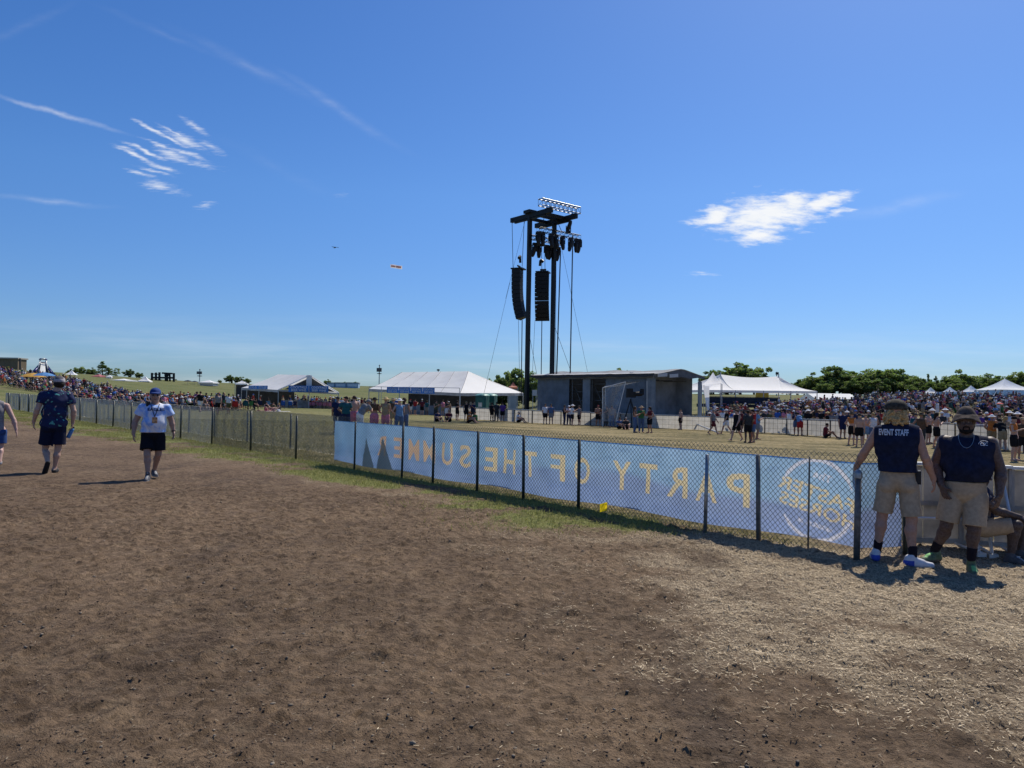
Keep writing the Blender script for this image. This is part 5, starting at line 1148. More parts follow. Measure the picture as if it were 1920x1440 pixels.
for k in range(6): mb.box(a.lerp(b, (k + .5) / 6) * Vector((1, 1, 0)).length / Vector((1, 1, 0)).length if False else Vector((a.lerp(b, (k + .5) / 6).x, a.lerp(b, (k + .5) / 6).y, G(*a.lerp(b, (k + .5) / 6).xy) + .55)), ((b - a).length / 6 - .03, .7, 1.1), math.atan2((b - a).y, (b - a).x))
mb.build('bar_counter', pm('bar_front', (.22, .235, .25), .7, .25, 1.2), tm)
mb = MB(org); bw = [eC.lerp(eR, .55), eL.lerp(eB, .55)]; mb.grid(lambda i, j: Vector((bw[0].lerp(bw[1], i).x, bw[0].lerp(bw[1], i).y, G(*bw[0].lerp(bw[1], i).xy) + 2.5 * j)), 6, 2); mb.build('back_wall', DARKIN, tm)  # near-black colour holds the shade inside the tent
mb = MB(org); aa = PX(875, 770, 93)
for k in range(5): mb.box(Vector((aa.x + k * .9, aa.y + k * .85, G(aa.x, aa.y) + .6 + .25 * (k % 2))), (.9, .8, 1.2 + .5 * (k % 2)), .6)
mb.build('drink_cooler', pm('cooler_steel', (.16, .165, .17), .5, .3, 2), tm)
# --- gabled bar tent further left
gL, gR, fl = PX(522, 731, 108), PX(635, 736.5, 112), PX(453, 727, 120); org = GP(580, 110); ap = PX(580, 703.5, 110); ap2 = PX(521, 702, 123); fr = gR + (fl - gL)
tg = thing('bar_tent', 'white gabled tent with two blue cocktail signs across its open end', 'tent', org)
mb = MB(org); n = 3
for i in range(n):
    a, b = i / n, (i + 1) / n; patch(mb, fl.lerp(gL, a), fl.lerp(gL, b), ap2.lerp(ap, b), ap2.lerp(ap, a), 10, 8, .22, .03); patch(mb, gR.lerp(fr, a), gR.lerp(fr, b), ap.lerp(ap2, b), ap.lerp(ap2, a), 8, 6, .15)
mb.build('roof', CANV, tg, True); mb = MB(org)
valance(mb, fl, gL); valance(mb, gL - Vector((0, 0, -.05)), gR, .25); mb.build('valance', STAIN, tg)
mb = MB(org); mb.poly([gL + Vector((.6, .8, .1)), gR + Vector((-.2, .8, .1)), ap + Vector((0, .8, -.25))]); mb.build('gable_shade_sheet', pm('gable_shade', (.075, .080, .088), .9, .2, 1), tg)  # dark sheet: shade within the open gable put into its colour
mb = MB(org); mb.tube([gL, ap], .09, 6); mb.tube([ap, gR], .09, 6); mb.box((ap + (gL + gR) / 2) / 2 + Vector((0, -.1, .0)), (.75, .12, ap.z - (gL.z + gR.z) / 2), .4); mb.build('gable_frame', CANV, tg)
for q in (gL, gR, fl, gL.lerp(fl, .5), gL.lerp(gR, .5)): pole(tg, org, q)
sign(tg, org, PX(541, 722.5, 107.5), PX(578.6, 723.2, 109.2), .92, CBW); sign(tg, org, PX(580, 723.2, 109.3), PX(616, 724, 111), .92, CBW); sign(tg, org, PX(466, 722.8, 112), PX(502, 723, 108.5), .5, 'COCKTAILS  BEER', 2)
mb = MB(org); bw = [fl.lerp(fr, .4), gL.lerp(gR, .5)]; mb.grid(lambda i, j: Vector((fl.lerp(fr, .1 + .85 * i).x, fl.lerp(fr, .1 + .85 * i).y, G(*fl.lerp(fr, .1 + .85 * i).xy) + 2.4 * j)), 6, 2); mb.build('back_wall', DARKIN, tg)  # dark colour stands in for the tent's inner shade
mb = MB(org)
for k in range(5): q = gL.lerp(gR, .15 + .17 * k) + Vector((-.8, 2.5, 0)); mb.box((q.x, q.y, G(q.x, q.y) + .55), (1.5, .7, 1.1), .4)
mb.build('bar_counter', pm('bar_front', (.22, .235, .25), .7, .25, 1.2), tg)
# --- white pole tent behind the stage
a, b = PX(1324, 731, 93), PX(1532, 733.5, 100); dd = b - a; dd.z = 0; nn_ = Vector((-dd.y, dd.x, 0)).normalized() * 10; a2, b2 = a + nn_, b + nn_; c1, c2 = PX(1351, 702, 98.5), PX(1460, 705.5, 102); org = GP(1425, 97)
tp_ = thing('pole_tent', 'bright white pole tent with two peaks behind the stage', 'tent', org)
mb = MB(org); def_ = None
def cur(A, B, C, D, sag): mb.grid(lambda i, j: (lambda e, r: e.lerp(r, j) + Vector((0, 0, -sag * math.sin(PI * j) - .28 * math.sin(PI * i) * j)))(Vector(A).lerp(Vector(B), i), Vector(D).lerp(Vector(C), i)), 18, 12)
e1, e2 = a.lerp(b, .24), a.lerp(b, .66); f1, f2 = a2.lerp(b2, .24), a2.lerp(b2, .66)
cur(e1, e2, c2, c1, .25); cur(f2, f1, c1, c2, .25); cur(e2, b, c2, c2, .45); cur(b, b2, c2, c2, .4); cur(b2, f2, c2, c2, .4); cur(a, e1, c1, c1, .35); cur(a2, a, c1, c1, .35); cur(f1, a2, c1, c1, .3); mb.build('roof', CANB, tp_, True)
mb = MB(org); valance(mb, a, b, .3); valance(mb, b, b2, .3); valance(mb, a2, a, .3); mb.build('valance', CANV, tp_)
for q in (a, a.lerp(b, .25), a.lerp(b, .5), a.lerp(b, .75), b, b2): pole(tp_, org, q)
for q in (c1, c2): mb = MB(org); mb.tube([Vector((q.x, q.y, G(q.x, q.y))), q + Vector((0, 0, .3))], .07, 6); mb.build('centre_pole', POLE, tp_)
s1 = GP(1336, 84); tq = thing('peaked_canopy', 'grey white peaked canopy tucked against the end of the stage', 'canopy', s1)
pk = PX(1337, 698, 88); cs = [PX(1316, 722, 85), PX(1352, 719, 85), PX(1354, 720, 92), PX(1320, 721, 92)]; mb = MB(s1)
for i in range(4): patch(mb, cs[i], cs[(i + 1) % 4], pk, pk, 6, 6, .25)
mb.build('roof', CANV, tq, True); mb = MB(s1)
for c in cs: mb.tube([Vector((c.x, c.y, G(c.x, c.y))), c], .04, 5)
mb.build('leg_frame', POLE, tq); mb = MB(s1); mb.grid(lambda i, j: PX(1318 + 12 * i + 8 * j * (1 - i), 724 + 45 * j, 84), 4, 6); mb.build('side_flap', CANB, tq)
pv = GP(1390, 93); pf = thing('viewing_platform', 'dark raised viewing platform with railing under the white pole tent', 'platform', pv)
fa, fb = PX(1328, 757, 93), PX(1458, 759, 97); mb = MB(pv); d = fb - fa; mb.box((fa + fb) / 2 + Vector((0, 1.5, -.2)), (d.length, 3.5, .4), math.atan2(d.y, d.x)); mb.build('deck', DARKIN, pf); mb = MB(pv)
for z in (.45, .9): mb.beam(fa + Vector((0, 0, z)), fb + Vector((0, 0, z)), .05)
for k in range(11): q = fa.lerp(fb, k / 10); mb.beam(q, q + Vector((0, 0, .92)), .05)
mb.build('railing', DKST, pf); mb = MB(pv); mb.grid(lambda i, j: fa.lerp(fb, i) + Vector((0, -.02, .05 + .8 * j)), 10, 1); mb.build('railing_mesh', pm('dark_scrim', (.018, .026, .045), .9, .3, 2), pf)
for (u0, u1, v0, v1, d, nm, lab, cl_) in ((1417, 1441, 735, 748, 101, 'notice_board', 'small mustard yellow board under the white pole tent', (.40, .32, .06)), (1712, 1735, 732, 742, 148, 'fence_banner', 'plain deep blue cover on the hilltop beside the peaked tents', (.012, .03, .22)), (1668, 1684, 739, 748, 140, 'sheet_screen', 'white sheet hung up behind the feather flags on the slope', (.8, .8, .8)), (998, 1007, 731, 742, 110, 'white_box_sign', 'pale boxy cabinet between the tower foot and the stage', (.45, .5, .55))):
    q = GP((u0 + u1) / 2, d); mb = MB(q); A_, B_ = PX(u0, v0, d), PX(u1, v0, d); C_ = PX(u1, v1, d); mb.box((A_ + C_) / 2, ((B_ - A_).length, .15, A_.z - C_.z))
    for k in (.15, .85): x_ = A_.lerp(B_, k); mb.tube([Vector((x_.x, x_.y + .1, G(x_.x, x_.y))), x_ + Vector((0, .1, 0))], .04, 5)
    o = mb.build(nm, pm(nm, cl_, .7, .1, 2, trans=.2)); o.location = q; tag(o, lab, 'sign' if 'board' in nm else 'screen')
# --- low marquee
q0 = GP(1555, 128); mq = thing('marquee', 'long low bright white marquee behind the hillside crowd', 'tent', q0); A_, B_, C_, D_ = PX(1498, 748, 124), PX(1530, 748, 122), PX(1609, 748, 134), PX(1578, 748, 138); r1, r2 = PX(1514, 737, 123), PX(1594, 738.5, 136)
mb = MB(q0); patch(mb, B_, C_, r2, r1, 10, 4); patch(mb, D_, A_, r1, r2, 10, 4); mb.build('roof', CANB, mq); mb = MB(q0)
for X_, Y_ in ((A_, B_), (B_, C_)): mb.add([X_, Y_, Y_ - Vector((0, 0, 2.2)), X_ - Vector((0, 0, 2.2))], [(0, 1, 2, 3)])
mb.add([A_, B_, r1], [(0, 1, 2)]); mb.build('wall', CANV, mq)
# --- frame tents and pop-ups
def popup(u, d, vt, ve, wpx, label, col=CANV, wall=None, open_=True, name='canopy_tent', ps=.55):
    g = GP(u, d); k = d / FPX; w_ = wpx * k / 2; ze = PX(u, ve, d).z - g.z; zt = PX(u, vt, d).z - g.z; r = thing(name, label, 'canopy', g, RN.uniform(-.3, .3)); cs = [Vector((x, y, ze)) for x, y in ((-w_, -w_), (w_, -w_), (w_, w_), (-w_, w_))]; mb = MB()
    for i in range(4): patch(mb, cs[i], cs[(i + 1) % 4], (0, 0, zt), (0, 0, zt), 8, 8, (zt - ze) * .22)
    mb.build('roof', col, r, True); mb = MB()
    for i in range(4): valance(mb, cs[i], cs[(i + 1) % 4], .28, n=8)
    mb.build('valance', col, r)
    mb = MB()
    for c in cs: mb.tube([Vector((c.x * .97, c.y * .97, 0)), c], .06, 5)
    mb.build('leg_frame', POLE, r)
    if wall:
        mb = MB(); mb.box((0, w_ * .1, ze * .46), (w_ * 1.8, w_ * 1.5, ze * .92)); mb.build('wall', wall, r)
    return r
BRN = pm('brown_wall', (.19, .14, .095), .8, .2, 1); GRYW = pm('grey_wall', (.34, .36, .38), .8, .1, 1); BLW = pm('light_blue_wall', (.22, .38, .58), .7, .2, .6, trans=.2); DKB = pm('dark_booth', (.05, .05, .055), .8)
popup(1745, 158, 726, 737, 22, 'smallest white peaked tent at the left end of the hilltop row', CANV, None)
popup(1781, 156, 725, 737.5, 26, 'white peaked tent second in the hilltop row', CANV, BLW); popup(1820.5, 154, 722.5, 736, 30, 'white peaked tent beside the large one on the hilltop', CANV, BLW)
popup(1884, 146, 710, 731.5, 70, 'large white peaked tent at the end of the hilltop row', CANV, BLW)
popup(272, 195, 705, 714.5, 21, 'white pointed canopy with brown walls beside the black truss', CANB, BRN); popup(391, 205, 712.5, 717, 28, 'wide white canopy with grey walls beside the screen mast', CANB, GRYW)
popup(453, 150, 713.5, 719, 21, 'white canopy over a dark booth on the green slope', CANB, DKB); popup(134, 205, 694, 703, 20, 'white canopy with blue sides near the inflatable slide', CANB, BLW)
popup(186, 205, 701, 706, 22, 'pink red canopy over a dark stall', pm('pink_canvas', (.48, .16, .17), .7, .3, .4, trans=.3), DKB); popup(961, 135, 716, 726, 15, 'small peaked tent with orange red stripes behind the bar tent', pm('orange_canvas', (.62, .26, .16), .7, .5, .5, trans=.3), GRYW)
popup(205, 200, 703, 706, 9, 'tiny white booth beside the pink red canopy', CANB, CANV); popup(232, 190, 710, 713, 34, 'low white roofed stall above the seated crowd', CANB, GRYW)
for u, v, d, rp, lab, col in ((62, 699, 125, 22, 'orange yellow parasol in the crowd below the slide', (.62, .36, .08)), (83, 698, 118, 19, 'sky blue parasol in the crowd below the slide', (.10, .28, .60)), (352, 712.5, 200, 8, 'dark navy parasol left of the screen mast', (.02, .03, .06)), (365, 714, 205, 6, 'dark navy parasol nearest the screen mast', (.02, .03, .06)), (1875, 755, 66, 6, 'bright red umbrella raised in the seated hillside crowd', (.70, .05, .04))):
    g = GP(u, d); r = thing('parasol', lab, 'parasol', g); zt = PX(u, v, d).z - g.z; w_ = rp * d / FPX; mb = MB(); mb.lathe((0, 0, zt), [(w_, -w_ * .34), (w_ * .62, -w_ * .14), (.02, 0)], 10); mb.build('parasol_canopy', pm('parasol_%s' % lab.split()[0], col, .7, .12, 1, trans=.3), r); mb = MB(); mb.tube([(0, 0, 0), (0, 0, zt)], .03, 5); mb.build('parasol_pole', POLE, r)
# --- portable toilets
GRN = pm('green_plastic', (.022, .10, .085), .5, .15, 2)
for u, d, lab in ((904, 76, 'green portable toilet with a pale notice, left of its twin'), (919, 77.5, 'green portable toilet nearest the tower')):
    g = GP(u, d); r = thing('portable_toilet', lab, 'toilet', g, -.25); k = d / FPX; h = PX(u, 742, d).z - g.z; mb = MB(); mb.box((0, 0, h / 2), (1.1, 1.15, h)); mb.build('cabin', GRN, r); mb = MB(); mb.lathe((0, 0, h), [(.76, 0), (.70, .10), (.45, .20), (.001, .24)], 4, sx=1.0); mb.build('cabin_roof', pm('toilet_roof', (.16, .34, .31), .5), r, True); mb = MB(); mb.box((0, -.585, h * .48), (.75, .03, h * .86)); mb.build('cabin_door', pm('green_door', (.026, .12, .10), .5), r); mb = MB(); mb.box((-.05, -.61, h * .62), (.38, .02, .42)); mb.build('notice', pm('notice_paper', (.55, .52, .45), .7), r)
# --- inflatable slides
IB = pm('blue_vinyl', (.012, .022, .17), .4, .15, .5, spec=.5); IW = pm('white_vinyl', (.70, .70, .64), .4, .08, .5, spec=.5)
def slide(u, d, lab, sc=1.0):
    g = GP(u, d); r = thing('inflatable_slide', lab, 'slide', g, -math.atan((u - CU) / FPX)); k = d / FPX * sc
    Z = lambda v: (720 - v) * k + 0
    z0 = PX(u, 672, d).z - g.z; k = z0 / 44.0 if sc == 1 else d / FPX; z = lambda q: q * k
    mb = MB()
    for s_ in (-1, 1): mb.add([(s_ * 8 * k, -.5, z(2)), (s_ * 8 * k, -.5, z(30)), (s_ * 30 * k, -.5, 0), (s_ * 8 * k, 4, z(2)), (s_ * 8 * k, 4, z(30)), (s_ * 30 * k, 4, 0)], [(0, 1, 2), (3, 5, 4), (1, 4, 5, 2), (0, 2, 5, 3), (0, 3, 4, 1)])
    mb.build('side_wing', IB, r)
    for s_ in (-1, 1):
        mb = MB(); mb.tube([(s_ * 7 * k, .5, z(0)), (s_ * 7.5 * k, .5, z(38))], 2.3 * k, 10); mb.build('column', IW, r, True); mb = MB(); mb.tube([(s_ * 16 * k, -1, z(0)), (s_ * 7.5 * k, -.2, z(34))], 1.6 * k, 10); mb.build('side_rail', IW, r, True)
        mb = MB(); mb.tube([(s_ * 26 * k, -2.4, z(-2)), (s_ * 14 * k, -1.6, z(14))], 2.6 * k, 10); mb.build('front_tube', IB, r, True)
    mb = MB(); mb.tube([(-9.5 * k, .5, z(39.5)), (-7 * k, .5, z(42)), (7 * k, .5, z(42)), (9.5 * k, .5, z(39.5))], 2.6 * k, 10); mb.build('arch_top', IB, r, True); mb = MB(); mb.tube([(-5.5 * k, .2, z(42.6)), (5.5 * k, .2, z(42.6))], 2.4 * k, 10); mb.build('arch_band', IW, r, True)
    mb = MB()
    for x in (-4.5, 0, 4.5): mb.tube([(x * 1.5 * k, -5, z(1)), (x * k, -1, z(16)), (x * .85 * k, 1, z(31))], 1.1 * k, 8)
    mb.grid(lambda i, j: Vector(((-5 + 10 * i) * k * (1.5 - .5 * j), -5 + 6 * j, z(1 + 30 * j))), 4, 6); mb.build('slide_lane', IW, r, True)
    mb = MB(); mb.box((0, 2.5, z(18)), (12 * k, 3, z(32))); mb.build('tower_body', IB, r); return r
slide(80, 195, 'tall blue and white inflatable slide above the seated crowd'); slide(-10, 175, 'blue and white inflatable slide cut off at the edge of the field')
# --- far left block, mast, black truss stage, screens, containers
g = GP(12, 330); bl = thing('grandstand', 'brown boxy grandstand block on the hill behind the slides', 'building', g); k = 330 / FPX; A_ = PX(-40, 672, 330) - g; B_ = PX(33, 674, 330) - g; mb = MB(); mb.box(((A_.x + B_.x) / 2, 3, A_.z / 2 - 2), (B_.x - A_.x, 6, A_.z + 4)); mb.build('wall', pm('brown_cladding', (.17, .13, .085), .8, .25, .15), bl); mb = MB(); mb.box(((A_.x + B_.x) / 2, 3, A_.z + .3), (B_.x - A_.x + .8, 7, .6)); mb.build('roof', pm('pale_coping', (.35, .33, .29), .8), bl)
g = GP(38, 320); o = MB(g).tube([g, PX(37.5, 672, 320)], .35, 6).build('flagpole', DKB); o.location = g; tag(o, 'thin dark mast standing beside the brown grandstand block', 'mast')
g = GP(305, 215); bt_ = thing('truss_stage', 'black open truss stage with four towers on the far slope', 'stage', g)
for u, v in ((285, 699), (292.5, 698.5), (299, 698), (326, 699.5)): mb = MB(g); a = PX(u, 722, 215); mb.tube([Vector((a.x, a.y, a.z - 1.5)), PX(u, v, 215)], .33, 6); mb.build('truss_tower', BLK, bt_)
mb = MB(g)
for (a, b, w_) in (((285, 708, 215), (326, 708.5, 215), .5), ((285, 701, 215), (300, 702, 215), .25), ((304, 699.5, 217), (323, 700.5, 217), .45), ((309, 703, 217), (318, 703, 217), .6), ((312, 701, 217), (312, 721, 217), .7), ((318, 701, 217), (319, 721, 217), .5), ((287, 714, 217), (302, 713, 217), .5)): mb.beam(PX(*a), PX(*b), w_)
mb.build('roof_grid', BLK, bt_); mb = MB(g); a, b = PX(284, 721, 214), PX(332, 721.5, 214); mb.beam(a - Vector((0, 0, .4)), b - Vector((0, 0, .4)), 3, 1.2); mb.build('deck', pm('deck_grey', (.14, .16, .15), .8), bt_)
for u, d, vt, vs0, vs1, lab in ((374, 215, 693, 696.5, 701.5, 'dark screen on a pale mast above the green slope'), (710, 160, 685, 690, 697, 'dark screen board on a mast behind the bar tents'), (821, 200, 692, 692.5, 695, 'tiny lamp head poking above the long tent ridge'), (1456, 170, 697, 698, 702.5, 'round dark beacon poking above the white pole tent')):
    g = GP(u, d); r = thing('screen_mast', lab, 'mast', g); k = d / FPX; zt = PX(u, vt, d).z - g.z; z1, z2 = PX(u, vs0, d).z - g.z, PX(u, vs1, d).z - g.z; mb = MB(); mb.tube([(0, 0, 0), (0, 0, zt)], .9 * k, 6); mb.build('pole', POLE, r)
    mb = MB(); mb.box((0, -.3, (z1 + z2) / 2), ((9 if vt < 697 and u < 800 else 5) * k, .4, z1 - z2)); 
    if u < 800: mb.lathe((0, 0, z2 - 3.5 * k), [(.01, -.8 * k), (4.5 * k, -.3 * k), (4.5 * k, .5 * k), (.01, 1 * k)], 12); mb.lathe((0, 0, zt), [(.01, -1.6 * k), (1.6 * k, 0), (.01, 1.4 * k)], 8)
    mb.build('screen', DKB, r)
    if u < 800: mb = MB(); mb.box((0, -.52, (z1 + z2) / 2), (7.5 * k, .04, (z1 - z2) * .7)); mb.build('display', pm('grey_display', (.10, .11, .12), .4, .5, 2), r)
for i, (u, w_, lab) in enumerate(((622, 14, 'pale blue container stall at the end of the row behind the gabled tent'), (640, 20, 'pale blue container stall in the middle of the hilltop row'), (662, 22, 'pale blue container stall nearest the long bar tent'))):
    g = GP(u, 235); k = 235 / FPX; r = thing('container_stall', lab, 'stall', g); zt = PX(u, 718.5, 235).z - g.z; mb = MB(); mb.box((0, 0, zt / 2 - .5), (w_ * k, 2.6, zt + 1)); mb.build('stall_body', pm('pale_blue_panel', (.30, .42, .55), .7, .2, .6), r); mb = MB(); mb.box((0, -1.35, zt - .7), (w_ * k * .8, .06, .7)); mb.build('serving_hatch', pm('hatch_white', (.62, .68, .74), .6), r); mb = MB(); mb.box((0, 0, zt + .12), (w_ * k + .3, 2.9, .2)); mb.build('stall_roof', GRYW, r)
for (u0, u1, d, v0, v1, lab) in ((1757, 1800, 140, 735, 743, 'light blue printed wind screen below the second peaked tent'), (1802, 1852, 138, 734.5, 742, 'light blue printed wind screen below the third peaked tent'), (1853, 1925, 136, 732.5, 740, 'light blue printed wind screen below the large peaked tent')):
    g = GP((u0 + u1) / 2, d); r = thing('wind_screen', lab, 'fence', g); A_, B_ = PX(u0, v0, d), PX(u1, v0, d); h_ = A_.z - PX(u0, v1, d).z; mb = MB(g); mb.add([A_, B_, B_ - Vector((0, 0, h_)), A_ - Vector((0, 0, h_))], [(0, 1, 2, 3)]); mb.build('printed_sheet', BLW, r)
    V, F = text_np('COCKTAILS', 1, 0, .01); lo, hi = V.min(0), V.max(0); c_ = (lo + hi) / 2; sz = hi - lo; ctr = (A_ + B_) / 2 + Vector((0, -.06, -h_ * .45)); dd = (B_ - A_); link('lettering', mesh_np('lettering', [tuple(ctr + dd * ((v[0] - c_[0]) / sz[0] * .6) + Vector((0, 0, (v[1] - c_[1]) / sz[1] * h_ * .4)) - g) for v in V], F), WINK, r)
    mb = MB(g)
    for kk in (0, .5, 1): q = A_.lerp(B_, kk); mb.tube([Vector((q.x, q.y + .05, G(q.x, q.y) - .2)), q + Vector((0, .05, .1))], .05, 5)
    mb.build('screen_post', POLE, r)
for u, d, vt, lab in ((1670, 120, 735, 'black feather flag left of its twin on the slope'), (1687, 118, 735, 'black feather flag with a red patch beside it on the slope'), (1754, 112, 735, 'black feather flag below the smallest peaked tent'), (1772, 116, 736, 'black feather flag below the second peaked tent'), (1844, 118, 733, 'black feather flag left of the large peaked tent'), (1866, 120, 733, 'black feather flag under the eave of the large peaked tent')):
    g = GP(u, d); k = d / FPX; r = thing('feather_flag', lab, 'flag', g); zt = PX(u, vt, d).z - g.z; mb = MB(); mb.tube([(-5 * k, 0, 0), (-3 * k, 0, zt * .6), (2.5 * k, 0, zt)], .05, 5); mb.build('flag_pole', CANB, r); mb = MB(); mb.add([(-3.5 * k, .02, zt * .35), (2.5 * k, .02, zt), (3 * k, .02, zt * .5), (2 * k, .05, zt * .2)], [(0, 1, 2, 3)]); mb.build('flag_sheet', pm('black_flag', (.012, .013, .018), .8), r)
# --- plane towing an advertising banner
q = PX(628, 464.5, 900); ac = thing('light_aircraft', 'tiny dark light aircraft high over the field', 'aircraft', q, 2.2); s_ = .85
mb = MB(); mb.tube([(-3.2 * s_, 0, 0), (-2 * s_, 0, .1), (1 * s_, 0, .1), (4.2 * s_, 0, .3)], [.3, .62, .55, .12], 10); mb.build('fuselage', DKB, ac, True); mb = MB(); mb.box((-1.0 * s_, 0, .75 * s_), (1.5 * s_, 10 * s_, .16)); mb.build('wing', DKB, ac); mb = MB(); mb.box((3.9 * s_, 0, .35), (.9, 3 * s_, .1)); mb.add([(3.3 * s_, 0, .3), (4.4 * s_, 0, .3), (4.5 * s_, 0, 1.6 * s_), (3.9 * s_, 0, 1.6 * s_)], [(0, 1, 2, 3)]); mb.build('tail', DKB, ac)
q = PX(742.5, 498, 900); tb = thing('towed_banner', 'white sky banner with small red lettering trailing behind the aircraft', 'banner', q); A_, B_ = PX(732, 495.5, 900) - q, PX(754, 498.5, 900) - q; h_ = 4.0; mb = MB(); mb.grid(lambda i, j: A_.lerp(B_, i) + Vector((0, .6 * math.sin(i * 9), -h_ * j + .2 * math.sin(i * 7))), 16, 2); mb.build('banner_sheet', CANB, tb)
V, F = text_np('LIMITED OFFER' if False else 'UNITED WAY', 1, 0, .03) if False else text_np('HHHH HHHHH', 1, 0, .07); lo, hi = V.min(0), V.max(0); c_ = (lo + hi) / 2; sz = hi - lo; link('lettering', mesh_np('lettering', [tuple((A_ + B_) / 2 + (B_ - A_) * ((v[0] - c_[0]) / sz[0] * .85) + Vector((0, -.9, -h_ / 2 + (v[1] - c_[1]) / sz[1] * h_ * .62))) for v in V], F), pm('red_letters', (.60, .07, .06), .7, .05), tb)
# ------------------------------------------------------------------ trees
LEAF, t = mat_new('leaves'); po = t.new('ShaderNodeNewGeometry').outputs['Position']; at = t.new('ShaderNodeAttribute'); at.attribute_name = 'tint'
oi = t.new('ShaderNodeObjectInfo').outputs['Random']
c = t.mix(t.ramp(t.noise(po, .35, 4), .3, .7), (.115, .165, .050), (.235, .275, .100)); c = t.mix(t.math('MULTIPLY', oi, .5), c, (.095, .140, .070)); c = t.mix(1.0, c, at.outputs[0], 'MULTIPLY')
b0 = bsdf(t, c, .7, spec=.25); tr = t.new('ShaderNodeBsdfTranslucent'); t.l.new(t.mix(1.0, c, (1.0, 1.15, .6), 'MULTIPLY'), tr.inputs[0]); mx = t.new('ShaderNodeMixShader'); mx.inputs[0].default_value = .42; t.l.new(b0, mx.inputs[1]); t.l.new(tr.outputs[0], mx.inputs[2]); finish(LEAF, t, mx.outputs[0])
BARK = pm('bark', (.07, .055, .042), .9, .3, 3, .3)
def crown_mesh(kind, seed):
    r = np.random.default_rng(seed); P = []; S_ = []; T_ = []
    nc = {'broad': 64, 'tall': 58, 'conifer': 44, 'sparse': 26}[kind]
    for i in range(nc):
        if kind == 'conifer':
            h = r.random() ** .8; c = np.array([0, 0, .10 + .86 * h]); a = r.uniform(0, 6.28); R_ = .36 * (1 - h) ** .8 + .02; c[:2] += R_ * r.random() * np.array([math.cos(a), math.sin(a)]); s = .045 + .05 * (1 - h); n = 44
        else:
            v = r.normal(size=3); v /= np.linalg.norm(v); q = r.random() ** .45; lobed = 1 + .12 * math.sin(v[0] * 5 + seed) + .10 * math.sin(v[1] * 7 + seed * 2)
            c = np.array([v[0] * .40, v[1] * .40, v[2] * .40]) * q * lobed + (0, 0, .53 if kind != 'sparse' else .62); s = r.uniform(.06, .125) * (.8 if kind == 'sparse' else 1); n = 84 if kind != 'sparse' else 40
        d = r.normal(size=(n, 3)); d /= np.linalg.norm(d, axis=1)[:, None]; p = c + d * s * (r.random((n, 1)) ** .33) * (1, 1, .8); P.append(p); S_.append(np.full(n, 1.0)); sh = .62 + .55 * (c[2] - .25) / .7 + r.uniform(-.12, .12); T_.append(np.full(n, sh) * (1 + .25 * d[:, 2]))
    P = np.concatenate(P); T_ = np.concatenate(T_); n = len(P); a = r.normal(size=(n, 3)); a /= np.linalg.norm(a, axis=1)[:, None]; b = np.cross(a, r.normal(size=(n, 3))); b /= np.linalg.norm(b, axis=1)[:, None]; s = r.uniform(.012, .028, (n, 1)) * (1.0 if kind != 'conifer' else .8)
    V = np.stack([P - a * s - b * s * .6, P + a * s - b * s * .6, P + a * s * .7 + b * s, P - a * s * .7 + b * s * .8], 1).reshape(-1, 3)
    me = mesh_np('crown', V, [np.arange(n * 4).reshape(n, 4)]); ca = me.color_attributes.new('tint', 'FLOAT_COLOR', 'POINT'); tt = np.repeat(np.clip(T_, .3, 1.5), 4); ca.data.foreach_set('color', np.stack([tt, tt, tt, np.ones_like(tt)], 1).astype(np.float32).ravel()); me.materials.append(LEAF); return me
def trunk_mesh(kind, seed):
    r = random.Random(seed); mb = MB(); mb.tube([(0, 0, -.06), (.01, 0, .2), (0, .01, .45), (.01, 0, .75 if kind != 'conifer' else .95)], .03, 7, r2=.008)
    if kind != 'conifer':
        for i in range(6): a = r.uniform(0, 6.28); z = r.uniform(.22, .5); mb.tube([(0, 0, z), (.12 * math.cos(a), .12 * math.sin(a), z + .12), (.27 * math.cos(a), .27 * math.sin(a), z + .3)], .013, 5, r2=.003)
    me = bpy.data.meshes.new('trunk'); me.from_pydata(mb.v, [], mb.f); me.materials.append(BARK); return me
_tr = {k: [(crown_mesh(k, s), trunk_mesh(k, s)) for s in sd] for k, sd in (('broad', (1, 2, 3)), ('tall', (4, 5)), ('conifer', (6, 7)), ('sparse', (8,)))}
_tc = {}
def tree(u, vt, wpx, d, kind, label, group):
    g = GP(u, d); k = d / FPX; h = PX(u, vt, d).z - g.z; wd = wpx * k; i = _tc[kind] = _tc.get(kind, -1) + 1; cm, tm_ = _tr[kind][i % len(_tr[kind])]
    r = thing('conifer_tree' if kind == 'conifer' else 'broadleaf_tree', label, 'tree', g - Vector((0, 0, .2)), RN.uniform(0, 6.28), group); f = .80 if kind != 'conifer' else .72
    sx_ = h * min(max(wd / f / h, .80), 1.45) if kind != 'conifer' else wd / f
    for nm, me in (('crown', cm), ('trunk', tm_)):
        o = bpy.data.objects.new(nm, me); COL.objects.link(o); o.parent = r; o.scale = (sx_, sx_, h)
RN2 = random.Random(5)
g1 = 'trees on the skyline beyond the white tents'
row = [(1338, 692, 44, 200), (1362, 686, 50, 205), (1388, 677, 58, 200), (1414, 681, 46, 210), (1508, 706, 34, 190), (1532, 696, 50, 185), (1562, 684, 66, 185), (1592, 692, 56, 190), (1622, 688, 66, 188), (1654, 686, 66, 186), (1683, 690, 56, 190), (1703, 706, 34, 185), (1720, 706, 40, 182), (1777, 706, 44, 182), (1806, 690, 64, 178), (1836, 704, 50, 182), (1860, 698, 54, 178), (1888, 703, 50, 180), (1914, 695, 56, 176), (1948, 690, 60, 176), (1600, 706, 60, 178), (1640, 704, 60, 176), (1750, 712, 44, 174), (1545, 712, 50, 175), (1475, 716, 24, 200)]
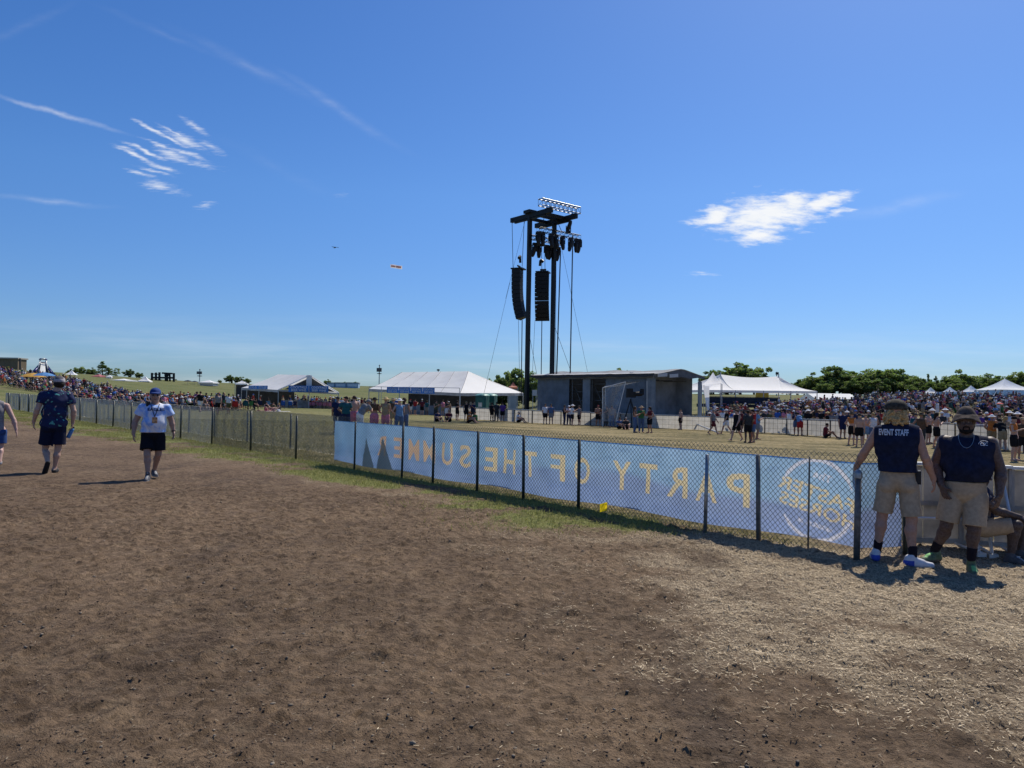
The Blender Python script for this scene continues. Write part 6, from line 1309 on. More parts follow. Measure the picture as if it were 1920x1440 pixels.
row += [(u + RN2.uniform(12, 22), vt + RN2.uniform(4, 12), w_ * .9, d + RN2.uniform(4, 14)) for u, vt, w_, d in row[4:20]] + [(u - RN2.uniform(8, 16), vt + RN2.uniform(14, 24), w_ * .8, d - RN2.uniform(3, 8)) for u, vt, w_, d in row[:20:2]]
ORD += ['twenty-first', 'twenty-second', 'twenty-third', 'twenty-fourth', 'twenty-fifth']
for i, (u, vt, w_, d) in enumerate(row):
    near_ = 'beside the stage end' if u < 1420 else 'behind the low marquee' if u < 1620 else 'behind the feather flags' if u < 1715 else 'behind the hilltop tents'
    k = sum(1 for q in row[:i] if (q[0] < 1420, q[0] < 1620, q[0] < 1715) == (u < 1420, u < 1620, u < 1715))
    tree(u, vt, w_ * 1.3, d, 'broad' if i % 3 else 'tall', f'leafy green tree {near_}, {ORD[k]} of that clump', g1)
tree(1740, 698, 26, 180, 'conifer', 'dark pointed conifer at the dip in the wooded skyline', g1); tree(1755, 701, 24, 182, 'conifer', 'second dark conifer just past the dip in the skyline', g1)
g2 = 'trees between the bar tent and the stage'
for i, (u, vt, w_, d) in enumerate(((922, 702, 36, 150), (942, 694, 46, 150), (966, 688, 50, 152), (990, 692, 46, 150), (1012, 699, 40, 155), (1040, 698, 46, 160), (1072, 703, 40, 165))): tree(u, vt, w_ * 1.1, d, 'broad' if i % 2 else 'tall', f'dark green tree behind the tower foot, {ORD[i]} from the bar tent', g2)
tree(1171, 681, 30, 140, 'sparse', 'thin treetop showing just over the stage roof', g2)
g3 = 'scattered trees on the far green slope'
for u, vt, w_, d, k, lab in ((132, 692, 26, 260, 'broad', 'rounded tree left of the pink canopy, first of three'), (150, 687, 36, 262, 'broad', 'largest rounded tree between slide and pink canopy'), (170, 689, 30, 258, 'broad', 'rounded tree nearest the conifer on the far slope'), (192, 677, 22, 255, 'conifer', 'tall dark conifer standing above the pink canopy'), (203, 688, 16, 255, 'conifer', 'shorter conifer leaning on the tall one'), (214, 688, 22, 262, 'sparse', 'pale thin tree beside the conifers'), (241, 692, 34, 250, 'broad', 'dark rounded tree left of the pointed white canopy'), (260, 698, 24, 252, 'broad', 'small dark tree touching the pointed white canopy'), (412, 712, 22, 245, 'broad', 'low tree at the thin end of the lone clump by the white canopy'), (430, 703, 32, 250, 'broad', 'biggest tree in the lone clump on the green slope'), (448, 705, 30, 248, 'tall', 'middle tree in the lone clump on the green slope'), (463, 709, 22, 246, 'broad', 'tree of the lone clump nearest the gabled tent'), (613, 711, 15, 240, 'broad', 'small round tree behind the gabled tent peak'), (646, 716, 14, 245, 'broad', 'tiny tree behind the pale blue stalls'), (666, 715.5, 14, 245, 'broad', 'tiny tree behind the last pale blue stall'), (18, 688, 26, 300, 'broad', 'brownish tree before the grandstand block'), (2, 694, 22, 290, 'broad', 'half hidden tree at the foot of the grandstand'), (330, 711, 12, 240, 'broad', 'small bush beside the black truss stage')): tree(u, vt - 1.5, w_ * 1.5, d, k, lab, g3)
# ------------------------------------------------------------------ the festival crowd
def pose_J(kind):
    J = dict(head=(0, -.015, 1.625), neck=(0, .01, 1.46), chest=(0, .01, 1.29), belly=(0, 0, 1.10), pelvis=(0, 0, .96), front=(0, -1, 0), shL=(-.185, .01, 1.41), shR=(.185, .01, 1.41), elL=(-.235, .03, 1.12), elR=(.235, .03, 1.12), wrL=(-.245, -.05, .88), wrR=(.245, -.05, .88),
        hipL=(-.09, 0, .90), hipR=(.09, 0, .90), kneeL=(-.11, -.02, .48), kneeR=(.11, -.02, .48), ankleL=(-.12, .02, .08), ankleR=(.12, .02, .08), heelL=(-.12, .05, .035), heelR=(.12, .05, .035), toeL=(-.14, -.16, .03), toeR=(.14, -.16, .03))
    if kind == 'phone': J.update(elL=(-.23, -.06, 1.14), elR=(.22, -.08, 1.14), wrL=(-.10, -.28, 1.28), wrR=(.08, -.30, 1.30))
    if kind == 'hip': J.update(elR=(.36, .05, 1.16), wrR=(.17, -.06, .98), elL=(-.24, -.05, 1.13), wrL=(-.06, -.24, 1.22), kneeR=(.14, -.05, .48), ankleR=(.17, .04, .08), heelR=(.17, .07, .035), toeR=(.22, -.13, .03))
    if kind == 'walk': J.update(elL=(-.23, .12, 1.13), wrL=(-.24, .06, .89), elR=(.23, -.10, 1.13), wrR=(.22, -.24, .92), kneeL=(-.09, -.20, .50), ankleL=(-.09, -.32, .10), heelL=(-.09, -.30, .05), toeL=(-.10, -.50, .07), kneeR=(.09, .10, .50), ankleR=(.09, .36, .14), heelR=(.09, .40, .12), toeR=(.09, .22, .03))
    if kind == 'lean': J.update(head=(0, -.42, 1.50), neck=(0, -.34, 1.37), chest=(0, -.22, 1.25), belly=(0, -.09, 1.10), shL=(-.185, -.32, 1.32), shR=(.185, -.32, 1.32), elL=(-.24, -.42, 1.10), elR=(.24, -.42, 1.10), wrL=(-.10, -.52, 1.16), wrR=(.10, -.52, 1.16))
    if kind == 'chair': J.update(head=(0, .10, 1.20), neck=(0, .13, 1.04), chest=(0, .12, .88), belly=(0, .08, .70), pelvis=(0, .05, .55), shL=(-.185, .13, .99), shR=(.185, .13, .99), elL=(-.27, .05, .73), elR=(.27, .05, .73), wrL=(-.18, -.20, .68), wrR=(.16, -.18, .68), hipL=(-.10, .0, .52), hipR=(.10, .0, .52), kneeL=(-.14, -.44, .54), kneeR=(.14, -.44, .52), ankleL=(-.14, -.50, .10), ankleR=(.15, -.56, .10), heelL=(-.14, -.47, .04), heelR=(.15, -.52, .04), toeL=(-.15, -.70, .04), toeR=(.17, -.76, .04))
    if kind == 'ground': J.update(head=(0, -.06, .83), neck=(0, .0, .68), chest=(0, .03, .52), belly=(0, .04, .34), pelvis=(0, .04, .16), shL=(-.18, .0, .63), shR=(.18, .0, .63), elL=(-.28, -.12, .42), elR=(.28, -.14, .42), wrL=(-.15, -.36, .40), wrR=(.15, -.36, .40), hipL=(-.10, 0, .14), hipR=(.10, 0, .14), kneeL=(-.20, -.38, .40), kneeR=(.20, -.36, .38), ankleL=(-.13, -.62, .08), ankleR=(.12, -.64, .08), heelL=(-.13, -.60, .04), heelR=(.12, -.62, .04), toeL=(-.15, -.80, .05), toeR=(.13, -.82, .05))
    if kind == 'kneel': J.update(head=(0, -.14, 1.16), neck=(0, -.06, 1.02), chest=(0, -.02, .86), belly=(0, 0, .68), pelvis=(0, .02, .54), shL=(-.185, -.04, .96), shR=(.185, -.04, .96), elL=(-.24, -.14, .70), elR=(.24, -.14, .70), wrL=(-.12, -.36, .62), wrR=(.12, -.36, .62), hipL=(-.09, .02, .50), hipR=(.09, 0, .50), kneeL=(-.10, -.12, .09), kneeR=(.12, -.40, .46), ankleL=(-.10, .30, .07), ankleR=(.12, -.36, .08), heelL=(-.10, .34, .06), heelR=(.12, -.33, .04), toeL=(-.10, .30, -.01), toeR=(.12, -.56, .03))
    return {k: np.array(v, float) for k, v in J.items()}
def crowd_parts(kind, hd, h, legs='short', top='tee', fem=False):
    J = pose_J(kind); g = dict(torso=.92 if fem else 1.04, arm=.9 if fem else 1.08, leg=1.0, belly=.0 if fem else .02); fd = v3(0, -1, -.12); lo, hi = bounds(J, .2); parts = {}
    S = SDF(lo, hi, h); body(S, J, g, fd, 1.0, h < .02, None, True); parts['body'] = S.mesh()
    S = SDF(lo, hi, h); i_ = .018 + h * .25; ch, bl, pe, nk = (J[q] for q in ('chest', 'belly', 'pelvis', 'neck')); t_ = g['torso']
    S.ell(ch, (.172 * t_ + i_, .118 * t_ + i_, .19), .05); S.ell(bl, (.155 * t_ + i_, .108 * t_ + i_ + .015, .17), .05)
    if top != 'crop': S.ell(pe + (bl - pe) * .2, (.172 * t_ + i_, .122 * t_ + i_, .12), .05)
    for q in 'LR':
        S.cone(nk + v3(0, 0, -.03), J['sh' + q], .052, .060, .03)
        if top == 'tee': S.cone(J['sh' + q], J['sh' + q] + (J['el' + q] - J['sh' + q]) * .52, .072, .076, .02)
    S.cut(nk - (ch - nk) * .02, nk - ch)
    if h < .03: S.wrinkle(.006, 14, 2)
    if top == 'crop': S.cut(bl + (ch - bl) * .3, bl - ch)
    parts['shirt'] = S.mesh()
    S = SDF(lo, hi, h); S.ell(pe, (.176 * t_ + h * .2, .130 * t_ + h * .2, .15), .03); e_ = {'short': .62, 'long': .98}[legs]
    for q in 'LR':
        hp, kn, an = J['hip' + q], J['knee' + q], J['ankle' + q]; S.cone(hp, hp + (kn - hp) * min(1, e_), .112 + h * .2, .102 + h * .2 if legs == 'short' else .080, .012)
        if legs == 'long': S.cone(kn, an + v3(0, 0, .02), .076, .060, .02)
    S.cut(pe + (bl - pe) * .55, bl - pe); parts['trousers' if legs == 'long' else 'shorts'] = S.mesh()
    hc = J['head']; S = SDF(hc - .36, hc + .30, min(h, .026))
    if hd == 'cap': S.ell(hc + v3(0, .005, .035), (.095, .112, .092), .01); S.ell(hc + v3(0, -.13, .03), (.075, .075, .016), .02); S.cut(hc + v3(0, 0, .005), (0, 0, -1)); nm = 'cap'
    elif hd == 'brim': S.ell(hc + v3(0, .005, .06), (.10, .115, .09), .01); S.ell(hc + v3(0, 0, .035), (.20, .22, .020 + h * .3), .02); S.cut(hc + v3(0, 0, .0), (0, 0, -1)); nm = 'sun_hat'
    elif hd == 'long': S.ell(hc + v3(0, .02, .015), (.098, .108, .112), .02); S.cone(hc + v3(0, .07, -.02), hc + v3(0, .12, -.24), .075, .05, .03); S.cut(hc + v3(0, -.075, 0), (0, -1, -.35)); nm = 'hair'
    else: S.ell(hc + v3(0, .012, .03), (.088, .105, .094), .02); S.cut(hc + v3(0, -.05, 0), (0, -.8, -.8)); nm = 'hair'
    parts[nm] = S.mesh(); return parts
COLS = {'black': (.012, .012, .014), 'navy': (.018, .025, .075), 'white': (.66, .66, .68), 'grey': (.20, .20, .21), 'red': (.36, .03, .03), 'maroon': (.12, .02, .03), 'blue': (.03, .10, .36), 'sky blue': (.15, .27, .45), 'teal': (.02, .10, .12), 'green': (.05, .17, .06), 'olive': (.09, .09, .045), 'orange': (.52, .17, .04), 'pink': (.52, .19, .27), 'tan': (.34, .25, .16), 'brown': (.11, .065, .04), 'purple': (.10, .04, .20), 'yellow': (.55, .42, .08), 'denim blue': (.08, .13, .24), 'khaki': (.28, .22, .14), 'straw': (.46, .35, .18), 'charcoal': (.04, .042, .045)}
def cloth(c): return pm('cloth_' + c.replace(' ', '_'), COLS[c], .9, .15, 12, spec=.15)
HAIRC = {'dark': pm('hair_dark', (.016, .011, .008), .8, .4, 60), 'brown': pm('hair_brown', (.06, .035, .02), .8, .4, 60), 'blond': pm('hair_blond', (.32, .21, .09), .7, .4, 60)}
SK = [pm('skin_tone_a', (.42, .24, .17), .6, .08, 20), pm('skin_tone_b', (.36, .19, .13), .6, .08, 20), pm('skin_tone_c', (.50, .30, .22), .6, .08, 20), pm('skin_tone_d', (.12, .065, .045), .6, .08, 20)]
_pc = {}
def parts_mesh(kind, hd, h, legs, top, fem, joined=False):
    key = (kind, hd, h, legs, top, fem, joined)
    if key not in _pc:
        if joined:
            p = crowd_parts(kind, hd, h, legs, top, fem); Vs, Fs, M_ = [], [], []; b = 0
            for i, (V, Q) in enumerate(p.values()): Vs.append(V); Fs.append(Q + b); M_ += [i] * len(Q); b += len(V)
            me = mesh_np('person', np.concatenate(Vs), [np.concatenate(Fs)], True)
            for _ in range(4): me.materials.append(SK[0])
            if len(M_) == len(me.polygons): me.polygons.foreach_set('material_index', M_)
            _pc[key] = me
        else:
            ms = {}
            for n_, (V, Q) in crowd_parts(kind, hd, h, legs, top, fem).items(): me = mesh_np(n_, V, [Q], True); me.materials.append(SK[0]); ms[n_] = me
            _pc[key] = ms
    return _pc[key]
def setm(o, i, m): o.material_slots[i].link = 'OBJECT'; o.material_slots[i].material = m
def person(pos, kind, rz, shirt, bottom, hd, hcol, label, group, scale=1.0, skin=0, legs='short', top='tee', fem=False, far=False):
    mats = (SK[skin], cloth(shirt) if shirt else SK[skin], cloth(bottom), HAIRC[hcol] if hcol in HAIRC else cloth(hcol))
    if far:
        o = bpy.data.objects.new('person', parts_mesh(kind, hd, .032, legs, top, fem, True)); COL.objects.link(o)
        for i, m in enumerate(mats): setm(o, i, m)
    else:
        ms = parts_mesh(kind, hd, .020, legs, top, fem); o = None
        for i, (n_, me) in enumerate(ms.items()):
            if i == 1 and not shirt: continue
            q = bpy.data.objects.new('person' if i == 0 else n_, me); COL.objects.link(q); setm(q, 0, mats[i])
            if i == 0: o = q
            else: q.parent = o
    o.location = pos; o.rotation_euler = (0, 0, rz); o.scale = (scale * RN.uniform(.97, 1.05), scale, scale); tag(o, label, 'person', group); return o
# --- people one can single out in the middle distance: u, feet v (or depth), pose, facing (degrees, 0 = towards the camera), clothes
gm_ = 'people standing about on the grass'
MID = [
 (375, -66, 'walk', 200, 'black', 'white', 'bare', 'brown', 0, 'tee', 'person in black top and white shorts walking past the seated rows'),
 (408, -61, 'walk', 190, 'grey', 'black', 'cap', 'charcoal', 0, 'tee', 'person in grey shirt and black shorts walking beside the white shirt'),
 (428, -63, 'walk', 185, 'white', 'olive', 'bare', 'dark', 1, 'tee', 'person in white shirt and olive shorts crossing the grass'),
 (420, -80, 'stand', 20, 'charcoal', 'navy', 'cap', 'straw', 0, 'tee', 'person in dark shirt and straw coloured cap standing over the seated rows'),
 (477, -82, 'kneel', 60, 'black', 'charcoal', 'bare', 'dark', 1, 'tee', 'person in black kneeling on the open grass'),
 (499, -81, 'ground', 30, 'black', 'pink', 'cap', 'charcoal', 2, 'tank', 'person sitting on a pink cloth in a black tank top'),
 (513, -81, 'ground', -40, 'olive', 'denim blue', 'bare', 'brown', 2, 'tee', 'person in olive sitting on a blanket next to the black tank top'),
 (523, -80, 'ground', -70, 'charcoal', 'white', 'long', 'blond', 2, 'tank', 'blond person sitting on a blanket facing sideways'),
 (632, -36, 'stand', 180, 'navy', 'navy', 'cap', 'charcoal', 1, 'tee', 'tall person in navy standing at the end of the banner'),
 (648, -35, 'hip', 170, 'teal', 'navy', 'cap', 'black', 1, 'tee', 'person in dark teal shirt beside the tall navy one'),
 (663, -36, 'phone', 200, None, 'pink', 'bare', 'brown', 2, 'tank', 'bare backed person in pink shorts behind the banner'),
 (674, -33, 'lean', 120, 'grey', 'white', 'cap', 'grey', 1, 'tee', 'stooping person in grey cap and grey shirt behind the banner'),
 (701, -35, 'phone', 170, 'brown', 'pink', 'brim', 'black', 1, 'crop', 'woman in wide black hat and pink trousers behind the banner'),
 (722, -35, 'hip', 150, 'tan', 'pink', 'brim', 'straw', 0, 'tank', 'woman in straw hat and pink shorts behind the banner'),
 (737, -44, 'phone', 180, 'brown', 'khaki', 'brim', 'tan', 2, 'tank', 'person in tan hat and brown top between the two pairs'),
 (748, -35, 'hip', 200, 'sky blue', 'denim blue', 'brim', 'white', 2, 'tank', 'woman in white cowboy hat and jeans behind the banner'),
 (757, -36, 'phone', 160, 'grey', 'denim blue', 'long', 'brown', 0, 'tank', 'woman with brown hair pressed beside the white cowboy hat'),
 (817, 790, 'phone', 40, 'olive', 'charcoal', 'long', 'brown', 0, 'tank', 'woman in olive with arms raised standing before the bar tent'),
 (838, 787, 'hip', 20, 'charcoal', 'white', 'bare', 'dark', 1, 'crop', 'woman in white shorts standing before the bar tent'),
 (857, 788, 'hip', 60, 'black', 'black', 'long', 'dark', 0, 'tee', 'woman all in black with a bag by the barricade corner'),
 (874, 789, 'stand', 10, 'black', 'black', 'long', 'blond', 0, 'tank', 'blond woman in black left of the pair by the toilets'),
 (886, 789, 'phone', -20, 'navy', 'charcoal', 'cap', 'black', 1, 'tee', 'person in navy lifting a cup in front of the toilets'),
 (820, 791, 'ground', 30, 'navy', 'black', 'bare', 'dark', 0, 'tee', 'person in navy sitting on the grass just above the banner'),
 (842, 791, 'ground', -20, 'maroon', 'black', 'bare', 'brown', 1, 'tee', 'person in maroon sitting on the grass just above the banner'),
 (879, 793, 'ground', 70, 'orange', 'black', 'cap', 'orange', 0, 'tee', 'person in orange cap sitting on the grass just above the banner'),
 (891, 793, 'ground', -60, 'green', 'charcoal', 'cap', 'charcoal', 1, 'tee', 'person in bright green sitting on the grass above the banner'),
 (922, 788, 'stand', 150, 'black', 'black', 'cap', 'black', 3, 'tee', 'person all in black leaning near the tower foot'),
 (931, 789, 'hip', 200, 'charcoal', 'charcoal', 'bare', 'dark', 1, 'tee', 'person in charcoal in the middle of the shaded trio'),
 (942, 788, 'phone', 170, 'purple', 'black', 'bare', 'dark', 1, 'tee', 'person in purple in the shaded trio by the barricade'),
 (972, 790, 'ground', 60, 'white', 'black', 'brim', 'grey', 0, 'tee', 'person in white sitting against the barricade below the tower'),
 (1022, 795, 'stand', 20, 'white', 'black', 'bare', 'brown', 0, 'tee', 'person in white top and black shorts at the stage corner'),
 (1033, 795, 'stand', -10, 'denim blue', 'grey', 'bare', 'dark', 1, 'tee', 'person in faded blue beside the white top at the stage corner'),
 (1058, 797, 'phone', 80, 'black', 'navy', 'bare', 'dark', 1, 'tank', 'person in black at the end of the white shirted group'),
 (1066, 797, 'hip', 30, 'white', 'navy', 'cap', 'white', 0, 'tee', 'person in white shirt and white cap by the stage drape'),
 (1073, 798, 'phone', 100, 'white', 'black', 'brim', 'white', 0, 'tee', 'person in white shirt and white sun hat by the stage drape'),
 (1086, 797, 'stand', -60, 'grey', 'black', 'cap', 'charcoal', 0, 'tee', 'person in grey vest facing the two white hats'),
 (1121, 799, 'hip', 10, None, 'black', 'cap', 'maroon', 1, 'tank', 'bare chested person in black shorts and red cap by the stage'),
 (1136, 800, 'phone', 40, 'charcoal', 'charcoal', 'cap', 'black', 1, 'tee', 'person in dark clothes under the clear tarp shelter'),
 (1147, 801, 'stand', -20, 'tan', 'denim blue', 'cap', 'charcoal', 1, 'tee', 'person in tan shirt and jeans under the clear tarp shelter'),
 (1161, 805, 'ground', 40, 'denim blue', 'black', 'bare', 'dark', 1, 'tee', 'person in denim blue sitting below the broadcast camera'),
 (1173, 806, 'ground', 10, 'charcoal', 'black', 'cap', 'grey', 1, 'tee', 'person in charcoal sitting with knees up below the broadcast camera'),
 (1190, 811, 'hip', 80, 'brown', 'denim blue', 'long', 'brown', 1, 'crop', 'woman with long brown hair in the trio before the stage'),
 (1202, 811, 'phone', 20, 'green', 'denim blue', 'brim', 'tan', 1, 'tee', 'person in green shirt and tan hat in the trio before the stage'),
 (1218, 812, 'hip', -50, 'maroon', 'black', 'long', 'dark', 1, 'crop', 'woman in maroon top with a waist bag in the trio before the stage'),
 (1276, 804, 'stand', -60, None, 'black', 'cap', 'charcoal', 2, 'tank', 'bare shouldered person in black shorts alone before the open stage'),
 (1337, 815, 'walk', 75, 'grey', 'maroon', 'cap', 'grey', 0, 'tee', 'person in pale grey shirt and maroon shorts striding along the barricade'),
 (1362, 814, 'walk', -70, 'black', 'white', 'cap', 'white', 0, 'tee', 'person in black shirt and white shorts striding the other way'),
 (1381, 827, 'walk', -40, 'black', 'black', 'bare', 'brown', 2, 'tank', 'person in black tank top walking off from the group'),
 (1390, 812, 'phone', -80, 'maroon', 'black', 'cap', 'charcoal', 1, 'tee', 'person in maroon shirt at the barricade behind the group'),
 (1402, 830, 'stand', 200, 'charcoal', 'black', 'bare', 'dark', 3, 'tee', 'short person in dark clothes with an orange bag in the group'),
 (1411, 830, 'phone', -60, 'red', 'denim blue', 'bare', 'dark', 1, 'tee', 'person in bright red shirt and denim shorts in the group'),
 (1420, 824, 'hip', 100, 'sky blue', 'grey', 'cap', 'charcoal', 1, 'tee', 'person in light blue shirt and grey trousers in the group'),
 (1493, 818, 'lean', 180, 'navy', 'denim blue', 'long', 'dark', 1, 'tee', 'person in navy leaning over the long barricade'),
 (1500, 818, 'lean', 200, 'sky blue', 'red', 'cap', 'black', 1, 'tank', 'person in red shorts leaning over the long barricade'),
 (1549, 825, 'ground', 90, 'maroon', 'black', 'bare', 'dark', 1, 'tee', 'person in maroon sitting on the grass against the barricade'),
 (1580, 827, 'stand', 20, 'navy', 'navy', 'cap', 'charcoal', 1, 'tee', 'person in navy top and long dark jeans by the barricade'),
 (1597, 836, 'hip', 150, 'orange', 'black', 'brim', 'black', 2, 'crop', 'woman in orange striped top and black shorts in the row of four'),
 (1611, 839, 'stand', 180, None, 'black', 'brim', 'black', 2, 'tank', 'bare backed person in black shorts in the row of four'),
 (1623, 836, 'phone', 170, None, 'sky blue', 'cap', 'khaki', 2, 'tank', 'bare backed person in light blue shorts in the row of four'),
 (1637, 838, 'hip', 210, 'white', 'denim blue', 'bare', 'blond', 2, 'tank', 'person with light hair in white half hidden by the blond guard'),
 (1646, 832, 'stand', 100, 'charcoal', 'black', 'cap', 'black', 1, 'tee', 'person in charcoal half hidden behind the arm of the blond guard'),
 (1717, 843, 'stand', 190, 'teal', 'charcoal', 'cap', 'charcoal', 0, 'tee', 'person in teal grey shirt between the two guards'),
 (1727, 846, 'hip', 170, 'brown', 'charcoal', 'brim', 'black', 1, 'tank', 'person in brown top and black hat between the two guards'),
 (1741, -42, 'phone', 60, None, 'black', 'bare', 'dark', 2, 'tank', 'bare shouldered person behind the guards at the far barricade'),
 (1756, 846, 'hip', 120, None, 'black', 'long', 'dark', 2, 'tank', 'person in black skirt seen beside the hat of the second guard'),
 (1880, 852, 'lean', 200, 'black', 'khaki', 'bare', 'dark', 0, 'tee', 'stooping person with a black bag at the edge of the photo'),
 (1901, 868, 'hip', 70, 'orange', 'black', 'cap', 'black', 2, 'crop', 'woman in orange top and black boots nearest the photo edge'),
 (1917, 866, 'stand', 10, 'brown', 'black', 'cap', 'tan', 1, 'tank', 'woman in brown top cut off by the photo edge'),
 (1860, 850, 'hip', 200, 'orange', 'khaki', 'brim', 'white', 1, 'tank', 'person in white hat and orange strap behind the second guard')]
for (u, q, kd, fc, sh_, bt_, hd, hcol, sk, top, lab) in MID:
    d = -q if q < 0 else DG(u, q)
    if q > 0 and u > 845 and u < 1960: d = min(d, DG(u, float(np.interp(u, [b[0] for b in BLINE], [b[1] for b in BLINE]))) - (.55 if kd != 'ground' else .9))
    hgt = RN.uniform(.96, 1.04); legs = 'long' if bt_ in ('denim blue', 'navy', 'charcoal') and kd in ('stand', 'hip', 'phone') and RN.random() < .6 else 'short'
    person(GP(u, d), kd, math.radians(fc) - math.atan((u - CU) / FPX), sh_, bt_, hd, hcol, lab, gm_, hgt, sk, legs, top if sh_ else 'tank', hd in ('long',) or 'woman' in lab)
# blankets under the sitting group
for u, d, c, w_, lab in ((498, 80.3, 'pink', 1.3, 'pink cloth spread under the sitting group on the grass'), (521, 79.8, 'white', 1.6, 'white blanket spread under the sitting group on the grass')):
    g = GP(u, d); mb = MB(); mb.grid(lambda i, j: Vector(((i - .5) * w_ * 1.4, (j - .5) * w_, .03 + .02 * math.sin(i * 9) * math.sin(j * 7))), 8, 6); o = mb.build('blanket', cloth(c)); o.location = g; tag(o, lab, 'blanket')
# --- folding chairs
def chair_mesh():
    Vs = []; mb = MB()
    mb.grid(lambda i, j: Vector(((i - .5) * .52, -.28 + .50 * j, .43 - .05 * math.sin(PI * i) + .02 * j)), 4, 3, 0); mb.grid(lambda i, j: Vector(((i - .5) * .54, .20 + .12 * j + .04 * math.sin(PI * i), .42 + .50 * j)), 4, 3, 0)
    for s_ in (-.28, .28):
        mb.beam((s_, -.28, 0), (s_, .22, .46), .03, .03, 1); mb.beam((s_, .24, 0), (s_, -.26, .46), .03, .03, 1); mb.beam((s_, .2, .4), (s_, .34, .95), .03, .03, 1); mb.beam((s_, -.3, .64), (s_, .26, .62), .06, .03, 0)
    mb.beam((-.28, -.28, .03), (.28, .24, .42), .025, .025, 1); mb.beam((.28, -.28, .03), (-.28, .24, .42), .025, .025, 1)
    me = bpy.data.meshes.new('camp_chair'); me.from_pydata(mb.v, [], mb.f); me.materials.append(SK[0]); me.materials.append(DKST); me.polygons.foreach_set('material_index', mb.m); return me
CHM = chair_mesh()
def chair(pos, rz, col, label, group):
    o = bpy.data.objects.new('camp_chair', CHM); COL.objects.link(o); o.location = pos; o.rotation_euler = (0, 0, rz); setm(o, 0, cloth(col)); return tag(o, label, 'chair', group)
used = set()
SHC = ['black', 'navy', 'white', 'grey', 'red', 'maroon', 'blue', 'sky blue', 'teal', 'green', 'olive', 'orange', 'pink', 'tan', 'brown', 'purple', 'charcoal']; SHW = [16, 12, 13, 9, 6, 4, 6, 6, 5, 4, 4, 2, 5, 4, 3, 2, 10]
HT = [('cap', 'black', 'black cap'), ('cap', 'white', 'white cap'), ('cap', 'red', 'red cap'), ('cap', 'blue', 'blue cap'), ('brim', 'straw', 'straw hat'), ('brim', 'white', 'white sun hat'), ('brim', 'black', 'black sun hat'), ('bare', 'dark', 'dark hair'), ('bare', 'brown', 'brown hair'), ('long', 'blond', 'blond hair'), ('long', 'dark', 'long hair')]
def pick(zone, verb):
    for _ in range(200):
        s_ = RN.choices(SHC, SHW)[0]; h_ = RN.choice(HT); b_ = RN.choice(['black', 'khaki', 'denim blue', 'navy', 'grey', 'white'])
        lab = f'{verb} fan in {s_} top and {b_.split()[0]} bottoms, {h_[2]}, {zone}'
        if lab not in used: used.add(lab); break
    return s_, h_, b_, lab
def seat(u, d, face, zone, group, chaircol=None):
    g = GP(u, d); rz = math.radians(face) - math.atan((u - CU) / FPX); s_, h_, b_, lab = pick(zone, 'seated')
    person(g, 'chair', rz, s_, b_, h_[0], h_[1], lab, group, RN.uniform(.95, 1.05), RN.choice((0, 0, 1, 1, 2, 2, 3)), 'short', RN.choice(('tee', 'tee', 'tank')), h_[0] == 'long', far=True)
    cs_ = [chaircol] if chaircol else RN.sample(['navy', 'black', 'blue', 'charcoal', 'grey', 'green', 'red', 'teal'], 8)
    lb = None
    for c_ in cs_:
        for q in (f'{c_} camp chair, {h_[2]} and {s_} top sitter, {zone}', f'{c_} camp chair, {h_[2]}, {s_} top, {b_} bottoms sitter, {zone}'):
            if q not in used and len(q.replace(',', '').split()) <= 16: lb = q; cc = c_; break
        if lb: break
    if lb is None: cc = cs_[0]; lb = f'{cc} chair, {h_[2]}, {s_} top, {b_.split()[0]} bottoms, {zone}'
    used.add(lb); chair(g, rz, cc, lb, 'camp chairs in the crowd')
def up(u, d, face, zone, group, kd=None):
    g = GP(u, d); rz = math.radians(face) - math.atan((u - CU) / FPX); s_, h_, b_, lab = pick(zone, 'standing'); person(g, kd or RN.choice(('stand', 'hip', 'phone', 'stand')), rz, s_, b_, h_[0], h_[1], lab, group, RN.uniform(.94, 1.05), RN.choice((0, 0, 1, 1, 2, 2, 3)), 'short', RN.choice(('tee', 'tee', 'tank')), h_[0] == 'long', far=True)
def ldepth(u): return float(np.interp(u, [-30, 0, 100, 200, 300, 400, 460, 520, 620], [122, 118, 106, 90, 79, 71, 88, 104, 116]))
def lback(u): return float(np.interp(u, [-30, 100, 200, 300, 380, 470, 620], [66, 58, 42, 30, 16, 10, 8]))
def lzone(u): return 'below the inflatable slides' if u < 125 else 'below the pink canopy' if u < 240 else 'below the black truss' if u < 340 else 'below the screen mast' if u < 440 else 'near the gabled tent'
gl = 'spectators of the crowd on the far grass'
u = -14.0
while u < 445:
    d = ldepth(u) + RN.uniform(-1.5, 1.5); seat(u, d, RN.uniform(10, 75), lzone(u), gl); u += RN.uniform(.85, 1.35) * .78 * FPX / d
u = -10.0
while u < 445:
    d = ldepth(u) + RN.uniform(2.5, 4.5); (seat if RN.random() < .8 else up)(u, d, RN.uniform(10, 75), lzone(u), gl); u += RN.uniform(1.3, 2.2) * .78 * FPX / d
for u in (118, 136, 146, 157, 160, 164, 229, 248, 262, 305, 318, 325, 344, 352, 368, 386, 396): up(u, ldepth(u) + lback(u) * RN.uniform(.5, 1.0), RN.uniform(100, 250), lzone(u), gl)
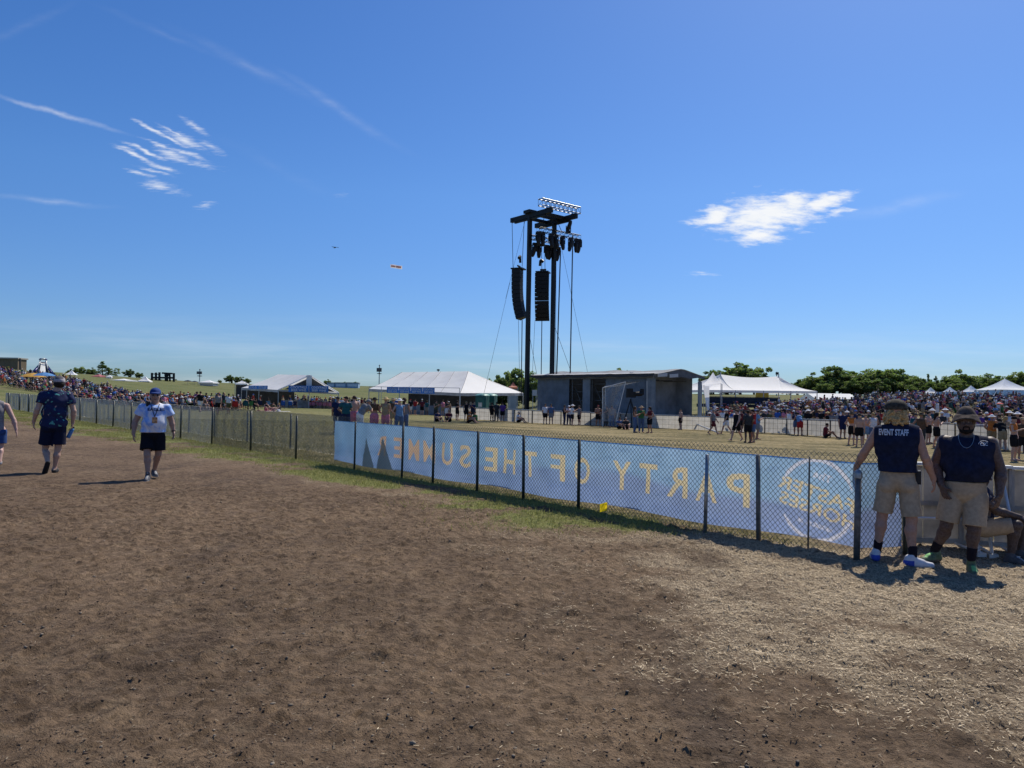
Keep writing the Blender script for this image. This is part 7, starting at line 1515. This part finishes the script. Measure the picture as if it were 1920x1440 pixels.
# pink chair row and coloured chairs before the gabled tent
for i in range(11): u = 557 + i * 6.3; (seat(u, 113 - i * .3, RN.uniform(150, 200), 'in the pink row', gl, 'pink') if i % 3 else chair(GP(u, 113), math.radians(180), 'pink', f'empty pink folding chair, {ORD[i]} in the pink row', 'camp chairs in the crowd'))
for u, c, d in ((441, 'red', 76), (461, 'teal', 84), (470, 'green', 88), (487, 'navy', 95), (503, 'sky blue', 98), (530, 'blue', 100), (545, 'blue', 103), (553, 'navy', 104)): seat(u, d, RN.uniform(160, 200), 'among the coloured chairs', gl, c)
for u, d in ((465, 100), (474, 104), (530, 118), (543, 117), (572, 124), (584, 121), (597, 125), (610, 122), (618, 110), (624, 98), (630, 90), (628, 120), (640, 105), (645, 112), (652, 96), (655, 120), (660, 84), (667, 100), (672, 90), (678, 115), (683, 105), (690, 120), (640, 88), (650, 78), (664, 74), (684, 86)): up(u, d, RN.uniform(0, 360), 'between the bar tents', gl)
for u, d in ((735, 84), (742, 86), (757, 87), (769, 85), (778, 86.5), (791, 85), (800, 87), (728, 88), (830, 87), (841, 86)): up(u, d, RN.uniform(120, 240), 'queueing at the bar counter', gl)
# right hand crowd: along the barricade, then the seated slope
def bdep(u): return DG(u, float(np.interp(u, [b[0] for b in BLINE], [b[1] for b in BLINE])))
gr = 'spectators of the crowd on the slope beyond the barricade'
def rzone(u): return 'beyond the stage end' if u < 1450 else 'before the low marquee' if u < 1610 else 'past the blond guard' if u < 1730 else 'below hilltop tents'
for u in (1345, 1356, 1372, 1384, 1399, 1415, 1433, 1441, 1458, 1470, 1480, 1488, 1515, 1540, 1552, 1560): up(u, bdep(u) + RN.uniform(.9, 3), RN.uniform(120, 260), rzone(u), gr)
for u in (1572, 1588, 1604, 1628, 1650, 1664, 1690, 1702, 1712, 1736, 1748, 1766, 1772, 1838, 1850, 1858, 1868, 1874, 1886, 1893, 1908): up(u, bdep(u) + RN.uniform(.8, 5), RN.uniform(120, 260), rzone(u), gr)
for i in range(78):
    u = RN.uniform(1335, 1925); base = np.interp(u, [1335, 1560, 1700, 1925], [66, 62, 66, 62]); d = base + abs(RN.gauss(0, 12)); (seat if RN.random() < .72 else up)(u, d, RN.uniform(20, 110), rzone(u), gr)
# --- everyone else: one mass
def mass(items):
    protos = []
    for kd, hd, top, fem in (('chair', 'cap', 'tee', False), ('chair', 'brim', 'tank', True), ('chair', 'bare', 'tee', False), ('stand', 'cap', 'tee', False), ('hip', 'long', 'tank', True), ('chair', 'long', 'tee', True)):
        p = crowd_parts(kd, hd, .058, 'short', top, fem); Vs, Fs, S_ = [], [], []; b = 0
        for i, (V, Q) in enumerate(p.values()): Vs.append(V); Fs.append(Q + b); S_ += [i] * len(V); b += len(V)
        if kd == 'chair': mc = np.array([v.co[:] for v in CHM.vertices]); fq_ = np.array([p_.vertices[:] for p_ in CHM.polygons]); Vs.append(mc); Fs.append(fq_ + b); S_ += [4] * len(mc)
        protos.append((np.concatenate(Vs), np.concatenate(Fs), np.array(S_)))
    AV, AF, AC = [], [], []; b = 0; skn = [(.42, .24, .17), (.36, .19, .13), (.50, .30, .22), (.15, .08, .055)]
    hats = [(.012, .012, .014), (.66, .66, .68), (.46, .35, .18), (.03, .02, .015), (.10, .06, .035), (.3, .03, .03), (.05, .08, .25), (.5, .5, .5)]
    for x, y, face, stand in items:
        V, F, S_ = protos[RN.choice((3, 4)) if stand else RN.choice((0, 1, 2, 5, 0))]; sc = RN.uniform(.92, 1.06); c_, s_ = math.cos(face), math.sin(face)
        W = np.stack([V[:, 0] * c_ - V[:, 1] * s_, V[:, 0] * s_ + V[:, 1] * c_, V[:, 2]], 1) * sc + (x, y, G(x, y))
        pal = np.array([RN.choice(skn), COLS[RN.choices(SHC, SHW)[0]], COLS[RN.choice(('black', 'khaki', 'denim blue', 'navy', 'grey'))], RN.choice(hats), COLS[RN.choice(('navy', 'black', 'charcoal', 'blue', 'grey', 'red', 'teal', 'navy'))]]); AV.append(W); AF.append(F + b); AC.append(pal[S_]); b += len(V)
    me = mesh_np('crowd', np.concatenate(AV), [np.concatenate(AF)], True); C_ = np.concatenate(AC); a = me.color_attributes.new('tint', 'FLOAT_COLOR', 'POINT'); a.data.foreach_set('color', np.concatenate([C_, np.ones((len(C_), 1))], 1).astype(np.float32).ravel())
    return tag(link('crowd', me, tint_mat('crowd_cloth', .85, .15, .05, 20, 0)), 'mass of seated spectators', None, None, 'stuff')
items = []
for i in range(560):
    u = RN.uniform(-40, 450); d = ldepth(u) + 3 + lback(u) * RN.random() ** .9; g = GP(u, d); items.append((g.x, g.y, math.radians(RN.uniform(-10, 90)), RN.random() < .10))
for i in range(50):
    u = RN.uniform(470, 700); d = RN.uniform(116, 150); g = GP(u, d); items.append((g.x, g.y, RN.uniform(0, 6.3), RN.random() < .6))
for i in range(1150):
    u = RN.uniform(1330, 1990); lo = float(np.interp(u, [1330, 1450, 1600, 1700, 1990], [74, 72, 74, 80, 74])); hi = float(np.interp(u, [1330, 1480, 1600, 1640, 1990], [92, 104, 112, 146, 138])); d = lo + (hi - lo) * RN.random() ** .85
    if vnoise(np.array([u / 22.0]), np.array([d / 7.0]), 5)[0] < .30: continue
    g = GP(u, d); items.append((g.x, g.y, math.radians(RN.uniform(0, 110)), RN.random() < .12))
for i in range(34):
    q = fa.lerp(fb, RN.random()) if False else PX(RN.uniform(1330, 1455), 757, 94.5); items.append((q.x, q.y + RN.uniform(0, 2), RN.uniform(0, 6.3), RN.random() < .4))
mass(items)
